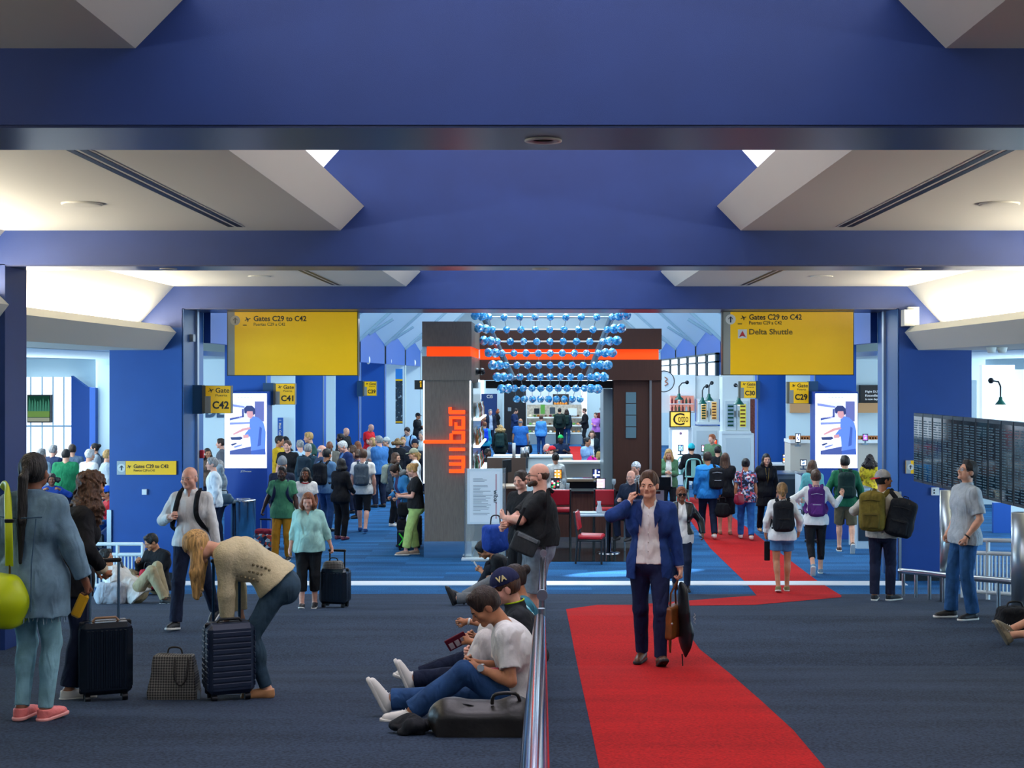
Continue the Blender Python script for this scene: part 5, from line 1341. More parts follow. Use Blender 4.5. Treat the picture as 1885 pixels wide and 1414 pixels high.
for i, (py, a, b) in enumerate(rows):
    d = 27.0; pts = [P3(a + (b - a) * j / 8, py, d) for j in range(9)]; grid.append(pts)
    for p in pts: bead(p, .073)
    if i < 7: mb = MB(); mb.tube([pts[0] + Vector((0, .08, 0)), pts[-1] + Vector((0, .08, 0))], .016, 6); mb.build('cross_rod', STEEL, r)
    if i < 7:
        for sg, e in ((-1, pts[0]), (1, pts[-1])):
            for j in (1, 2): bead(e + Vector((sg * .11 * j, -.42 * j, .0)), .092)
for j in range(9): mb = MB(); mb.tube([grid[i][j] for i in range(8)], .005, 5); mb.build('wire', STEEL_D, r)
for a, b in (((884, 570), (946, 700)), ((1131, 570), (1080, 700))):
    mb = MB(); p, q = P3(*a, 27.12), P3(*b, 27.12); mb.tube([p, q], 0, 4, flat=(.05, .06, (0, 1, 0))); mb.build('frame_bar', mat('frame_grey', '#8b9aa4', .35, metal=.7), r)
    sg = -1 if a[0] < 1000 else 1
    mb = MB(); mb.tube([p, p + Vector((0, -1.1, 0)), p + Vector((0, -1.1, 1.0))], .03, 6); mb.build('hanger', STEEL_D, r)
# ------------------------------------------------------------------ wine shop facade right of the bar
PAINT = mat('shop_paint_white', '#e6ecec', .5)
PAINT_L = mat('shop_panel_white', '#d3dcde', .5)
def cabinet(px0, px1, py0, py1, d, label, glow, wins, base=None):
    r = empty('wine_cabinet', (X((px0 + px1) / 2, d), d, 0), label, 'cabinet', 'white wine cabinets of the shop front')
    mb = MB(); bxp(mb, px0, px1, py0 - (43 if base[1] > 1380 else 0), py1, d, d + .6); mb.build('carcass', PAINT, r)
    mb = MB(); bxp(mb, px0 - 1.5, px1 + 1.5, py1 - 1, py1 + 4, d - .12, d + .5); mb.build('ledge', PAINT, r)
    mid = (px0 + px1) / 2
    for i, (a, b, c, e) in enumerate(wins):
        mb = MB(); bxp(mb, a - 4, b + 4, c - 6, e + 6, d - .04, d); dr_ = mb.build('cabinet_door', PAINT_L, r)
        mb = MB(); bxp(mb, a, b, c, e, d - .05, d - .042); mb.build('lit_pane', glow[i % len(glow)], dr_)
        mb = MB(); n = 6
        for j in range(n):
            y = c + (e - c) * (j + .6) / n; bxp(mb, a + 1, b - 1, y - 1.6, y + 1.2, d - .075, d - .052)
        mb.build('bottle_row', BOT[(i + 0) % 2], dr_)
        mb = MB(); s_ = b + 2 if i == 0 else a - 2; bxp(mb, s_ - .5, s_ + .5, c + 12, c + 24, d - .08, d - .04); mb.build('handle', mat('brass', '#a08040', .3, metal=1), dr_)
    if base is not None:
        b0, b1, c0, c1 = base
        mb = MB(); bxp(mb, b0, b1, c0, c1, d - .1, d + .6); bs = mb.build('panelled_base', PAINT, r)
        mb = MB(); bxp(mb, b0 + 7, b1 - 7, c0 + 8, c1 - 8, d - .115, d - .1); mb.build('base_panel', PAINT_L, bs)
dK = 42.0
WARM = mat('cabinet_glow_warm', '#e9b868', .5, emit=.5); COOL = mat('cabinet_glow_cool', '#7d96a8', .5, emit=.25); LIME = mat('cabinet_glow_lime', '#c9c34a', .5, emit=.5)
cabinet(1330, 1381, 737, 795, dK, 'white wine cabinet with blue and yellow lit doors below the C30 sign', (COOL, LIME), ((1339, 1351, 744, 786), (1362, 1373, 744, 786)), (1329, 1388, 798, 905))
cabinet(1285, 1324, 735, 778, dK + 1.5, 'white wine cabinet with warm lit doors under the twin green lamps', (WARM,), ((1291, 1300, 744, 772), (1310, 1319, 740, 772)), (1275, 1326, 785, 896))
mb = MB(); bxp(mb, 1205, 1280, 690, 760, dK + 2.2, dK + 2.4); bxp(mb, 1280, 1325, 692, 735, dK + 2.3, dK + 2.5); bxp(mb, 1326, 1386, 690, 735, dK + .7, dK + .9); struct(mb.build('wall_shop_front', PAINT))
mb = MB(); bxp(mb, 1382, 1394, 735, 905, dK + .5, dK + .9); struct(mb.build('wall_shop_front', mat('shop_brick', '#8a4a40', .7, noise=.4, nscale=20)))
r = empty('bottle_shelf', (X(1255, dK + 2), dK + 2, 0), 'pink lit shelf of small bottles above the Cotto sign', 'shelf')
mb = MB(); bxp(mb, 1234, 1277, 728, 757, dK + 1.95, dK + 2.1); mb.build('back_panel', mat('shelf_glow', '#e8a090', .5, emit=.5), r)
mb = MB(); [bxp(mb, 1234, 1277, y, y + 1.5, dK + 1.6, dK + 2) for y in (727, 743, 757)]; mb.build('shelf_board', PAINT, r)
for i in range(12):
    px = 1237 + (i % 6) * 6.6; z = Z(743 if i < 6 else 757, dK + 1.75) + .0
    bottle(X(px, dK + 1.75), dK + 1.75, z, BOT[(i * 7) % 4 if i % 3 else 3], .19, 'small bottle on pink lit shop shelf', 'bottles on the pink shelf')
r = empty('shop_sign', tuple(P3(1252, 787, dK - .5)), 'square yellow lit shop sign reading Cotto', 'sign')
mb = MB(); bxp(mb, 1233, 1272, 757, 787, dK - .5, dK - .3); mb.build('frame', mat('sign_black', '#241c12', .4), r)
mb = MB(); bxp(mb, 1235, 1270, 759, 785, dK - .52, dK - .5); mb.build('lit_face', mat('cotto_face', '#f0c850', .5, emit=.75, ecol='#f0c850'), r)
label_text('C', 1239, 1260, 760.5, 783, dK - .53, INK, r); label_text('otto', 1248, 1267, 766, 777, dK - .54, INK, r)
r = empty('light_panel', tuple(P3(1253, 860, dK - .4)), 'upright white glowing panel under the Cotto sign', 'panel')
mb = MB(); bxp(mb, 1232, 1273, 788, 893, dK - .4, dK - .2); mb.build('case', PAINT, r)
mb = MB(); bxp(mb, 1238, 1267, 792, 850, dK - .42, dK - .4); mb.build('screen', EM('panel', '#f2f6ff', 1.0), r)
mb = MB(); mb.ball(P3(1253, 798, dK - .43), .04, 8, 6); mb.build('emblem', mat('emblem_pink', '#b58aa8', .5), r)
r = empty('round_sign', tuple(P3(1228, 722, 39)), 'round white shop sign with an orange squiggle, half behind the canopy', 'sign')
mb = MB(); c = P3(1222, 702, 39); mb.tube([c, c + Vector((0, .08, 0))], .28, 28); mb.box(c.x - .02, c.x + .02, c.y + .02, c.y + 5.3, c.z - .02, c.z + .02); mb.build('disc', mat('round_white', '#dfe9ee', .5), r)
mb = MB(); mb.tube([c + Vector((.29 * math.cos(t), -.01, .29 * math.sin(t))) for t in np.linspace(0, 2 * math.pi, 29)], .012, 6, caps=False); mb.build('rim', BLACK, r)
mb = MB(); mb.tube(smooth_pts([c + Vector(v) for v in ((.02, -.02, .12), (.10, -.02, .06), (.03, -.02, 0), (.11, -.02, -.06), (.02, -.02, -.12))]), .012, 6); mb.build('squiggle', mat('squiggle', '#b06a4a', .5), r)
GRN = mat('green_enamel', '#0f5a4c', .3)
def green_lamp(px, py, d, r_, label, ext=6):
    r = empty('wall_lamp', tuple(P3(px, py, d)), label, 'lamp', 'green enamel wall lamps'); s = F / d
    mb = MB(); c = P3(px, py, d); mb.lathe(c, [(r_, 0), (r_ * .92, r_ * .12), (r_ * .35, r_ * .85), (r_ * .3, r_ * 1.3), (r_ * .12, r_ * 1.45)], 18); mb.build('lamp_shade', GRN, r)
    t = c + Vector((0, 0, r_ * 1.4)); mb = MB(); mb.tube([t, t + Vector((0, 0, .2)), t + Vector((ext / s * 1.0, .1, .30)), t + Vector((ext / s * 3, .5, .32))], .018, 6); mb.build('arm', BLACK, r)
    mb = MB(); mb.ball(t + Vector((ext / s * 3, .5, .32)), .06, 8, 6); mb.build('wall_plate', BLACK, r)
    mb = MB(); mb.ball(c + Vector((0, 0, r_ * .2)), r_ * .35, 8, 6); mb.build('bulb', mat('bulb_warm', '#ffe8c0', .5, emit=2.5), r)
green_lamp(1250, 736, 41, .13, 'green enamel wall lamp above the Cotto sign', 6); green_lamp(1293, 744, 41, .14, 'green enamel lamp, front one of the twin pair', 4)
green_lamp(1305, 738, 42, .15, 'green enamel lamp, rear one of the twin pair', 3); green_lamp(1360, 745, 40, .16, 'green enamel wall lamp over the blue and yellow cabinet', -.5)
green_lamp(1842, 745, 28, .11, 'green lamp on a white lit wall above the flight displays', -1)
# clerestory strip over the right gates
mb = MB(); mb.add([(XW - .05, 44.9, 3.33), (XW - .05, 66, 3.33), (XW - .05, 66, 4.02), (XW - .05, 44.9, 4.02)], [(0, 1, 2, 3)]); struct(mb.build('window_8', DAY))
mb = MB(); [mb.box(XW - .12, XW - .02, y, y + .35, 3.3, 4.05) for y in (44.9, 47.6, 50.6, 53.8, 57.2, 61.0)]; mb.box(XW - .12, XW - .02, 44.9, 66, 3.74, 3.79); mb.box(XW - .12, XW - .02, 44.9, 66, 4.0, 4.06); struct(mb.build('trim_10', mat('mullion_dark', '#22343e', .4)))
# kitchens seen in the gaps beside the right totem
def kitchen(px0, px1, d, label):
    r = empty('kitchen_counter', (X((px0 + px1) / 2, d), d, 0), label, 'counter')
    mb = MB(); bxp(mb, px0, px1, 815, 900, d, d + .8); mb.build('front', mat('counter_cream', '#c9c2b4', .4), r)
    mb = MB(); bxp(mb, px0, px1, 810, 816, d - .1, d + .8); mb.build('worktop', mat('ledge_white', '#eef2f0', .3), r)
    mb = MB(); bxp(mb, px0, px1, 742, 760, d + 2.4, d + 2.6); mb.build('back_shelf', mat('kitchen_warm', '#c99a68', .5), r)
    mb = MB(); [mb.rbox(P3(px0 + 3 + i * 5, 806 + (i % 2), d + .2), (.07, .08, .05), None, .02) for i in range(int((px1 - px0) / 5))]; mb.build('food', mat('baked_food', '#a8683a', .7, noise=.4), r)
kitchen(1455, 1491, 34, 'kitchen counter with baked food in the gap under the C29 sign'); kitchen(1580, 1640, 33.5, 'kitchen counter right of the right advertising screen')
tablet(1469, 798, 815, 33.6, 10, ['eef4ff', '2a4a8a', 'ffffff'], 'tablet on the counter under the C29 sign'); tablet(1593, 799, 812, 33, 10, ['c86ad8', '5ad0e8', 'f0c0f0'], 'tablet with a purple picture at the portal edge')
# gate podiums
def podium(px0, px1, py0, d, label, m, top, depth=.7):
    r = empty('gate_podium', (X((px0 + px1) / 2, d), d, 0), label, 'desk')
    mb = MB(); mb.box(X(px0, d), X(px1, d), d, d + depth, 0, Z(py0 + 3, d)); mb.build('body', m, r)
    mb = MB(); mb.box(X(px0 - 1, d), X(px1 + 1, d), d - .05, d + depth, Z(py0 + 3, d), Z(py0, d)); mb.build('desk_top', top, r)
    mb = MB(); mb.box(X(px0 + 3, d), X(px1 - 3, d), d - .012, d, .15, Z(py0 + 12, d)); mb.build('front_panel', mat('podium_panel', '#20303e', .3), r)
podium(1431, 1474, 870, 32.5, 'steel framed gate podium behind the woman in the black coat', mat('podium_grey', '#63707c', .3, metal=.5), STEEL)
podium(1418, 1472, 854, 35.6, 'long desk with a pale top in front of the blue pier', mat('podium_dark', '#141c26', .4), mat('ledge_white', '#eef2f0', .3))
podium(1474, 1496, 871, 31.5, 'narrow white podium beside the teal jacketed woman', mat('podium_white', '#c7d6dc', .4), STEEL)
podium(1577, 1606, 899, 27.2, 'pale blue white podium behind the tan rucksack man', mat('podium_white', '#c7d6dc', .4), STEEL)
podium(1581, 1618, 872, 31.6, 'low counter of polished wood by the yellow blouse', mat('podium_wood', '#8a5a44', .3), STEEL)
tablet(1447, 836, 853, 35.8, 13, ['fff4e8', 'f06a3a', 'ffd23c', '4a6ad8'], 'bright tablet standing on the long desk'); tablet(1479, 846, 858, 31.6, 12, ['e8f0ff', '9ab4e8', '28405a'], 'tablet screen on the narrow white podium')
# turquoise metal cafe chairs
TQ = mat('turquoise_enamel', '#8fd0c8', .3)
def cafe_chair(px, d, yaw, label, h=.72):
    x = X(px, d); r = empty('cafe_chair', (x, d, 0), label, 'chair', 'turquoise metal cafe chairs'); R = Matrix.Rotation(math.radians(yaw), 3, 'Z'); T = lambda v: Vector((x, d, 0)) + R @ Vector(v)
    for sx in (-1, 1):
        for sy in (-1, 1): mb = MB(); mb.tube([T((sx * .24, sy * .24, 0)), T((sx * .17, sy * .17, h))], .022, 6); mb.build('leg', TQ, r)
    mb = MB(); mb.rbox(T((0, 0, h)), (.2, .2, .02), R, .015); mb.build('seat', TQ, r)
    mb = MB(); mb.tube([T(v) for v in smooth_pts([(-.19, -.19, h), (-.19, -.22, h + .3), (-.12, -.24, h + .45), (.12, -.24, h + .45), (.19, -.22, h + .3), (.19, -.19, h)])], .018, 6); mb.build('back_frame', TQ, r)
    mb = MB(); mb.rbox(T((0, -.215, h + .22)), (.06, .008, .23), R, .005); mb.build('back_slat', TQ, r)
cafe_chair(1275, 36.5, 0, 'turquoise metal cafe chair of the seated man in black'); cafe_chair(1245, 37.5, 40, 'turquoise metal cafe chair partly behind the blonde woman'); cafe_chair(1326, 36.8, -20, 'turquoise metal cafe chair behind the long haired woman')
r = empty('cafe_table', (X(1300, 38), 38, 0), 'high white cafe table with tablets in front of the shop', 'table')
mb = MB(); mb.box(X(1262, 38), X(1335, 38), 37.7, 38.3, 1.02, 1.07); mb.build('table_top', mat('ledge_white', '#eef2f0', .3), r)
for px in (1266, 1331): mb = MB(); mb.tube([(X(px, 38), 38, 0), (X(px, 38), 38, 1.02)], .04, 8); mb.build('leg', STEEL_D, r)
tablet(1253, 819, 831, 37.8, 10, ['9ad0ff', '2a6ad8', 'f0f8ff'], 'blue tablet in front of the white glowing panel'); tablet(1296, 819, 832, 37.8, 10, ['ffe0f0', '6ac0f0', 'f08ab0'], 'tablet with pink picture on the high cafe table'); tablet(1315, 809, 823, 38.4, 11, ['f04a28', 'ffd8a0', 'e03020'], 'red and orange tablet on the high cafe table')

# ------------------------------------------------------------------ food stand at the far end
dF = 68.0
r = empty('food_stand', (X(985, dF), dF, 0), 'long self service food stand with tiered displays beyond the bar', 'counter')
mb = MB(); mb.box(X(975, dF), X(1072, dF), dF, dF + 1.2, 0, Z(800, dF)); mb.build('base', mat('stand_grey', '#7f8f98', .5), r)
for i, y in enumerate((768, 783, 797)):
    mb = MB(); bxp(mb, 970, 1071, y, y + 2, dF + .1 + .25 * (2 - i), dF + 1.0); mb.build('display_shelf', mat('ledge_white', '#eef2f0', .3), r)
mb = MB(); bxp(mb, 970, 1071, 745, 800, dF + 1.1, dF + 1.2); mb.build('back_panel', mat('stand_cream', '#b9ad9c', .6, noise=.3, nscale=9), r)
rr = random.Random(11)
FOOD = [mat('food_' + n, c, .6) for n, c in (('bread', '#b9803e'), ('orange', '#e08a2a'), ('dark', '#5a3322'), ('green', '#5c9a3c'), ('cream', '#e0d0b0'), ('berry', '#8c2a3c'), ('white', '#e8ecec'))]
FN = ('bread roll', 'orange pastry', 'dark muffin', 'green salad tub', 'cream bun', 'berry tart', 'white tub')
for i, y in enumerate((767, 782, 796)):
    for j in range(13):
        px = 976 + j * 7.4 + rr.uniform(-1, 1); k_ = rr.randrange(7); c = P3(px, y, dF + .45 + .2 * (2 - i)); q = rr.uniform(.05, .075)
        mb = MB(); mb.ball((0, 0, q * .7), q, 8, 6, (1.1, 1, .75)); o = mb.build('snack', FOOD[k_]); o.location = c
        tag(o, FN[k_] + ' on the ' + ('top', 'middle', 'lowest')[i] + ' shelf of the food stand', 'food', 'snacks on the food stand')
r = empty('menu_board', tuple(P3(949, 810, 70)), 'tall black menu board wall left of the food stand', 'board')
mb = MB(); bxp(mb, 928, 968, 690, 815, 70, 70.3); mb.build('board', BLACK, r)
mb = MB(); bxp(mb, 935, 941, 750, 757, 69.97, 70); mb.build('notice', mat('screen_faint2', '#7f8f98', .5), r)
r = empty('drinks_display', tuple(P3(1033, 760, 69.6)), 'dark display of drinks above the food stand', 'display')
mb = MB(); bxp(mb, 1018, 1047, 726, 752, 69.6, 70.9); mb.build('case', mat('display_dark', '#2a2420', .4), r)
mb = MB(); [mb.ball(P3(1022 + i * 5, 744, 69.55), .07, 8, 6, (1, 1, 1.5)) for i in range(5)]; mb.build('drinks', FOOD[1], r)
for i, (a, b, c, e, m, lb) in enumerate(((983, 993, 752, 762, BLACK, 'black till on the food stand'), (1012, 1022, 750, 762, mat('till_grey', '#3c4850', .4), 'grey till on the food stand beside the drinks'), (1046, 1062, 752, 765, mat('box_white', '#dfe8ea', .5), 'white box on the right end of the food stand'), (995, 1003, 745, 762, mat('food_green', '#5c9a3c'), 'green bottle cluster on the food stand'))):
    mb = MB(); bxp(mb, a, b, c, e, dF + .5, dF + .8); tag(mb.build(('till', 'till', 'box', 'carton')[i], m), lb, ('till', 'till', 'box', 'carton')[i])
for px, w in ((900, 24), (1095, 14)):
    mb = MB(); d = 72; mb.box(X(px - w, d), X(px + w, d), d, d + .3, 0, Z(715 if px > 1000 else 735, d)); struct(mb.build('wall_far_panel', WHITE_H))
mb = MB(); mb.box(X(968, 71), X(1070, 71), 71, 71.3, 0, Z(700, 71)); struct(mb.build('wall_far_panel', mat('far_panel', '#dfeaf0', .5)))

# ------------------------------------------------------------------ flight displays on the right
edges = [1681.5, 1699, 1717, 1735, 1754, 1773, 1796, 1819, 1843, 1866, 1889]
SCR = mat('display_glass', '#16303e', .06, spec=1.0)
ROW = mat('display_text', '#3d5a68', .5, emit=.04, ecol='#8fc0d8')
dd = [2600 * 6.719 / (p - 995 + 98.3) for p in edges]
xd = lambda d: 5.88 + (22.2 - d) * .0378
zt, zbm = 2.75, 1.675
for i in range(10):
    y1, y0 = dd[i] - .012, dd[i + 1] + .012
    ang = math.atan2(.0378, 1)
    r = empty('flight_display', (xd((y0 + y1) / 2), (y0 + y1) / 2, zbm), '', 'display', 'upright flight displays on the right')
    r['label'] = 'upright dark flight display, ' + ('farthest from camera, at the sign edge', 'second from the far end', 'third from the far end', 'fourth from the far end, left of the man in glasses', 'fifth from the far end, above the dark hair of the man', 'sixth from the far end, just behind the head of the man', 'seventh from the far end', 'fourth from the picture edge', 'third from the picture edge', 'second from the picture edge')[i]
    mb = MB(); x0, x1 = xd(y1), xd(y0)
    def slab(xo, a, b, z0, z1, t): mb.add([(xd(a) + xo, a, z0), (xd(b) + xo, b, z0), (xd(b) + xo + t, b, z0), (xd(a) + xo + t, a, z0), (xd(a) + xo, a, z1), (xd(b) + xo, b, z1), (xd(b) + xo + t, b, z1), (xd(a) + xo + t, a, z1)], [(0, 1, 2, 3), (4, 5, 6, 7), (0, 1, 5, 4), (1, 2, 6, 5), (2, 3, 7, 6), (3, 0, 4, 7)])
    slab(0, y1, y0, zbm, zt, .09); mb.build('bezel', mat('bezel_grey', '#4d5a62', .3, metal=.6), r)
    mb = MB(); slab(-.004, y1 - .025, y0 + .025, zbm + .04, zt - .05, .006); sc_ = mb.build('screen', SCR, r)
    mb = MB(); rr = random.Random(i)
    for j in range(26):
        z = zt - .11 - j * .036; w = (y1 - y0 - .08)
        for a, b in ((0, .12), (.16, .16 + rr.uniform(.15, .42)), (.64, .78), (.82, .98)): slab(-.006, y1 - .04 - w * a, y1 - .04 - w * b, z - .016, z, .002)
    mb.build('flight_rows', ROW, sc_)
for i, (px, py, rad) in enumerate(((1747, 1107, .125), (1888, 1135, .16))):
    p = floor_pt(px, py); mb = MB(); mb.lathe((0, 0, 0), [(rad, 0), (rad, 1.75 - p.z + .0)], 28); o = mb.build('display_column', mat('column_steel', '#b9c6cc', .3, metal=.9)); o.location = p
    tag(o, ('round steel column under the displays, behind the man in glasses', 'round steel column under the displays at picture edge')[i], 'column')
# low steel bumper rail
r = empty('bumper_rail', tuple(floor_pt(1760, 1112)), 'low curved steel bumper rail on short posts under the flight displays', 'rail')
base = [floor_pt(*q) for q in ((1663, 1097), (1686, 1100), (1711, 1104), (1737, 1109), (1790, 1117), (1838, 1123), (1874, 1128))]
top = [p + Vector((0, 0, .37)) for p in base]
mb = MB(); mb.tube([base[0] + Vector((-.05, .05, .37))] + smooth_pts(top, 4), .04, 12); mb.build('rail', STEEL, r)
for i, p in enumerate(base):
    if i == 4: continue
    mb = MB(); mb.tube([p, p + Vector((0, 0, .37))], .026, 10); mb.build('post', STEEL, r)
# white barrier gates left and right
FW = mat('barrier_white', '#dfe5e6', .4)
def barrier(pa, pb, h, n, label):
    r = empty('barrier_gate', tuple((pa + pb) / 2), label, 'barrier', 'white slatted barrier gates'); u = Vector((0, 0, 1)); L = (pb - pa)
    for z in (h, h * .78, .10): mb = MB(); mb.tube([pa + u * z, pb + u * z], .030, 8); mb.build('rail', FW, r)
    for q in (pa, pb, (pa + pb) / 2): mb = MB(); mb.tube([q, q + u * h], .030, 8); mb.build('post', FW, r)
    for i in range(1, n): q = pa + L * (i / n); mb = MB(); mb.tube([q + u * .10, q + u * h * .78], .014, 6); mb.build('baluster', FW, r)
barrier(floor_pt(170, 1090), floor_pt(263, 1090), .74, 14, 'white slatted barrier gate behind the reclining person at left')
barrier(floor_pt(1772, 1100), floor_pt(1868, 1108), .84, 14, 'white slatted barrier gate behind the man in glasses at right')

# ------------------------------------------------------------------ steel handrail down the middle of the ramp
r = empty('handrail', (0.0, 8, gz(8)), 'polished steel handrail with glass panels down the middle of the ramp', 'rail')
def rail_seg(p, q, rad, name='rail'): mb = MB(); mb.tube([p, q], rad, 16); mb.build(name, CHROME, r)
a0 = Vector((-.012, 1.7, gz(1.7) + .90)); a1 = P3(993.5, 1140, 6.6)
rail_seg(a0, a1, .027)
b0 = P3(998, 1095, 8.1); b1 = P3(999.5, 1030, 12.6); rail_seg(b0, b1, .027)
c0 = P3(1000, 1018, 13.0); c1 = P3(1000, 985, 16.8); rail_seg(c0, c1, .027)
for p in (b0, c0): mb = MB(); mb.tube([p + Vector((0, -.02, 0)), p], .032, 18); mb.build('end_cap', STEEL, r)
for p in (a1 + Vector((0, -.15, 0)), P3(996.5, 1120, 7.3), b0 + Vector((0, .12, 0)), (b0 + b1) / 2, b1, c0 + Vector((0, .15, 0)), (c0 + c1) / 2, c1, a0.lerp(a1, .55)):
    mb = MB(); d = p.y; mb.tube([(p.x, d, gz(d)), (p.x, d, p.z - .0)], .019, 10); mb.build('post', STEEL, r)
for p, q in ((a0.lerp(a1, .3), a1), (b0, b1), (c0, c1)):
    n = 2
    mb = MB(); t = .006
    vs = [(p.x - t, p.y + .1, gz(p.y) + .1), (q.x - t, q.y - .1, gz(q.y) + .1), (q.x - t, q.y - .1, q.z - .08), (p.x - t, p.y + .1, p.z - .08)]
    mb.add(vs + [(v[0] + 2 * t, v[1], v[2]) for v in vs], [(0, 1, 2, 3), (4, 5, 6, 7), (0, 1, 5, 4), (1, 2, 6, 5), (2, 3, 7, 6), (3, 0, 4, 7)]); mb.build('glass_panel', GLASS, r)

# ------------------------------------------------------------------ luggage
def suitcase(p, w, h, dp, yaw, m, label, ribs='v', handle=.45, hm=None, accent=None, n=9, handle_off=0):
    """upright trolley case; w across the front, dp deep, h tall including wheels"""
    r = empty('suitcase', tuple(p), label, 'suitcase'); R = Matrix.Rotation(math.radians(yaw), 3, 'Z'); T = lambda v: Vector(p) + R @ Vector(v)
    z0 = .055; bh = h - z0
    mb = MB(); mb.rbox(T((0, 0, z0 + bh / 2)), (w / 2, dp / 2, bh / 2), R, .035); sh_ = mb.build('shell', m, r)
    mb = MB()
    for sy in (-1, 1):
        if ribs == 'v':
            for i in range(n): mb.rbox(T(((i + .5) / n * (w - .07) - (w - .07) / 2, sy * dp / 2, z0 + bh / 2)), ((w - .07) / n * .33, .006, bh / 2 - .05), R, .004)
        else:
            for i in range(n): mb.rbox(T((0, sy * dp / 2, z0 + .05 + (i + .5) * (bh - .10) / n)), (w / 2 - .03, .006, (bh - .10) / n * .40), R, .004)
    for sx in (-1, 1):
        if ribs == 'v':
            for i in range(5): mb.rbox(T((sx * w / 2, (i + .5) / 5 * (dp - .06) - (dp - .06) / 2, z0 + bh / 2)), (.006, (dp - .06) / 5 * .33, bh / 2 - .05), R, .004)
        else:
            for i in range(n):
                for sg in (-1, 1): mb.rbox(T((sx * w / 2, sg * dp * .24, z0 + .05 + (i + .5) * (bh - .10) / n)), (.006, dp * .18, (bh - .10) / n * .40), R, .004)
    mb.build('ribs', m, sh_)
    mb = MB(); mb.rbox(T((0, 0, z0 + bh / 2)), (w / 2 + .003, .012, bh / 2 + .003), R, .01); mb.build('zip_seam', BLACK, r)
    for sx in (-1, 1):
        for sy in (-1, 1):
            c = T((sx * (w / 2 - .05), sy * (dp / 2 - .05), .03)); mb = MB(); ax = R @ Vector((.012, 0, 0)); mb.tube([c - ax * 1.6, c + ax * 1.6], .028, 14); mb.build('wheel', BLACK, r)
    hm = hm or STEEL; hw = min(.10, w * .28); y = dp / 2 - .045 if handle_off == 0 else handle_off
    if handle:
        for sx in (-1, 1): mb = MB(); mb.tube([T((sx * hw, y, h - .02)), T((sx * hw, y, h + handle))], .0105, 8); mb.build('handle_tube', hm, r)
        mb = MB(); mb.rbox(T((0, y, h + handle)), (hw + .02, .016, .015), R, .008); mb.build('grip', BLACK, r)
    mb = MB(); mb.tube([T(v) for v in ((-.09, -.02, h), (-.07, -.02, h + .025), (.07, -.02, h + .025), (.09, -.02, h))], .010, 8); mb.build('carry_handle', accent or BLACK, r)
    return r
def fpt(px, py): return floor_pt(px, py)
GLOSSB = mat('suitcase_black_gloss', '#0c1622', .22, spec=.8)
NAVYS = mat('suitcase_navy', '#1d2a42', .5)
suitcase(fpt(194, 1288), .36, .575, .24, 22, GLOSSB, 'glossy black ribbed suitcase held by the curly haired woman', 'v', .43, mat('handle_blue_steel', '#8fb4cc', .3, metal=1), mat('tan_leather', '#8a6a50', .5))
suitcase(fpt(421, 1287), .34, .565, .25, 24, NAVYS, 'matte navy suitcase with horizontal grooves beside the patterned tote', 'h', .44, mat('handle_dark_blue', '#2c4a66', .3, metal=1), None, 10)
suitcase(fpt(617, 1118), .36, .50, .24, -12, GLOSSB, 'small black suitcase pulled by the woman in mint green', 'v', .22, BLACK, None, 6)
# patterned tote
r = empty('tote_bag', tuple(fpt(321, 1290)), 'grey patterned tote bag on carpet beside the navy suitcase', 'bag')
p = fpt(321, 1286); R3 = np.stack([[1, 0, 0], [0, 1, 0], [0, 0, 1]]).astype(float)
q = SDF(); pv = np.array(p)
for t in np.linspace(0, 1, 7): q.rb(pv + [0, 0, .03 + .25 * t], R3, np.array([.165 - .035 * t, .075 - .035 * t, .03]), .014, .02)
V, Q = q.mesh(.008, noise=(.003, 22, 1))
def tote_mat():
    m = mat('tote_canvas', '#4c4a46', .6); nt = m.node_tree; b = nt.nodes['Principled BSDF']; tc = nt.nodes.new('ShaderNodeTexCoord')
    mp = nt.nodes.new('ShaderNodeMapping'); mp.inputs['Rotation'].default_value = (0, math.radians(45), 0); mp.inputs['Scale'].default_value = (1, .01, 1); nt.links.new(tc.outputs['Object'], mp.inputs[0])
    ck = nt.nodes.new('ShaderNodeTexChecker'); ck.inputs['Scale'].default_value = 75; ck.inputs[1].default_value = (*lin('#75726a'), 1); ck.inputs[2].default_value = (*lin('#2e2c2a'), 1); nt.links.new(mp.outputs[0], ck.inputs[0]); nt.links.new(ck.outputs[0], b.inputs['Base Color']); return m
TOTE = tote_mat(); np_mesh('body', V, Q, TOTE, r)
mb = MB(); mb.rbox(p + Vector((0, 0, .305)), (.135, .045, .012), None, .006); mb.build('trim_band', mat('tote_trim', '#8a8178', .5), r)
mb = MB(); mb.tube(smooth_pts([p + Vector(v) for v in ((.02, -.06, .30), (.03, -.10, .17), (.07, -.105, .12), (.11, -.095, .17), (.115, -.055, .30))]), .007, 8); mb.build('handle', mat('tote_handle', '#2a2522', .5), r)
mb = MB(); mb.tube(smooth_pts([p + Vector(v) for v in ((-.06, .04, .30), (-.05, .05, .36), (.03, .05, .36), (.05, .04, .30))]), .007, 8); mb.build('handle', mat('tote_handle', '#2a2522', .5), r)
mb = MB(); mb.ball(p + Vector((.18, -.03, .03)), .03, 10, 8, (.7, .7, 1.4)); tag(mb.build('water_bottle', mat('glassware', '#cfe4ee', .05, alpha=.45, spec=1)), 'small clear bottle lying between the tote and navy suitcase', 'bottle')
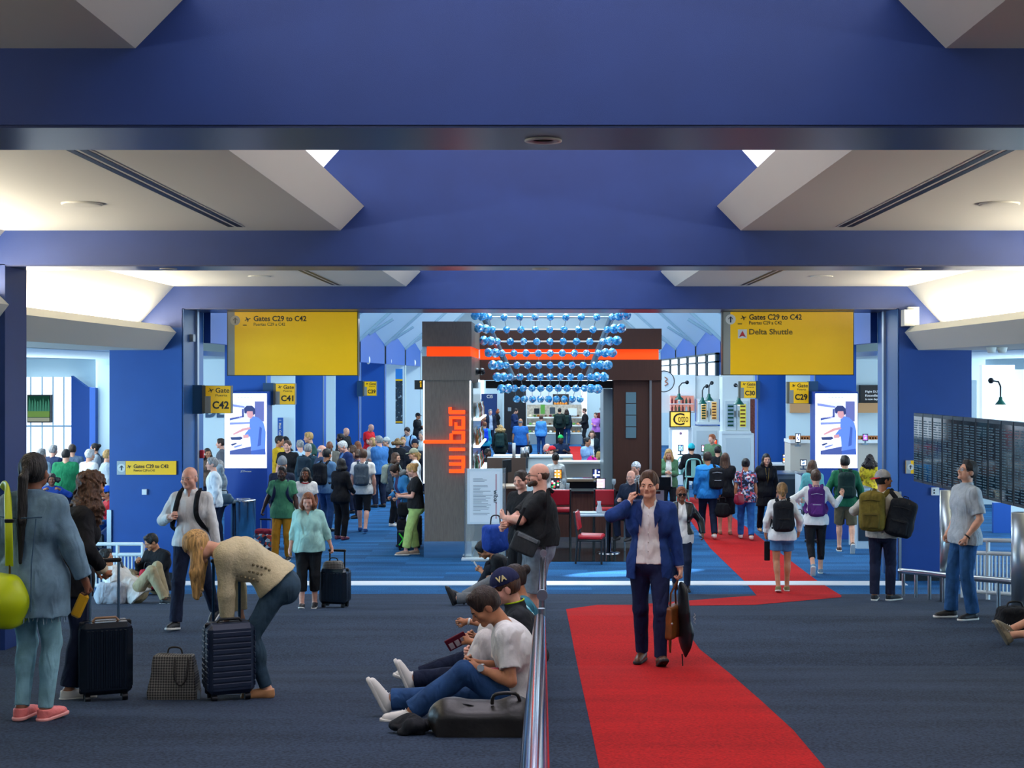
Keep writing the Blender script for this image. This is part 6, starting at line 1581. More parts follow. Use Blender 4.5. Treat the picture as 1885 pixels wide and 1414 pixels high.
# ------------------------------------------------------------------ people in front of the portal
def near(px, fy, hy):
    d = dist_of(fy); s = F / d; return X(px, d), d, (fy - hy) / s
def far(px, hy, H):
    lo, hi = 5.0, 120.0
    for _ in range(60):
        m = (lo + hi) / 2
        if CY + F * (drop(m) - H) / m > hy: lo = m
        else: hi = m
    return X(px, lo), lo, H
WHITE_T = cloth('white', '#e4e2de'); BLACK_T = cloth('black', '#15161a'); NAVY_T = cloth('navy', '#18233f')
SOLE_W = mat('sole_white', '#dcd9d0', .6); SOLE_B = mat('sole_black', '#17171a', .6)
SH_W = mat('shoe_white', '#e6e2d8', .6); SH_B = mat('shoe_black', '#17181c', .5); SH_BR = mat('shoe_brown', '#5c3826', .35)
LACE = mat('lace_white', '#e8e6e0', .7)
J_DARK = denim('dark', '#1a2238'); J_MID = denim('mid', '#2c4c78'); J_TEAL = denim('grey_teal', '#33495a'); J_LIGHT = denim('light', '#7f9fb8'); J_BLUE = denim('bright', '#2a62a8')

# the walking man in the navy jacket
x, y, H = near(1196, 1224, 868)
p = W1 = Person(x, y, H, yaw=-6, label='man in navy jacket walking on red carpet, phone at his ear', head=(-8, 2, 0), skin='light', lean=2, twist=-4,
    hands=((.275, .02, .87), (-.178, .075, 1.475)), elbows=((.5, -.6, -.2), (-.55, .0, -1.0)), hdir=(None, (.25, -.05, 1)), palm=(None, (.7, -.3, 0)), curl=(.8, .6),
    feet=((.10, .12, .095), (-.075, -.16, .085)), toes=(12, -12), fpitch=(24, 0))
p.top(WHITE_T, 'long', .93, g=.007, name='shirt', wr=.0015, neckcut=(.030, .075))
mb = MB()
for sg in (1, -1): mb.add([p.neck + p.v2 * .035 + p.Lt * .062 * sg + p.Ft * .02, p.neck + p.v2 * .01 + p.Lt * .05 * sg + p.Ft * .075, p.neck - p.v2 * .065 + p.Lt * .062 * sg + p.Ft * .108, p.neck - p.v2 * .03 + p.Lt * .09 * sg + p.Ft * .075], [(0, 1, 2, 3)])
co = mb.build('shirt_collar', WHITE_T, p.root)
m_ = co.modifiers.new('thick', 'SOLIDIFY'); m_.thickness = .006
p.top(cloth('jacket_navy', '#1d3a78', noise=.14), 'long', .79, g=.015, name='jacket', loose=.006, open_front=(.058, .125), wr=.0025, slv=1.9)
mb = MB()
for sg in (1, -1): mb.add([p.tl(.075 * sg, .118, 1.50), p.tl(.05 * sg, .150, 1.40), p.tl(.062 * sg, .158, 1.26), p.tl(.115 * sg, .150, 1.37), p.tl(.10 * sg, .12, 1.46)], [(0, 1, 2, 3, 4)])
la = mb.build('lapels', cloth('jacket_navy_dark', '#172f66'), p.root); m_ = la.modifiers.new('thick', 'SOLIDIFY'); m_.thickness = .006
p.pants(cloth('trousers_navy', '#161f42'), 1.0, ankle=.046, waist=1.0)
mb = MB(); mb.tube([p.tl(.135 * math.sin(t), .118 * math.cos(t) + .0, .985) for t in np.linspace(-1.4, 1.4, 9)], 0, 8, flat=(.018, .004, (0, 0, 1))); mb.build('belt', SH_BR, p.root)
mb = MB(); [mb.ball(p.tl(0, .128 + .004 * (1.2 - u), u), .006, 8, 6) for u in (1.05, 1.13, 1.21, 1.29, 1.37)]; mb.build('shirt_buttons', mat('button_pearl', '#cfcac0', .3), p.root)
p.shoes(SH_BR, SOLE_B); p.hair('brown', 'short')
g = p.grip[1]
mb = MB(); mb.rbox(Vector(p.hp(-.100, .045, -.025)), (.008, .036, .07), Matrix.Rotation(math.radians(15), 3, 'X'), .006); tag(mb.build('mobile_phone', BLACK), 'black phone held at the ear of the man in navy jacket', 'phone')
hand = Vector(p.grip[0])
r = empty('briefcase', tuple(hand - Vector((.05, 0, .62))), 'tan leather briefcase hanging from the hand of walking man', 'bag')
BR = mat('leather_tan', '#7a4a24', .38, noise=.25, nscale=8)
q = SDF(); c = np.array(hand) + [-.045, .03, -.40]; Rz = np.array(Matrix.Rotation(math.radians(62), 3, 'Z')).T
q.rb(c, Rz, np.array([.16, .03, .12]), .03, .01); V, Q = q.mesh(.007, noise=(.003, 20, 1)); np_mesh('body', V, Q, BR, r)
for a in (-.07, .07):
    e = Vector(Rz[0]) * a; mb = MB(); mb.tube([Vector(c) + e + Vector((0, 0, .14)), Vector(c) + e * .75 + Vector((0, 0, .26)), hand + Vector((-.005, 0, -.02)), hand], .009, 8); mb.build('handle', BR, r)
mb = MB(); mb.tube(smooth_pts([Vector(c) + Vector((-.03, -.16, .1)), Vector(c) + Vector((-.05, -.17, -.1)), Vector(c) + Vector((-.04, -.15, -.26)), Vector(c) + Vector((-.02, .0, -.17))]), .008, 8); mb.build('shoulder_strap', BR, r)
mb = MB(); mb.ball(Vector(c) + Vector((-.03, -.165, .0)), .016, 10, 6); mb.build('buckle', STEEL, r)
r = empty('garment_bag', tuple(hand - Vector((-.08, 0, .72))), 'folded black garment bag hanging beside the tan briefcase', 'bag')
GB = mat('garment_black', '#171c22', .35, bump=.3, bscale=14)
q = SDF(); h0 = np.array(hand)
q.rc(h0 + [.045, -.02, -.14], h0 + [.085, -.02, -.55], .095, .12, .05, flat=(nrm([.95, .3, 0]), .32)); q.rc(h0 + [.02, -.02, -.06], h0 + [.06, -.02, -.3], .03, .09, .05, flat=(nrm([.95, .3, 0]), .5)); q.rc(h0 + [.08, -.02, -.5], h0 + [.03, -.05, -.70], .11, .02, .05, flat=(nrm([.95, .3, 0]), .4))
V, Q = q.mesh(.007, noise=(.004, 16, .5)); np_mesh('body', V, Q, GB, r)
mb = MB(); mb.tube([Vector(h0 + [.03, -.05, -.69]), Vector(h0 + [.035, -.06, -.80])], .006, 6); mb.ball(Vector(h0 + [.035, -.06, -.81]), .012, 8, 6); mb.build('zip_pull', BLACK, r)
mb = MB(); g0 = h0 + [.135, -.10, -.36]; mb.tube(smooth_pts([g0 + np.array(v) for v in ((0, 0, .05), (.01, -.004, .03), (-.006, -.004, .015), (.012, -.006, 0), (-.004, -.006, -.02), (.01, -.006, -.04))]), .0035, 6); mb.build('emblem', mat('emblem_grey', '#9aa0a4', .5), r)

# woman in the leather jacket and sunglasses
x, y, H = near(1254, 1086, 897)
p = Person(x, y, H, yaw=2, sex='f', label='woman in black leather jacket and sunglasses behind the walking man', skin='brown', head=(0, 0, 0), hands=((.36, .05, .95), (-.25, .05, .88)), feet=((.08, .14, .09), (-.08, -.18, .10)), elbows=((.8, -.5, -.2), None))
p.top(WHITE_T, 'none', .80, g=.012, wr=.004); p.top(mat('leather_black', '#1a1c1e', .32, bump=.25, bscale=30), 'long', .96, g=.022, name='jacket', open_front=(.05, .09), wr=.005)
p.pants(J_DARK, ankle=.04); p.shoes(SH_B, SOLE_B); p.hair('auburn', 'pony', .1); p.glasses(BLACK, BLACK, 1.35)

# woman in the denim jacket at the left edge
x, y, H = near(60, 1326, 838)
p = N1 = Person(x, y, H, yaw=168, sex='f', label='woman in frayed denim jacket with long dark ponytail, back turned', skin='brown', head=(6, -4, 0), hands=((.24, .05, .85), (-.33, .10, .90)), feet=((.055, -.04, .10), (-.085, .02, .085)), toes=(0, -8), shx=.012, curl=(.5, .75), elbows=(None, (-.7, -.5, -.2)))
DJ = denim('jacket_wash', '#6f8c9e'); p.top(DJ, 'long', .70, g=.028, name='jacket', loose=.030, wr=.004, collar=.012, slv=1.85)
mb = MB(); rr = random.Random(2)
for i in range(46):
    t = i / 45 * 2 * math.pi; a = p.tl(.215 * math.cos(t), .19 * math.sin(t), .71); mb.tube([a, a + np.array([rr.uniform(-.01, .01), rr.uniform(-.01, .01), -rr.uniform(.02, .06)])], .0035, 4)
mb.build('frayed_hem', denim('fray', '#9db4c2'), p.root)
mb = MB(); mb.tube([p.tl(-.17, -.165, 1.36), p.tl(0, -.185, 1.35), p.tl(.17, -.165, 1.36)], .004, 6); mb.tube([p.tl(-.13, -.17, 1.35), p.tl(-.115, -.2, 1.05), p.tl(-.11, -.2, .75)], .004, 6); mb.tube([p.tl(.13, -.17, 1.35), p.tl(.115, -.2, 1.05), p.tl(.11, -.2, .75)], .004, 6); mb.build('yoke_seams', denim('seam', '#3f5c74'), p.root)
p.pants(denim('pale', '#86b4c0'), 1.0, g=.007, ankle=.040, name='leggings'); p.shoes(mat('shoe_pink', '#f0807c', .4, bump=.6, bscale=30), mat('sole_pink', '#f6a8a0', .4)); p.hair('black', 'pony', .58, 1.0)
hd = Vector(p.grip[1])
mb = MB(); mb.rbox(hd + Vector((-.035, -.02, -.075)), (.034, .014, .082), Matrix.Rotation(math.radians(24), 3, 'Y'), .014); tag(mb.build('phone_in_yellow_case', mat('case_yellow', '#e0a81c', .35)), 'yellow cased phone in hand of woman in denim jacket', 'phone')
YG = mat('bag_neon', '#c3d40c', .4, bump=.2, bscale=9)
r = empty('duffel_bag', (X(4, y - .1), y - .15, Z(1162, y)), 'neon yellow-green duffel bag slung at far left edge', 'bag')
q = SDF(); c = np.array(P3(2, 1100, y - .12)); q.rc(c + [-.12, .05, 0], c + [.06, -.05, -.01], .165, .155, .05); q.rb(c + [-.03, 0, -.02], np.eye(3), np.array([.12, .08, .11]), .05, .06)
V, Q = q.mesh(.008, noise=(.005, 14, 1)); np_mesh('body', V, Q, YG, r)
sweep('strap', smooth_pts([P3(17, 1042, y - .2), P3(16, 980, y - .24), P3(14, 915, y - .12), P3(10, 892, y + .02), P3(4, 900, y + .12)]), .026, .004, (0, 1, .1), YG, r)
mb = MB(); mb.rbox(P3(17, 959, y - .225), (.03, .006, .012), None, .004); mb.build('slider', BLACK, r)
mb = MB(); mb.tube([P3(18, 1040, y - .2), P3(18, 1056, y - .19)], .007, 8); mb.build('clip', mat('brass', '#a08040', .3, metal=1), r)

# curly haired woman behind her, hand on the glossy suitcase
x, y, H = near(133, 1284, 866)
p = Person(x, y, H, yaw=118, sex='f', label='curly brown haired woman in black jacket holding the glossy suitcase', skin='tan', head=(-4, 18, 0), lean=7, hands=((.22, .22, .95), (-.20, .20, .985)), feet=((.10, .16, .085), (-.09, -.04, .085)), curl=(.5, .85), elbows=(None, (-.8, -.5, 0)))
p.top(BLACK_T, 'long', .80, g=.02, name='jacket', loose=.012, slv=1.8); p.pants(J_DARK, .97, g=.010, ankle=.060); p.shoes(SH_W, SOLE_W, laces=LACE); p.hair('brown', 'curly', .36, 1.05)
mb = MB(); mb.tube([p.W[1] - (p.W[1] - p.E[1]) * .22, p.W[1] - (p.W[1] - p.E[1]) * .05], .042, 12); mb.build('cuff', cloth('cream', '#cdbf9f'), p.root)

# blonde woman bending over the navy suitcase
x, y, H = near(492, 1282, 850); H = 1.68
p = Person(x, y, H, yaw=-84, sex='f', label='blonde woman in cream knit bending over the navy suitcase', skin='light', hip=(0, -.10, .86), lean=60, curve=14, head=(0, 22, 0), hands=((.10, .30, .50), (-.14, .20, .52)), elbows=((.7, -.3, 0), (-.7, -.3, 0)), feet=((.09, .0, .085), (-.12, .22, .085)), knees=((.2, 1, 0), (-.2, 1, 0)))
KN = mat('cloth_cream_knit', '#cbbd98', .95, noise=.08, nscale=40, bump=.6, bscale=70)
p.top(KN, 'long', .96, g=.026, name='sweater', loose=.022, wr=.006, slv=1.75)
mb = MB()
for j in range(3):
    for i in range(9): mb.ball(p.tl(.175 - .0 * j, -.035 + .055 * (j - .3), 1.05 + i * .032 + (j % 2) * .016), .011, 6, 5, (1, 1, 1))
mb.build('knit_holes', cloth('knit_dark', '#8a7d5e'), p.root)
p.pants(J_TEAL, .98, g=.008, ankle=.040, name='jeans'); p.shoes(mat('shoe_tan', '#c08a5c', .5), None); p.hair('blond', 'long', .40, 1.0)

# bald man with the white shirt walking towards the camera
x, y, H = near(352, 1156, 860)
p = Person(x, y, H, yaw=-10, label='bald man in white shirt with black straps walking at left', skin='pink', head=(-4, 4, 0), hands=((.30, .0, .86), (-.150, .19, 1.22)), elbows=(None, (-.8, -.5, -.6)), curl=(.5, .9), palm=(None, (.6, -.5, 0)), feet=((.13, -.34, .16), (-.10, .18, .085)), fpitch=(-25, 8))
p.top(WHITE_T, 'long', .90, g=.014, wr=.004, collar=.006, neckcut=(.03, .06)); p.pants(J_DARK, ankle=.055); p.shoes(SH_B, SOLE_W); p.hair('grey', 'bald')
backpack(p, BLACK_T, 'black rucksack on the back of the bald man in white', None, .15, .23, .085)

# young man sitting against the left wall and the one lying beside him
d = dist_of(1094)
p = Person(X(291, d), d, 1.74, yaw=-32, label='young man in black jacket sitting against the left blue wall', skin='tan', hip=(0, 0, .13), lean=-6, curve=14, head=(-18, 24, 0), hands=((.05, .36, .30), (-.16, .26, .52)), feet=((-.12, .48, .10), (.12, .42, .10)), knees=((.9, .3, .8), (-.9, .3, .8)), elbows=(None, (-.5, .2, -1)))
p.top(BLACK_T, 'long', .86, name='jacket', loose=.015); p.pants(cloth('khaki', '#8f8064')); p.shoes(SH_B, SOLE_W); p.hair('black', 'short')
RB = cloth('red_bag', '#b8283a')
def softbag(name, px, py, d, hx, hy_, hz, m, label, yaw=0, cat='bag', handle=True, amp=.006):
    c = P3(px, py, d); r = empty(name, (c.x, c.y, c.z - hz), label, cat); q = SDF(); Rz = np.array(Matrix.Rotation(math.radians(yaw), 3, 'Z')).T
    q.rb(np.array(c), Rz, np.array([hx, hy_, hz]) * .55, min(hx, hy_, hz) * .45, .02); q.el(np.array(c) - [0, 0, hz * .2], Rz, np.array([hx * 1.02, hy_ * 1.05, hz * .8]), .05)
    V, Q = q.mesh(max(.007, d * .0006), noise=(amp, 20, 1)); np_mesh('body', V, Q, m, r)
    if handle:
        mb = MB(); e = Vector(Rz[0]) * hx * .4; t = c + Vector((0, 0, hz * .9)); mb.tube(smooth_pts([t - e, t - e * .7 + Vector((0, 0, hz * .5)), t + e * .7 + Vector((0, 0, hz * .5)), t + e]), max(.008, hx * .05), 6); mb.build('handle', BLACK, r)
    return r
softbag('holdall', 272, 1066, d - .25, .13, .10, .17, RB, 'red bag in the lap of the man sitting at the wall', 20)
d = dist_of(1110)
p = Person(X(252, d), d, 1.72, yaw=82, label='person in white shirt and khaki trousers lying on carpet with phone', skin='tan', hip=(0, 0, .13), lean=-66, curve=6, head=(0, 30, 0), hands=((.08, -.22, .42), (-.10, .0, .10)), feet=((.12, .36, .085), (-.10, .44, .085)), knees=((.1, .3, 1), (-.1, .3, 1)), elbows=((.7, -.4, -.5), (-.8, -.3, -.2)))
p.top(WHITE_T, 'short', .84, loose=.012); p.pants(cloth('khaki_pale', '#a49676')); p.shoes(SH_B, SOLE_W); p.hair('black', 'short')
mb = MB(); mb.rbox(Vector(p.grip[0]) + Vector((.02, 0, .03)), (.008, .036, .07), Matrix.Rotation(math.radians(-20), 3, 'Y'), .005); tag(mb.build('mobile_phone', BLACK), 'phone held up by the person lying on carpet', 'phone')
softbag('backpack', 205, 1092, d - .15, .22, .14, .16, cloth('pale_grey_bag', '#a9acb4'), 'pale grey rucksack under the lying person at left', 10, 'backpack')

# woman in mint green
x, y, H = near(568, 1119, 907)
p = Person(x, y, H, yaw=4, sex='f', fat=.45, label='woman in mint green sweater walking with small black suitcase', skin='pink', head=(-2, 14, 0), hands=((.38, -.05, .80), (-.30, .10, .76)), feet=((.09, -.02, .085), (-.09, .12, .085)), fpitch=(0, 12), curl=(.9, .4), elbows=((.6, -.8, 0), None))
p.top(cloth('mint', '#a3d0c6', noise=.12), 'three', .86, g=.016, loose=.012, wr=.005, neckcut=(.05, .09)); p.pants(BLACK_T, .78, ankle=.058); p.shoes(SH_B, SOLE_W); p.hair('auburn', 'long', .13, 1.0)
softbag('handbag', 614, 1046, y + .15, .15, .09, .09, TOTE, 'patterned grey bag on top of the small black suitcase', -10)
# man in green with mustard trousers
x, y, H = near(520, 1032, 859)
p = Person(x, y, H, yaw=-3, label='man in green shirt and mustard trousers pulling a case', skin='dark', head=(0, 6, 0), hands=((.30, .02, .86), (-.42, -.10, .86)), feet=((.11, .0, .085), (-.11, .14, .085)), elbows=(None, (-.5, -.8, 0)), curl=(.5, .9))
p.top(cloth('green', '#3f7a5a'), 'short', .80, loose=.02); p.pants(cloth('mustard', '#a8741a'), ankle=.05); p.shoes(SH_B, SOLE_W); p.hair('black', 'short', vol=.6); p.beard('black')
backpack(p, NAVY_T, 'navy rucksack worn by the man in green shirt', None, .14, .22, .08)
r = suitcase(floor_pt(486, 1026) , .34, .44, .22, -15, pattern_mat('case_floral', ['#23527a', '#d8e6ea', '#2f7a8a', '#10243c', '#c8402f'], 16), 'flowery patterned suitcase pulled by the man in green', 'v', .25, STEEL, None, 5)
mb = MB(); mb.rbox(floor_pt(486, 1026) + Vector((0, 0, .47)), (.16, .09, .05), Matrix.Rotation(math.radians(-15), 3, 'Z'), .03); tag(mb.build('folded_jacket', cloth('maroon', '#8a2438')), 'maroon cloth lying on top of the flowery suitcase', 'jacket')
x, y, H = far(563, 862, 1.62)
p = Person(x, y, H, yaw=0, sex='f', label='woman with white and red trimmed shirt behind the man in green', skin='brown', hands=((.2, .1, .9), (-.22, .2, 1.05)))
p.top(WHITE_T, 'short', .86); p.pants(J_DARK); p.shoes(SH_W); p.hair('black', 'long', .24)
mb = MB(); mb.tube([p.neck + p.v2 * .0 + p.Lt * .07 * math.cos(t) + p.Ft * (.075 * math.sin(t) + .03) - p.v2 * .02 * math.sin(t) for t in np.linspace(0, math.pi, 9)], .010, 6); mb.build('neck_trim', cloth('trim_red', '#c0282e'), p.root)

# ---- people sitting along the handrail
def sitter(px, d, **kw): return Person(X(px, d), d, **kw)
p = N10 = sitter(954, 9.25, H=1.72, yaw=-86, label='man in white t-shirt and jeans sitting nearest at the handrail', skin='tan', hip=(0, 0, .105), lean=-6, curve=30, head=(8, 24, 0),
    hands=((.12, .26, .36), (-.06, .30, .36)), elbows=((.55, -.55, -.75), (-.5, -.5, -.8)), curl=(.75, .7), feet=((.10, .70, .085), (-.16, .92, .10)), fpitch=(4, 62), knees=((.05, .4, 1), (-.3, .2, .35)), hdir=((-.1, 1, .1), None))
p.top(WHITE_T, 'short', .84, g=.014, loose=.012, wr=.005, slv=.72); p.pants(J_MID, 1.0, ankle=.058, g=.014); p.shoes(SH_W, SOLE_W, laces=LACE); p.hair('darkbrown', 'short'); p.watch(0, mat('watch_white', '#d8d8d4', .3))
w = p.W[0] - (p.W[0] - p.E[0]) * .06; mb = MB(); mb.tube([w + np.array([-.005, -.030, .012]), w + np.array([-.005, -.040, .014])], .023, 20); mb.build('watch_dial', mat('dial', '#b8bcc0', .2, metal=.6), p.root)
mb = MB(); mb.rbox(Vector(p.tl(.12, .13, 1.20)), (.03, .02, .045), None, .006); mb.build('badge', mat('badge_red', '#b02840', .4), p.root)
LEA = mat('leather_black_bag', '#2a2724', .38, bump=.35, bscale=22, noise=.2, nscale=7)
d = dist_of(1352)
r = empty('duffel_bag', tuple(floor_pt(886, 1356)), 'large soft black leather duffel bag in front of seated man', 'bag')
c = np.array(P3(888, 1326, d)); q = SDF(); q.rc(c + [-.22, .02, 0], c + [.21, .0, .0], .105, .11, .05); q.rb(c + [0, 0, -.03], np.eye(3), np.array([.22, .09, .06]), .05, .06); q.el(c + [-.2, 0, .05], np.eye(3), np.array([.11, .1, .09]), .05); q.el(c + [.2, 0, .045], np.eye(3), np.array([.1, .1, .09]), .05)
q.cut(np.array([0, 0, gz(d) + .004]), np.array([0, 0, -1.0])); V, Q = q.mesh(.007, noise=(.007, 15, 1.2)); np_mesh('body', V, Q, LEA, r)
mb = MB(); mb.tube(smooth_pts([Vector(c) + Vector(v) for v in ((.06, -.05, .11), (.08, -.07, .17), (.20, -.07, .175), (.23, -.05, .11))]), .011, 8); mb.build('handle', LEA, r)
mb = MB(); mb.tube(smooth_pts([Vector(c) + Vector(v) for v in ((-.22, -.03, .10), (-.08, -.05, .105), (.02, -.04, .06), (.10, -.05, .10))]), .006, 8); mb.build('zip', BLACK, r)
r = empty('jacket', tuple(floor_pt(762, 1340)), 'crumpled black jacket on carpet beside the leather duffel', 'jacket')
c = np.array(P3(768, 1334, d + .05)); q = SDF(); rr = random.Random(4)
for i in range(9): q.el(c + [rr.uniform(-.13, .12), rr.uniform(-.07, .07), rr.uniform(-.05, .01)], np.eye(3), np.array([rr.uniform(.05, .08), .07, rr.uniform(.03, .055)]), .03)
q.cut(np.array([0, 0, gz(d) + .006]), np.array([0, 0, -1.0])); V, Q = q.mesh(.007, noise=(.010, 30, 1)); np_mesh('cloth', V, Q, cloth('black_puffer', '#191b20'), r)
mb = MB(); mb.rbox(Vector(c) + Vector((.19, -.02, -.02)), (.03, .05, .09), None, .02); tag(mb.build('folded_jeans', denim('bag_denim', '#3c6484')), 'folded blue ribbed cloth between black jacket and duffel', 'clothing')

p = sitter(962, 10.2, H=1.76, yaw=-84, label='man in navy cap and dark jacket sitting with white trousers drawn up', skin='pink', hip=(0, 0, .13), lean=-4, curve=16, head=(4, 12, 0), hands=((.20, .12, .30), (-.12, .34, .34)), feet=((.06, .46, .085), (-.12, .36, .085)), knees=((.0, .3, 1), (-.1, .3, 1)), curl=(.7, .7))
p.top(cloth('jacket_charcoal', '#23272c'), 'long', .86, loose=.015, name='jacket', collar=.012); p.pants(cloth('white_jeans', '#e6e0da'), ankle=.055, g=.016); p.shoes(SH_W, SOLE_W, laces=LACE); p.hair('brown', 'capped'); cp = p.cap(cloth('cap_navy', '#20264a'))
mb = MB(); mb.tube([p.neck + p.v2 * .045 + p.Lt * .072 * math.cos(t) + p.Ft * .072 * math.sin(t) for t in np.linspace(0, 2 * math.pi, 17)], .006, 6, caps=False); mb.build('lime_piping', cloth('lime', '#b5d41c'), p.root)
R4 = np.stack([p.hl, p.hf, p.hu]); o = text('VA', (0, 0, 0), .055, mat('cap_letters', '#d8c88a', .6), None, 'cap_lettering', bold=.002); o.parent = p.root
ax = Vector(-p.hf); az = Vector(p.hu * .9 - p.hl * .3).normalized(); ay = az.cross(ax).normalized(); o.matrix_local = Matrix(((ax.x, az.x, -ay.x * -1, 0), (ax.y, az.y, ay.y, 0), (ax.z, az.z, ay.z, 0), (0, 0, 0, 1))); o.location = Vector(p.hp(.075, .05, .065)) + Vector(p.hl) * .018 - p.root.location
p = sitter(960, 11.0, H=1.72, yaw=-86, label='person in turquoise print and dark jeans, white trainers stretched out', skin='tan', hip=(0, 0, .13), lean=-4, curve=14, head=(0, 20, 0), hands=((.10, .40, .40), (-.12, .36, .40)), feet=((.05, .92, .10), (-.22, .80, .085)), fpitch=(66, 20), knees=((.1, .3, .5), (-.4, .2, .7)), curl=(.7, .7))
p.top(pattern_mat('cloth_turquoise_print', ['#2aa0b4', '#6fd0d8', '#1a7a98', '#d0f0f0'], 30), 'elbow', .86, name='blouse'); p.pants(J_DARK, ankle=.056); p.shoes(SH_W, SOLE_W, laces=LACE); p.hair('brown', 'short')
hd = Vector(p.grip[0]); r = empty('passport_wallet', tuple(hd), 'maroon wallet with cards held open above the outstretched legs', 'wallet')
Rw = Matrix.Rotation(math.radians(-28), 3, 'Y') @ Matrix.Rotation(math.radians(20), 3, 'X'); c = hd + Vector((-.05, -.03, -.01))
mb = MB(); mb.rbox(c, (.085, .006, .052), Rw, .004); mb.build('cover', mat('wallet_maroon', '#6a1428', .35), r)
mb = MB(); [mb.rbox(c + Rw @ Vector((-.05 + i * .05, -.008, -.012)), (.018, .002, .026), Rw, .001) for i in range(3)]; mb.build('cards', mat('wallet_cards', '#b9a8ac', .4), r)

p = sitter(966, 12.1, H=1.74, yaw=-84, sex='f', label='person in ripped light jeans sitting, arm with watch on knee', skin='tan', hip=(0, 0, .13), lean=-4, curve=12, head=(10, 10, 0), hands=((.14, .50, .50), (-.12, .3, .3)), elbows=((.5, -.2, -.8), None), feet=((.12, .42, .085), (-.10, .40, .085)), knees=((.1, .3, 1), (-.1, .3, 1)), curl=(.5, .4), hdir=((0, 1, -.3), None))
p.top(cloth('teal_top', '#3a7f94'), 'short', .86); p.pants(denim('ripped', '#86acc4'), ankle=.05); p.shoes(SH_W, SOLE_W); p.hair('darkbrown', 'bun'); p.watch(0, mat('watch_white', '#d8d8d4', .3))
p = sitter(962, 18.6, H=1.78, yaw=-88, label='person in grey trousers and black shoes reclining at the handrail', skin='light', hip=(0, 0, .13), lean=-38, curve=10, head=(0, 30, 0), hands=((.2, .1, .3), (-.2, .1, .3)), feet=((.08, .86, .10), (-.14, .76, .10)), fpitch=(68, 40), knees=((.1, .3, 1), (-.1, .3, 1)))
p.top(BLACK_T, 'long', .86); p.pants(cloth('grey_trousers', '#6e7072'), ankle=.056); p.shoes(SH_B, SOLE_B); p.hair('brown', 'short')
d = 19.8
p = sitter(938, d, H=1.74, yaw=-82, label='young man in black t-shirt with glasses crouching over white phone', skin='tan', hip=(0, 0, .14), lean=12, curve=26, head=(0, 26, 0), hands=((.06, .40, .42), (-.06, .42, .44)), elbows=((.6, -.2, -.8), (-.6, -.2, -.8)), feet=((.10, .50, .085), (-.12, .42, .085)), knees=((.1, .3, 1), (-.1, .3, 1)), curl=(.7, .7))
p.top(BLACK_T, 'short', .84); p.pants(cloth('black_trousers', '#191c26'), .94, ankle=.05); p.shoes(SH_B, SOLE_B); p.hair('black', 'short'); p.glasses(BLACK)
mb = MB(); mb.rbox(Vector(p.grip[0]) + Vector((-.03, 0, .04)), (.008, .038, .075), Matrix.Rotation(math.radians(-35), 3, 'Y'), .005); tag(mb.build('mobile_phone', mat('phone_white', '#d8dce0', .3)), 'white phone held by young man in glasses at handrail', 'phone')

# big man standing with crossed arms, the man behind him
p = BM = Person(X(990, 14.4), 14.4, 1.82, yaw=-82, label='big bald man in black t-shirt with crossed arms at handrail', skin='pink', fat=.85, head=(0, -2, 0), lean=-3, hands=((-.02, .32, 1.22), (.06, .34, 1.15)), elbows=((.9, .3, -.7), (-.9, .3, -.7)), curl=(.25, .4), hdir=((-.8, .5, .35), (.8, .4, .2)), palm=((0, -1, 0), (0, -1, 0)), feet=((.13, 0, .085), (-.13, .04, .085)))
p.top(cloth('black_tee', '#1a1c1f'), 'short', .97, g=.016, loose=.012, slv=.85, wr=.004); p.pants(cloth('grey_shorts', '#7b8794', noise=.25), .5, name='shorts'); p.shoes(SH_B, SOLE_B); p.hair('brown', 'bald'); p.beard('brown'); p.glasses(BLACK)
r = empty('messenger_bag', tuple(P3(966, 1036, 13.95)), 'black and grey messenger bag at hip of the big bald man', 'bag')
q = SDF(); c = np.array(P3(966, 1002, 13.95)); Rm = np.array(Matrix.Rotation(math.radians(24), 3, 'Y')).T; q.rb(c, Rm, np.array([.108, .03, .070]), .025, .01); V, Q = q.mesh(.008, noise=(.003, 20, 1)); np_mesh('body', V, Q, cloth('bag_charcoal', '#33383c'), r)
mb = MB(); mb.rbox(Vector(c) + Vector((.03, -.056, .068)), (.105, .006, .020), Matrix.Rotation(math.radians(24), 3, 'Y'), .005); mb.build('flap_trim', cloth('bag_grey', '#6a7074'), r)
sweep('shoulder_strap', smooth_pts([P3(986, 992, 13.95), p.tl(.34, -.02, 1.12), p.tl(.30, -.04, 1.36), p.tl(.22, -.04, 1.515), p.tl(.19, -.10, 1.49)], 5), .018, .004, (0, 1, .1), BLACK_T, r)
sweep('front_strap', smooth_pts([P3(949, 975, 13.95), P3(957, 955, 13.9), P3(966, 935, 13.92)], 4), .014, .004, (0, 1, .1), BLACK_T, r)
p = Person(X(962, 18.0), 18.0, 1.74, yaw=-48, label='dark haired man looking out from behind the big bald man', skin='pink', head=(16, 4, 0), hands=((.2, .2, .95), (-.10, .26, 1.05)), feet=((.1, 0, .085), (-.1, 0, .085)))
p.top(BLACK_T, 'short', .82); p.pants(cloth('black_shorts', '#121318'), .5, name='shorts'); p.shoes(SH_B); p.hair('darkbrown', 'short')
softbag('backpack', 912, 990, 19.3, .19, .13, .21, cloth('royal_blue', '#1c3f94'), 'blue and dark rucksack hanging in front of the man by the handrail', 30, 'backpack')

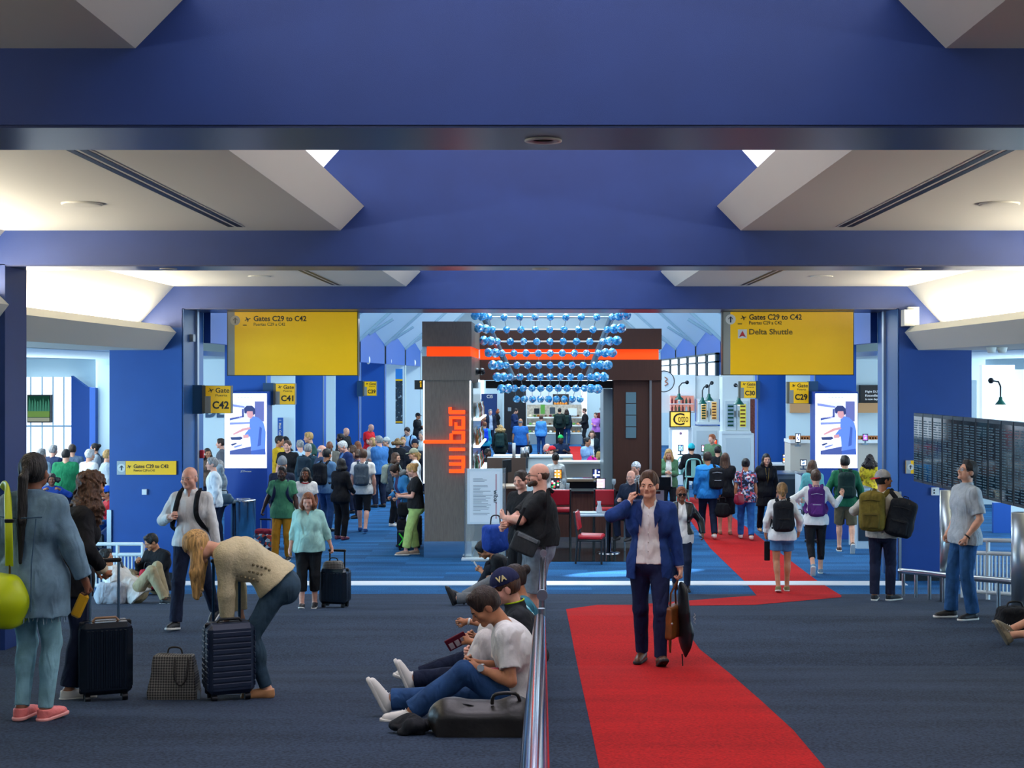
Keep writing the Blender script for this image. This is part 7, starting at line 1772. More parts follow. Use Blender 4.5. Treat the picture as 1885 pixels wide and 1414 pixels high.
# ---- right hand side
x, y, H = near(1440, 1089, 890)
p = Person(x, y, H, yaw=176, sex='f', label='blonde girl in denim shorts with black rucksack walking away', skin='tan', head=(0, 0, 0), hands=((.26, .06, .92), (-.27, .05, .95)), feet=((.075, -.10, .10), (-.08, .06, .085)), fpitch=(-12, 0))
p.top(WHITE_T, 'long', .84, g=.016, loose=.016, slv=1.8); p.pants(denim('shorts', '#3d6690'), .30, name='shorts'); p.shoes(mat('shoe_olive', '#7a7c50', .6), SOLE_W); p.hair('darkblond', 'pony', .12)
backpack(p, cloth('black_pack', '#15181e'), 'black rucksack of the blonde girl in denim shorts', None, .16, .25, .095, trim=BLACK)
c = Vector(p.grip[0]) + Vector((0, 0, -.20)); mb = MB(); mb.rbox(c, (.045, .012, .15), None, .01); mb.tube([c + Vector((0, 0, .15)), Vector(p.grip[0])], .006, 6); tag(mb.build('drawstring_pouch', BLACK_T), 'flat black pouch hanging beside the denim shorts', 'bag')
x, y, H = near(1502, 1057, 866)
p = Person(x, y, H, yaw=172, sex='f', label='woman in white top with purple rucksack, arm raised', skin='light', hands=((.26, .16, 1.22), (-.44, .10, 1.32)), elbows=((.8, -.3, -.4), (-.5, -.4, -1)), feet=((.06, -.26, .17), (-.08, .10, .085)), fpitch=(-50, 0), curl=(.2, .1), hdir=(None, (-.1, .2, 1)), palm=(None, (0, 1, 0)))
p.top(WHITE_T, 'long', .84, g=.014, slv=1.85); p.pants(BLACK_T, .82, g=.006, name='leggings'); p.shoes(mat('shoe_grey_blue', '#6d8496', .6), SOLE_W); p.hair('brown', 'bun')
backpack(p, cloth('purple', '#4a1f62'), 'purple rucksack with silver zip of woman in white', cloth('purple2', '#5b2a74'), .135, .25, .085, trim=mat('zip_silver', '#b8c0c8', .3))
x, y, H = near(1556, 1016, 840)
p = Person(x, y, H, yaw=174, label='man in green hoodie and khaki shorts walking away', skin='light', head=(8, 0, 0), hands=((.28, .12, 1.0), (-.28, .0, .9)), feet=((.10, .08, .085), (-.10, -.28, .17)), fpitch=(0, -55))
p.top(cloth('hoodie_green', '#1e6444'), 'long', .84, loose=.016, name='hoodie', collar=.02); p.pants(cloth('khaki_dark', '#5c553f'), .5, name='shorts'); p.shoes(SH_BR, SOLE_W); p.hair('black', 'short')
backpack(p, cloth('black_green', '#18302c'), 'dark green black rucksack on the green hoodie', None, .15, .24, .09)
x, y, H = far(1496, 848, 1.64)
p = Person(x, y, H, yaw=186, sex='f', label='long haired woman in teal jacket carrying a white plastic bag', skin='light', hands=((.28, .1, .82), (-.2, .1, .9)))
p.top(cloth('teal', '#5aa0a4'), 'long', .78, loose=.014, name='jacket'); p.pants(J_DARK); p.shoes(SH_B); p.hair('brown', 'long', .24)
softbag('plastic_bag', 1472, 958, p.root.location.y - .1, .11, .07, .15, mat('plastic_white', '#e2ecf2', .3, alpha=.85), 'white plastic bag hanging beside the purple rucksack woman', 0, 'bag', True, .012)
x, y, H = far(1601, 838, 1.62)
p = Person(x, y, H, yaw=160, sex='f', label='woman in yellow blouse with long dark hair at portal edge', skin='tan', hands=((.2, .25, 1.0), (-.2, .25, 1.0)))
p.top(pattern_mat('cloth_yellow_print', ['#d8b400', '#f0cc1a', '#b08a00', '#e8c818'], 24), 'long', .80, name='blouse'); p.pants(J_DARK); p.shoes(SH_B); p.hair('darkbrown', 'curly', .26)
x, y, H = far(1594, 814, 1.64)
p = Person(x, y, H, yaw=175, sex='f', label='blonde woman in brown quilted jacket behind the yellow blouse', skin='light')
p.top(cloth('brown_quilt', '#5a4630'), 'long', .80, name='jacket'); p.pants(J_DARK); p.shoes(SH_B); p.hair('blond', 'long', .2)
x, y, H = near(1624, 1106, 868)
p = Person(x, y, H, yaw=158, label='man in backward grey cap carrying two rucksacks, looking right', skin='tan', head=(-58, -4, 0), hands=((.20, .15, 1.2), (-.22, .16, 1.2)), elbows=((.8, -.3, -.6), (-.8, -.3, -.6)), feet=((.10, -.02, .085), (-.10, .05, .085)), toes=(0, -40))
p.top(cloth('pale_sweat', '#b9b6ac'), 'long', .86, g=.016, loose=.012); p.pants(cloth('navy_trousers', '#1b1f36'), ankle=.052); p.shoes(SH_B, SOLE_W); p.hair('black', 'capped'); p.cap(cloth('cap_grey', '#a2a2a4'), back=True, mb2=cloth('cap_red', '#c8202c'))
OLV = cloth('olive', '#6f6126', noise=.2)
backpack(p, OLV, 'olive canvas rucksack on the man in backward cap', cloth('olive2', '#5f5220'), .165, .27, .11, off=.10, uz=1.22, trim=cloth('olive_dark', '#463c18'))
backpack(p, cloth('black_pack', '#15181e'), 'black rucksack beside the olive one, on right shoulder', None, .175, .26, .11, one=-1, off=-.27, uz=1.14, back=.14, tilt=12, trim=BLACK)
x, y, H = near(1776, 1139, 850)
p = Person(x, y, H, yaw=-76, label='man in pale grey polo and glasses watching the flight displays', skin='light', head=(4, -16, 0), lean=-3, hands=((.20, .10, .93), (-.20, .10, .93)), elbows=((.4, -.9, 0), (-.4, -.9, 0)), curl=(.6, .6), hdir=((-.1, .35, -1), (.1, .35, -1)), feet=((.10, -.04, .085), (-.12, .10, .085)), toes=(10, -6))
p.top(cloth('polo_grey', '#aeb7bd', bump=.4), 'short', .84, g=.016, loose=.014, slv=.80, wr=.004, collar=.008); p.pants(J_BLUE if False else denim('polo_jeans', '#27507e'), ankle=.062, g=.014); p.shoes(SH_B, SOLE_W); p.hair('black', 'short'); p.glasses(mat('thin_metal', '#9a9ea4', .3, metal=1)); p.watch(0, BLACK)
d = dist_of(1186)
p = Person(X(2012, d), d, 1.75, yaw=-90, label='person with muddy grey trainers lying at right picture edge', skin='light', hip=(0, 0, .13), lean=-30, feet=((.05, .86, .10), (-.10, .78, .14)), fpitch=(60, 40), knees=((.1, .2, .4), (-.1, .2, .4)), hands=((.3, -.2, .1), (-.3, -.2, .1)))
p.top(BLACK_T, 'short', .84); p.pants(cloth('khaki_dark', '#5c553f'), .5, name='shorts'); p.shoes(mat('shoe_muddy', '#8a7f68', .7, noise=.4, nscale=25), mat('sole_grey', '#6d6a5e', .7), laces=LACE); p.hair('brown', 'short')
softbag('holdall', 1868, 1140, d + 1.0, .22, .16, .13, BLACK_T, 'black bag with red tag on carpet at right edge', 0)
# ------------------------------------------------------------------ the crowd beyond the portal
ARMS = {'down': ((None), (None)), 'cross': ((-.03, .24, 1.20), (.05, .26, 1.14)), 'phone': ((.05, .30, 1.16), (-.05, .30, 1.18)), 'pocket': ((.2, .08, .90), (-.2, .08, .90)), 'strap': ((.13, .18, 1.25), (-.24, .04, .9)), 'hold': ((.16, .26, 1.02), (-.16, .26, 1.02)), 'swing': ((.26, .22, .92), (-.26, -.2, .90)), 'face': ((.10, .12, 1.50), (-.2, .12, 1.0))}
TOPS = {}
def crowd(px, hy, yaw, label, top, sleeve='long', bottom=None, blen=1.0, hair=('brown', 'short'), skin='light', sex='m', H=None, arms='down', head=(0, 4, 0), feet=None, shoes=None, pack=None, fat=0.0, jacket=None, hlen=.2, at=None, group=None, lean=0, curve=0, hip=None, knees=(None, None)):
    H = H or (1.76 if sex == 'm' else 1.64)
    x, y, H = far(px, hy, H) if at is None else (X(px, at), at, H)
    if feet is None: feet = ((.11, .02, .085), (-.10, -.03, .085))
    elif feet == 'walk': feet = ((.09, .20, .085), (-.09, -.24, .12))
    p = Person(x, y, H, yaw=yaw, label=label, sex=sex, skin=skin, hands=ARMS[arms], head=head, feet=feet, fat=fat, lean=lean, curve=curve, group=group, hip=hip, knees=knees)
    tm = top if not isinstance(top, str) else cloth('c' + top.strip('#'), top)
    p.top(tm, sleeve, .82, loose=.008)
    if jacket: p.top(cloth('c' + jacket.strip('#'), jacket), 'long', .80, g=.024, name='jacket', open_front=(.05, .08))
    bm = bottom or J_DARK; bm = bm if not isinstance(bm, str) else cloth('c' + bm.strip('#'), bm)
    p.pants(bm, blen, name='trousers' if blen > .6 else 'shorts')
    p.shoes(shoes or SH_B)
    if hair[1] in ('short', 'capped', 'bald', 'pony', 'bun', 'long', 'curly', 'afro', 'none'): p.hair(hair[0], hair[1], hlen)
    if pack: backpack(p, cloth('c' + pack[0].strip('#'), pack[0]), pack[1])
    return p
Q = 'people waiting at the left gates'
# back of the queue
crowd(512, 803, 80, 'dark haired person in yellow top at left end of queue', '#c8a020', hair=('black', 'short'), skin='tan', group=Q, arms='hold', H=1.86)
crowd(530, 811, -8, 'man in black polo facing camera in the queue', '#15161a', 'short', skin='pink', group=Q, H=1.82)
crowd(524, 806, 150, 'person in black beanie behind the man in black polo', '#20242c', hair=('black', 'capped'), group=Q).beanie(cloth('beanie_black', '#14161a'))
p = crowd(519, 846, 178, 'person with grey hood behind the man in green shirt', '#1c2438', hair=('x', 'x'), group=Q, H=1.72); p.beanie(cloth('hood_grey', '#7d8288'), .02)
crowd(553, 811, 205, 'grey haired man in pale blue shirt seen from behind', '#a9c4dc', hair=('grey', 'short'), skin='pink', group=Q, fat=.5)
crowd(566, 818, 170, 'grey haired person with dark teal rucksack in queue', '#274250', hair=('grey', 'short'), group=Q, pack=('#1d2f3c', 'dark teal rucksack on the grey haired person'))
crowd(572, 796, -70, 'tall blond young man in dark green in queue', '#2c4c44', 'short', hair=('blond', 'short'), H=1.90, group=Q, head=(0, 10, 0))
crowd(590, 820, 110, 'white haired man partly behind a black rucksack', '#30405c', hair=('white', 'bald'), skin='pink', group=Q)
crowd(600, 827, 150, 'man in denim shirt with large black rucksack and jeans', '#54789c', 'long', J_MID, hair=('black', 'short'), skin='tan', group=Q, pack=('#14161c', 'large black rucksack of the man in denim shirt'), arms='hold')
crowd(608, 811, -4, 'bald man in grey blazer looking down', WHITE_T, hair=('black', 'none'), skin='brown', group=Q, jacket='#6f6a60', head=(0, 26, 0), arms='phone')
crowd(629, 799, -60, 'dark skinned man in dark jacket looking left at queue back', '#1a1e28', skin='dark', hair=('black', 'short'), group=Q)
crowd(634, 787, 60, 'bald man in black jacket at the back before blue pier', '#16181c', skin='pink', hair=('grey', 'bald'), group=Q, head=(0, 20, 0), arms='hold')
p = crowd(637, 811, -62, 'white haired man in blue blazer with glasses looking down', '#5a86c4', hair=('white', 'short'), skin='pink', group=Q, jacket='#1c3060', head=(0, 24, 0), H=1.83); p.glasses(BLACK)
crowd(651, 820, -84, 'woman with grey brown bob in navy beside the blazer man', '#2c3c58', sex='f', hair=('brown', 'long'), hlen=.1, group=Q)
crowd(659, 828, -70, 'child height person with brown hair in purple top', '#6a5a80', sex='f', H=1.6, hair=('brown', 'long'), hlen=.08, group=Q)
crowd(658, 813, 170, 'woman with dark red hair further back in the queue', '#40202c', sex='f', hair=('auburn', 'long'), group=Q)
p = crowd(668, 828, 178, 'young man in white t-shirt with grey rucksack and shorts', WHITE_T, 'short', '#16181e', .52, hair=('brown', 'short'), skin='pink', group=Q, feet='walk', shoes=mat('shoe_blue', '#2a4a7c', .5), pack=('#4a5560', 'grey rucksack on the white t-shirt in queue'))
crowd(627, 845, 150, 'woman in black hoodie with grey jacket round her waist', '#14151a', sex='f', bottom='#121318', hair=('black', 'long'), hlen=.2, group=Q, H=1.64, arms='hold', shoes=mat('shoe_pink_dark', '#7a3a4a', .5))
crowd(679, 780, 62, 'man in red polo shirt reading at the queue back', '#d8202a', 'short', J_MID, hair=('grey', 'bald'), skin='pink', group=Q, arms='phone', head=(0, 26, 0))
crowd(687, 806, -40, 'blonde woman in white top beside the denim shirt man', WHITE_T, sex='f', hair=('blond', 'long'), hlen=.12, group=Q)
crowd(699, 803, 225, 'grey haired man in blue denim shirt with folded arms', '#3f74b0', 'long', J_DARK, hair=('grey', 'short'), skin='pink', group=Q, arms='cross', fat=.3, H=1.8)
p = crowd(713, 806, -62, 'grey capped person with glasses in black jacket', '#14161c', hair=('grey', 'capped'), group=Q, H=1.68); p.cap(cloth('cap_pale', '#b8bcb8'), brim=False); p.glasses(BLACK)
crowd(732, 808, 185, 'curly blond person in black seen from behind', '#15171d', sex='f', hair=('darkblond', 'curly'), hlen=.05, group=Q)
crowd(742, 805, 6, 'fair haired person in dark print top facing camera', '#20283c', sex='f', hair=('blond', 'short'), group=Q)
crowd(752, 786, -24, 'man in light blue shirt with dark strap looking down', '#8fb4dc', hair=('darkbrown', 'short'), group=Q, head=(0, 24, 0), pack=('#1a2438', 'navy rucksack of the man in light blue shirt'))
p = crowd(764, 810, 4, 'bearded man in dark hood close to the bar pillar', '#1a1e28', hair=('black', 'capped'), skin='tan', group=Q); p.beard('black'); p.beanie(cloth('beanie_navy', '#141c30'))
crowd(778, 794, -30, 'person in pale shirt half hidden by the bar pillar', '#c8d8d8', hair=('grey', 'short'), group=Q)
p = crowd(768, 761, 70, 'man in black cap and jacket with folded arms, far back', '#14171c', hair=('black', 'capped'), skin='tan', group=Q, arms='cross'); p.cap(cloth('beanie_black', '#14161a'))
p = crowd(764, 827, -78, 'blonde woman in beige cap and white top', WHITE_T, sex='f', hair=('blond', 'pony'), hlen=.2, group=Q, H=1.68); p.cap(cloth('cap_beige', '#9a9a80'))
crowd(726, 834, 70, 'brown haired woman in black leggings with camouflage rucksack', '#3c4a58', sex='f', bottom='#14161c', hair=('brown', 'long'), group=Q, pack=('#8f9a8c', 'pale camouflage rucksack of the brown haired woman'), shoes=SH_W, H=1.62)
p = crowd(746, 850, -58, 'woman in blue cardigan with grey neck pillow looking down', '#4a3a5c', sex='f', jacket='#3a86c0', hair=('darkbrown', 'bun'), group=Q, head=(0, 34, 0), arms='hold', H=1.66, lean=6, curve=12)
mb = MB(); mb.tube([p.neck + p.v2 * .05 + p.Lt * .10 * math.cos(t) + p.Ft * .10 * math.sin(t) for t in np.linspace(-3.6, .5, 13)], .05, 10); o = mb.build('neck_pillow', cloth('pillow_grey', '#7c8488')); tag(o, 'grey neck pillow on the woman in blue cardigan', 'pillow')
x, y, H = near(765, 1022, 853)
p = Person(x, y, H, yaw=-80, sex='f', fat=.25, label='blonde woman in lime green trousers looking at her phone', skin='pink', head=(0, 22, 0), hands=((.06, .30, 1.13), (-.05, .32, 1.15)), feet=((.10, .20, .085), (-.10, -.02, .085)), group=Q)
p.top(cloth('black_tee', '#1a1c1f'), 'short', .90, slv=.7); p.pants(cloth('lime_trousers', '#b7d27a'), .93, ankle=.062, g=.016); p.shoes(mat('shoe_taupe', '#a08872', .6), SOLE_W); p.hair('blond', 'bun'); p.glasses(BLACK)
mb = MB(); mb.rbox(Vector(p.grip[0]) + Vector((-.02, 0, .04)), (.008, .036, .07), Matrix.Rotation(math.radians(-35), 3, 'Y'), .005); tag(mb.build('mobile_phone', BLACK), 'phone in hands of the woman in lime trousers', 'phone')
s1 = suitcase(floor_pt(744, 1012), .26, .40, .22, 5, GLOSSB, 'black suitcase with a green tape cross by the bar pillar', 'v', .0, None, None, 5)
d = floor_pt(744, 1012).y - .13; mb = MB(); b0_ = floor_pt(744, 1012)
for sg in (-1, 1): mb.tube([b0_ + Vector((-.085 * sg, -.128, .10)), b0_ + Vector((.085 * sg, -.128, .33))], 0, 6, flat=(.004, .016, (0, 1, 0)))
o = mb.build('tape_cross', mat('tape_green', '#3fe03a', .4), s1)
suitcase(floor_pt(762, 1008), .30, .62, .22, 0, mat('case_dark', '#1c2026', .5), 'dark upright suitcase behind the lime trousers', 'h', .25, STEEL_D, None, 7)
d = floor_pt(744, 1012).y; softbag('holdall', 746, 938, d + .05, .15, .12, .15, BLACK_T, 'black bag with pale stripes stacked on taped suitcase', 0); softbag('holdall', 744, 967, d + .02, .14, .11, .12, cloth('gloss_dark', '#12151a'), 'lower black bag stacked on the taped suitcase', 0); softbag('plastic_bag', 757, 955, d - .2, .09, .06, .1, mat('plastic_white', '#e2ecf2', .3, alpha=.85), 'small white plastic bag beside the lime trousers', 0)
# left of the totem
p = crowd(405, 848, -62, 'woman in grey wrap with blue-grey handbag beside the bin', '#8d9aa2', sex='f', hair=('grey', 'long'), hlen=.2, skin='pink', arms='face', group=None, H=1.66)
softbag('handbag', 412, 918, p.root.location.y - .25, .19, .08, .11, mat('bag_slate', '#3d5566', .4), 'slate blue handbag on arm of the woman in grey', 10)
crowd(394, 843, -70, 'grey haired man behind the woman in grey wrap', '#cfd6da', hair=('grey', 'short'), skin='pink')
crowd(409, 808, -80, 'man in grey suit between the jamb and the screen', '#5c6068', hair=('darkbrown', 'short'), skin='pink')
crowd(381, 826, 30, 'dark haired woman at the left portal jamb', '#6a5648', sex='f', hair=('darkbrown', 'long'), skin='tan')
# left lounge
LG = 'people in the left lounge'
crowd(96, 820, 165, 'grey haired man in navy jacket in the left lounge', '#1a2c4c', hair=('grey', 'short'), skin='pink', group=LG)
crowd(121, 828, 190, 'broad man in green shirt, back turned, left lounge', '#1e7a50', 'short', hair=('black', 'short'), group=LG, fat=.6)
crowd(133, 819, 200, 'dark haired man in grey jacket in the left lounge', '#5c7086', hair=('darkbrown', 'short'), group=LG)
crowd(163, 828, 150, 'white haired person in white shirt in the left lounge', WHITE_T, hair=('white', 'short'), group=LG)
crowd(177, 817, -70, 'dark haired woman in grey sweater with rucksack, left lounge', '#98a6b0', sex='f', hair=('black', 'bun'), group=LG, arms='hold', pack=('#3c4a58', 'slate rucksack of the woman in grey sweater'), H=1.7)
crowd(74, 827, 160, 'grey haired person at far left of the lounge', '#8aa0b4', hair=('grey', 'short'), group=LG)
crowd(196, 829, 120, 'blond person at the lounge edge of blue wall', '#a8b4bc', hair=('blond', 'short'), group=LG)
SEAT = dict(hip=(0, 0, .50), feet=((.1, .42, .085), (-.1, .42, .085)), arms='hold')
def seated(px, hy, yaw, label, top, sh=.50, **kw):
    H = kw.pop('H', 1.7); tot = sh + .83 * H / 1.75
    lo, hi = 5., 120.
    for _ in range(50):
        m = (lo + hi) / 2
        if CY + F * (drop(m) - tot) / m > hy: lo = m
        else: hi = m
    k = H / 1.75
    p = crowd(px, 0, yaw, label, top, at=lo, H=H, hip=(0, 0, sh / k), feet=((.1, .42, .085), (-.1, .42, .085)) if sh < .6 else ((.12, .36, .35), (-.12, .36, .35)), knees=((.1, 1, .4), (-.1, 1, .4)), arms=kw.pop('arms', 'hold'), **kw)
    return p
def bench(p, label, m=None, back=True, sh=.46):
    b = p.root.location; yaw = math.radians(p.yaw); r = empty('lounge_seat', tuple(b), label, 'chair', 'lounge seats'); R = Matrix.Rotation(yaw, 3, 'Z'); T = lambda v: Vector(b) + R @ Vector(v)
    mb = MB(); mb.rbox(T((0, .02, sh - .10)), (.25, .24, .035), R, .02); mb.build('seat', m or BLACK, r)
    if back: mb = MB(); mb.rbox(T((0, .27, sh + .18)), (.25, .03, .24), R, .02); mb.build('backrest', m or BLACK, r)
    for sx in (-1, 1): mb = MB(); mb.tube([T((sx * .2, .1, 0)), T((sx * .2, .1, sh - .12))], .02, 6); mb.build('leg', STEEL_D, r)
p = seated(140, 848, 175, 'blonde woman seated with her back to camera, left lounge', '#a8a498', sex='f', hair=('blond', 'long'), hlen=.2, group=LG); bench(p, 'black lounge seat of the blonde woman')
p = seated(95, 872, 20, 'woman with black curly hair in blue, seated in lounge', '#20408c', sex='f', hair=('black', 'curly'), hlen=.06, skin='brown', group=LG); bench(p, 'black lounge seat of the woman in blue')
p = seated(107, 866, 170, 'bald man seated in the left lounge', '#30383c', hair=('grey', 'bald'), skin='pink', group=LG); bench(p, 'black lounge seat of the bald man')
p = seated(201, 896, -60, 'person in blue cap and red shirt seated in lounge', '#c02430', hair=('black', 'capped'), skin='tan', group=LG); bench(p, 'black lounge seat under blue cap'); p.cap(cloth('cap_blue', '#2458c0'))
p = seated(160, 950, 60, 'dark haired youth in blue seated behind the barrier', '#3a6a9c', hair=('darkbrown', 'short'), skin='tan', group=LG, H=1.5, sh=.28); bench(p, 'black lounge seat behind barrier, nearer one', None, True, .26)
p = seated(180, 946, 170, 'brown haired person in white seated behind the barrier', WHITE_T, hair=('brown', 'long'), sex='f', hlen=.1, group=LG, H=1.5, sh=.28); bench(p, 'black lounge seat behind barrier, farther one', None, True, .26)
# beyond the bar
FS = 'people at the food stand'
crowd(892, 777, 178, 'woman in turquoise with bright blue rucksack left of food stand', '#2a9ab8', sex='f', hair=('auburn', 'short'), group=FS, pack=('#1848d8', 'bright blue rucksack of the woman in turquoise'))
crowd(921, 783, 176, 'curly blonde woman in black with dark rucksack', '#14201e', sex='f', bottom='#14201e', hair=('blond', 'curly'), hlen=.14, group=FS, pack=('#1c3432', 'dark green rucksack of the curly blonde woman'), H=1.68)
p = crowd(958, 771, 178, 'bald man in blue t-shirt carrying bags to the food stand', '#2f6cb4', 'short', '#1c2c50', hair=('grey', 'bald'), skin='tan', group=FS, fat=.5, H=1.78, hip=None)
softbag('holdall', 942, 826, p.root.location.y - .1, .18, .13, .18, NAVY_T, 'navy bag at left hand of man in blue t-shirt', 0); softbag('handbag', 973, 826, p.root.location.y, .14, .08, .2, BLACK_T, 'black bag at right hand of man in blue t-shirt', 0)
crowd(947, 752, 70, 'man in navy sweater looking at the menu board', '#182c54', bottom='#141a28', hair=('black', 'short'), group=FS, arms='phone', head=(0, 20, 0))
crowd(996, 765, 178, 'woman in light blue jacket at the food stand', '#4a90d0', sex='f', bottom='#183a6c', hair=('brown', 'short'), group=FS)
crowd(1030, 752, 176, 'man in dark green jacket with rucksack at food stand', '#142824', bottom='#101820', hair=('black', 'short'), group=FS, pack=('#1a2c2a', 'dark rucksack on the man in green jacket'))
crowd(1043, 754, 168, 'person with dark rucksack right of the green jacket', '#1c3440', bottom=J_MID, hair=('darkbrown', 'long'), sex='f', H=1.7, group=FS, pack=('#16302c', 'dark rucksack at the right of food stand'))
crowd(1077, 752, -80, 'man in black shirt at the right end of food stand', '#14161a', bottom='#1c2024', hair=('brown', 'short'), skin='pink', group=FS, arms='hold')
crowd(1097, 760, -30, 'woman in purple shirt with folded arms beyond the bar', '#b070c0', sex='f', bottom='#181c24', hair=('brown', 'bun'), group=FS, arms='cross')
p = crowd(1090, 793, -8, 'young woman in white blouse and dark cardigan', WHITE_T, sex='f', jacket='#1c2c34', bottom='#20284a', hair=('brown', 'long'), hlen=.12, group=FS)
softbag('handbag', 1104, 838, p.root.location.y - .2, .12, .07, .14, mat('leather_straw', '#b08a4a', .6), 'straw coloured handbag of the young woman in white', 0)
p = crowd(1080, 806, 50, 'woman in pale blue shirt with magenta shawl', '#8fb0d8', 'short', sex='f', bottom='#c01888', hair=('black', 'bun'), skin='tan', group=FS, arms='cross')
c = Vector(p.tl(0, .17, 1.0)); q = SDF(); q.el(np.array(c), np.eye(3), np.array([.2, .16, .2]), .02); V, Q_ = q.mesh(.016, noise=(.02, 18, 1)); o = np_mesh('shawl', V, Q_, cloth('magenta', '#d01890')); tag(o, 'magenta shawl bundled in arms of woman in pale blue', 'shawl')
p = seated(1032, 802, 0, 'man in green beanie and navy t-shirt facing camera', '#142440', .66, skin='dark', hair=('black', 'capped'), sleeve='short', group=FS); p.beanie(cloth('beanie_green', '#28b45a')); bench(p, 'tall seat of man in green beanie', None, False, .66)
p = seated(1018, 822, -70, 'man in red cap seated behind the bar counters', '#1c2030', .66, skin='pink', hair=('brown', 'capped'), group=FS); p.cap(cloth('cap_red', '#c8202c')); bench(p, 'tall seat of man in red cap', None, False, .66)
p = seated(1009, 817, -80, 'bald man half hidden behind the red cap', '#181c28', .66, skin='pink', hair=('grey', 'bald'), group=FS); bench(p, 'tall seat of half hidden bald man', None, False, .66)
crowd(1023, 835, 185, 'bar worker with brown hair bun in white between counters', WHITE_T, sex='f', hair=('darkbrown', 'bun'), H=1.6)
crowd(902, 754, 20, 'grey haired man in striped shirt by the C35 board', '#9fb0c8', jacket='#1c2438', hair=('grey', 'short'), skin='pink', group=FS)
crowd(915, 753, 80, 'strawberry blonde woman in black near the menu board', '#181c24', sex='f', hair=('ginger', 'long'), hlen=.15, group=FS)
crowd(899, 741, 40, 'person in olive camouflage under the C35 board', '#7a7a66', hair=('brown', 'short'), group=FS)
crowd(888, 764, 90, 'person in dark maroon close to the bar shelves', '#4c1828', hair=('black', 'short'), skin='tan', group=FS)
p = seated(897, 826, 30, 'man in black cap seated beside the pillar shelves', '#14161a', .66, hair=('black', 'short'), skin='dark', group=FS); bench(p, 'tall seat beside pillar shelves', None, False, .66)
crowd(1107, 750, 10, 'distant person in dark red beside the bright window', '#5c1820', hair=('black', 'short'), group=FS)
crowd(926, 741, -60, 'distant person in white near the menu board', WHITE_T, hair=('darkbrown', 'short'), group=FS)
# at the bar
BC = 'guests at the bar'
p = seated(1163, 866, -30, 'balding grey man seated at bar left of walking man', '#1a2438', .74, hair=('grey', 'bald'), skin='pink', group=BC); bench(p, 'bar stool of balding grey man', None, False, .74)
p = seated(1172, 852, -40, 'person in grey patterned headscarf at the bar', pattern_mat('cloth_grey_print', ['#3c4450', '#8a949c', '#20262c', '#b8c0c4'], 40), .74, hair=('grey', 'capped'), skin='pink', group=BC, sex='f'); p.beanie(pattern_mat('scarf_print', ['#dfe6ea', '#9aa6b0', '#f4f6f8'], 60)); bench(p, 'bar stool of headscarf guest', None, False, .74)
p = seated(1192, 845, 0, 'man in blue and white cap at right of bar', '#14303c', .74, hair=('grey', 'capped'), skin='pink', sleeve='short', group=BC); p.cap(cloth('cap_bluewhite', '#8fb8e8')); bench(p, 'bar stool of man in blue white cap', None, False, .74)
# right concourse
p = crowd(1303, 833, 184, 'man in bright blue hoodie on the red carpet', '#2a86d4', 'long', J_DARK, H=1.76, hair=('darkbrown', 'short'), skin='tan', feet='walk', shoes=SH_W)
p.top(cloth('hood_blue', '#3a96e0'), 'none', 1.40, g=.03, name='hood')
backpack(p, cloth('black_pack', '#15181e'), 'black rucksack on right shoulder of the blue hoodie', None, .14, .22, .08, one=-1, off=-.14, trim=mat('zip_silver', '#b8c0c8', .3))
softbag('shopping_bag', 1330, 938, p.root.location.y - .2, .17, .07, .17, BLACK_T, 'black shopping bag of the man in blue hoodie', 0)
p = crowd(1335, 835, 176, 'woman in black dress with very long brown hair', '#15161b', 'short', '#15161b', .5, hair=('brown', 'long'), sex='f', hlen=.42, H=1.7, skin='light', shoes=mat('shoe_nude', '#a87c64', .5)); p.skirt(BLACK_T, .45, 'dress_skirt')
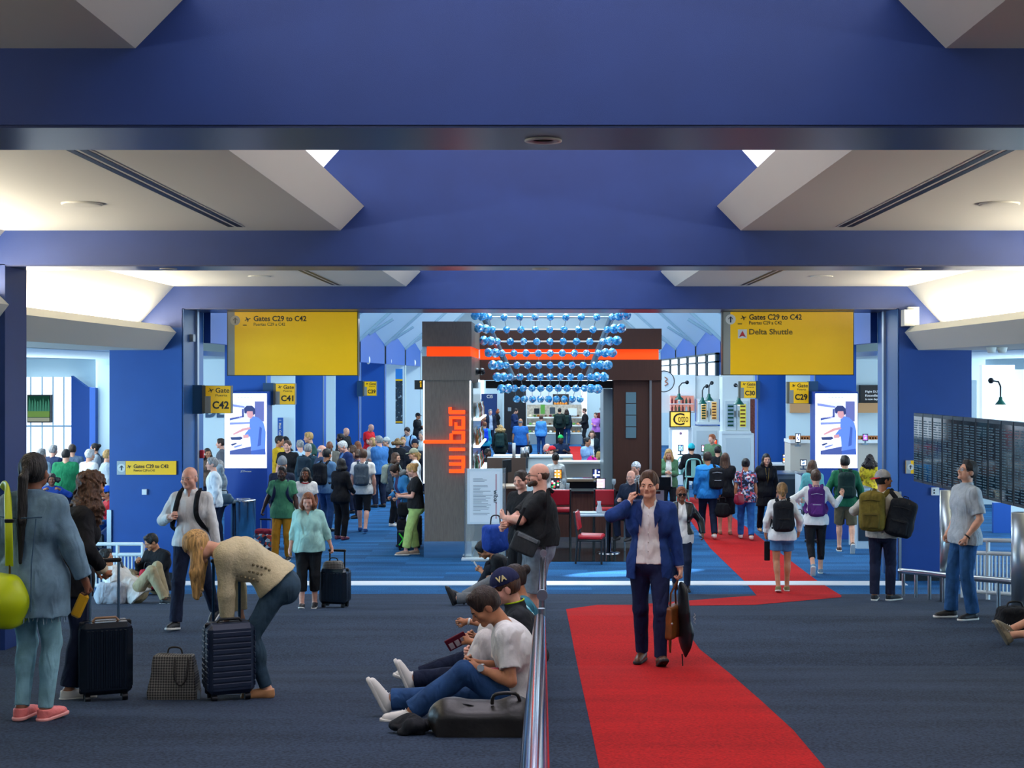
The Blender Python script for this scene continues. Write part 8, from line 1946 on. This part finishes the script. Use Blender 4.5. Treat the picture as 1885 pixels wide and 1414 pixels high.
p = crowd(1373, 845, 178, 'woman in floral blouse and blue jeans walking away', pattern_mat('cloth_floral', ['#1a2440', '#1a2440', '#e0d8dc', '#c0485a', '#1a2440', '#6a8ac0'], 26), 'short', J_BLUE, H=1.64, hair=('black', 'bun'), sex='f', skin='tan', feet='walk', shoes=SH_W)
r = softbag('handbag', 1361, 918, p.root.location.y - .25, .11, .06, .13, mat('leather_red', '#8c1c34', .35), 'dark red handbag at side of the floral blouse', 20)
sweep('strap', [P3(1366, 905, p.root.location.y - .22), P3(1364, 880, p.root.location.y - .2), P3(1368, 862, p.root.location.y - .05)], .012, .004, (0, 1, .1), mat('leather_red', '#8c1c34', .35), r)
p = crowd(1410, 836, 4, 'dark haired woman in long black coat walking towards camera', '#17181d', 'long', '#14151a', hair=('black', 'long'), sex='f', hlen=.26, H=1.68, skin='light', feet='walk', shoes=mat('shoe_tan', '#c08a5c', .5), jacket='#101116'); p.skirt(BLACK_T, .6, 'coat_skirt')
mb = MB(); mb.tube([p.tl(.04, .13, 1.45), p.tl(.02, .16, 1.25), p.tl(.0, .17, 1.12), p.tl(-.02, .16, 1.25), p.tl(-.04, .13, 1.45)], .006, 6); mb.build('necklace', mat('brass', '#a08040', .3, metal=1), p.root)
p = crowd(1231, 826, -6, 'blonde woman in green jacket beside the bar canopy post', WHITE_T, 'long', '#161a22', hair=('blond', 'long'), sex='f', hlen=.22, jacket='#54805e', arms='phone', head=(0, 20, 0))
p = seated(1273, 818, 178, 'man in black with turquoise cap on cafe chair', '#12141a', .74, hair=('black', 'capped'), bottom='#12141a'); p.beanie(cloth('beanie_turq', '#2ab4c4'))
p = seated(1321, 822, 170, 'person in dark clothes seated right of turquoise cap', '#14161c', .74, hair=('black', 'short'), bottom='#12141a')
crowd(1312, 800, -40, 'ginger haired waiter behind the cafe tablets', '#5c7a5c', hair=('ginger', 'short'), skin='pink')
p = crowd(1475, 768, -30, 'cook in white with black cap under the C29 sign', WHITE_T, hair=('black', 'capped'), skin='tan', arms='hold'); p.cap(cloth('beanie_black', '#14161a'), brim=False)
p = crowd(1591, 764, 40, 'cook in white with black cap right of the screen', WHITE_T, hair=('black', 'capped'), skin='tan', arms='hold'); p.cap(cloth('beanie_black', '#14161a'), brim=False)
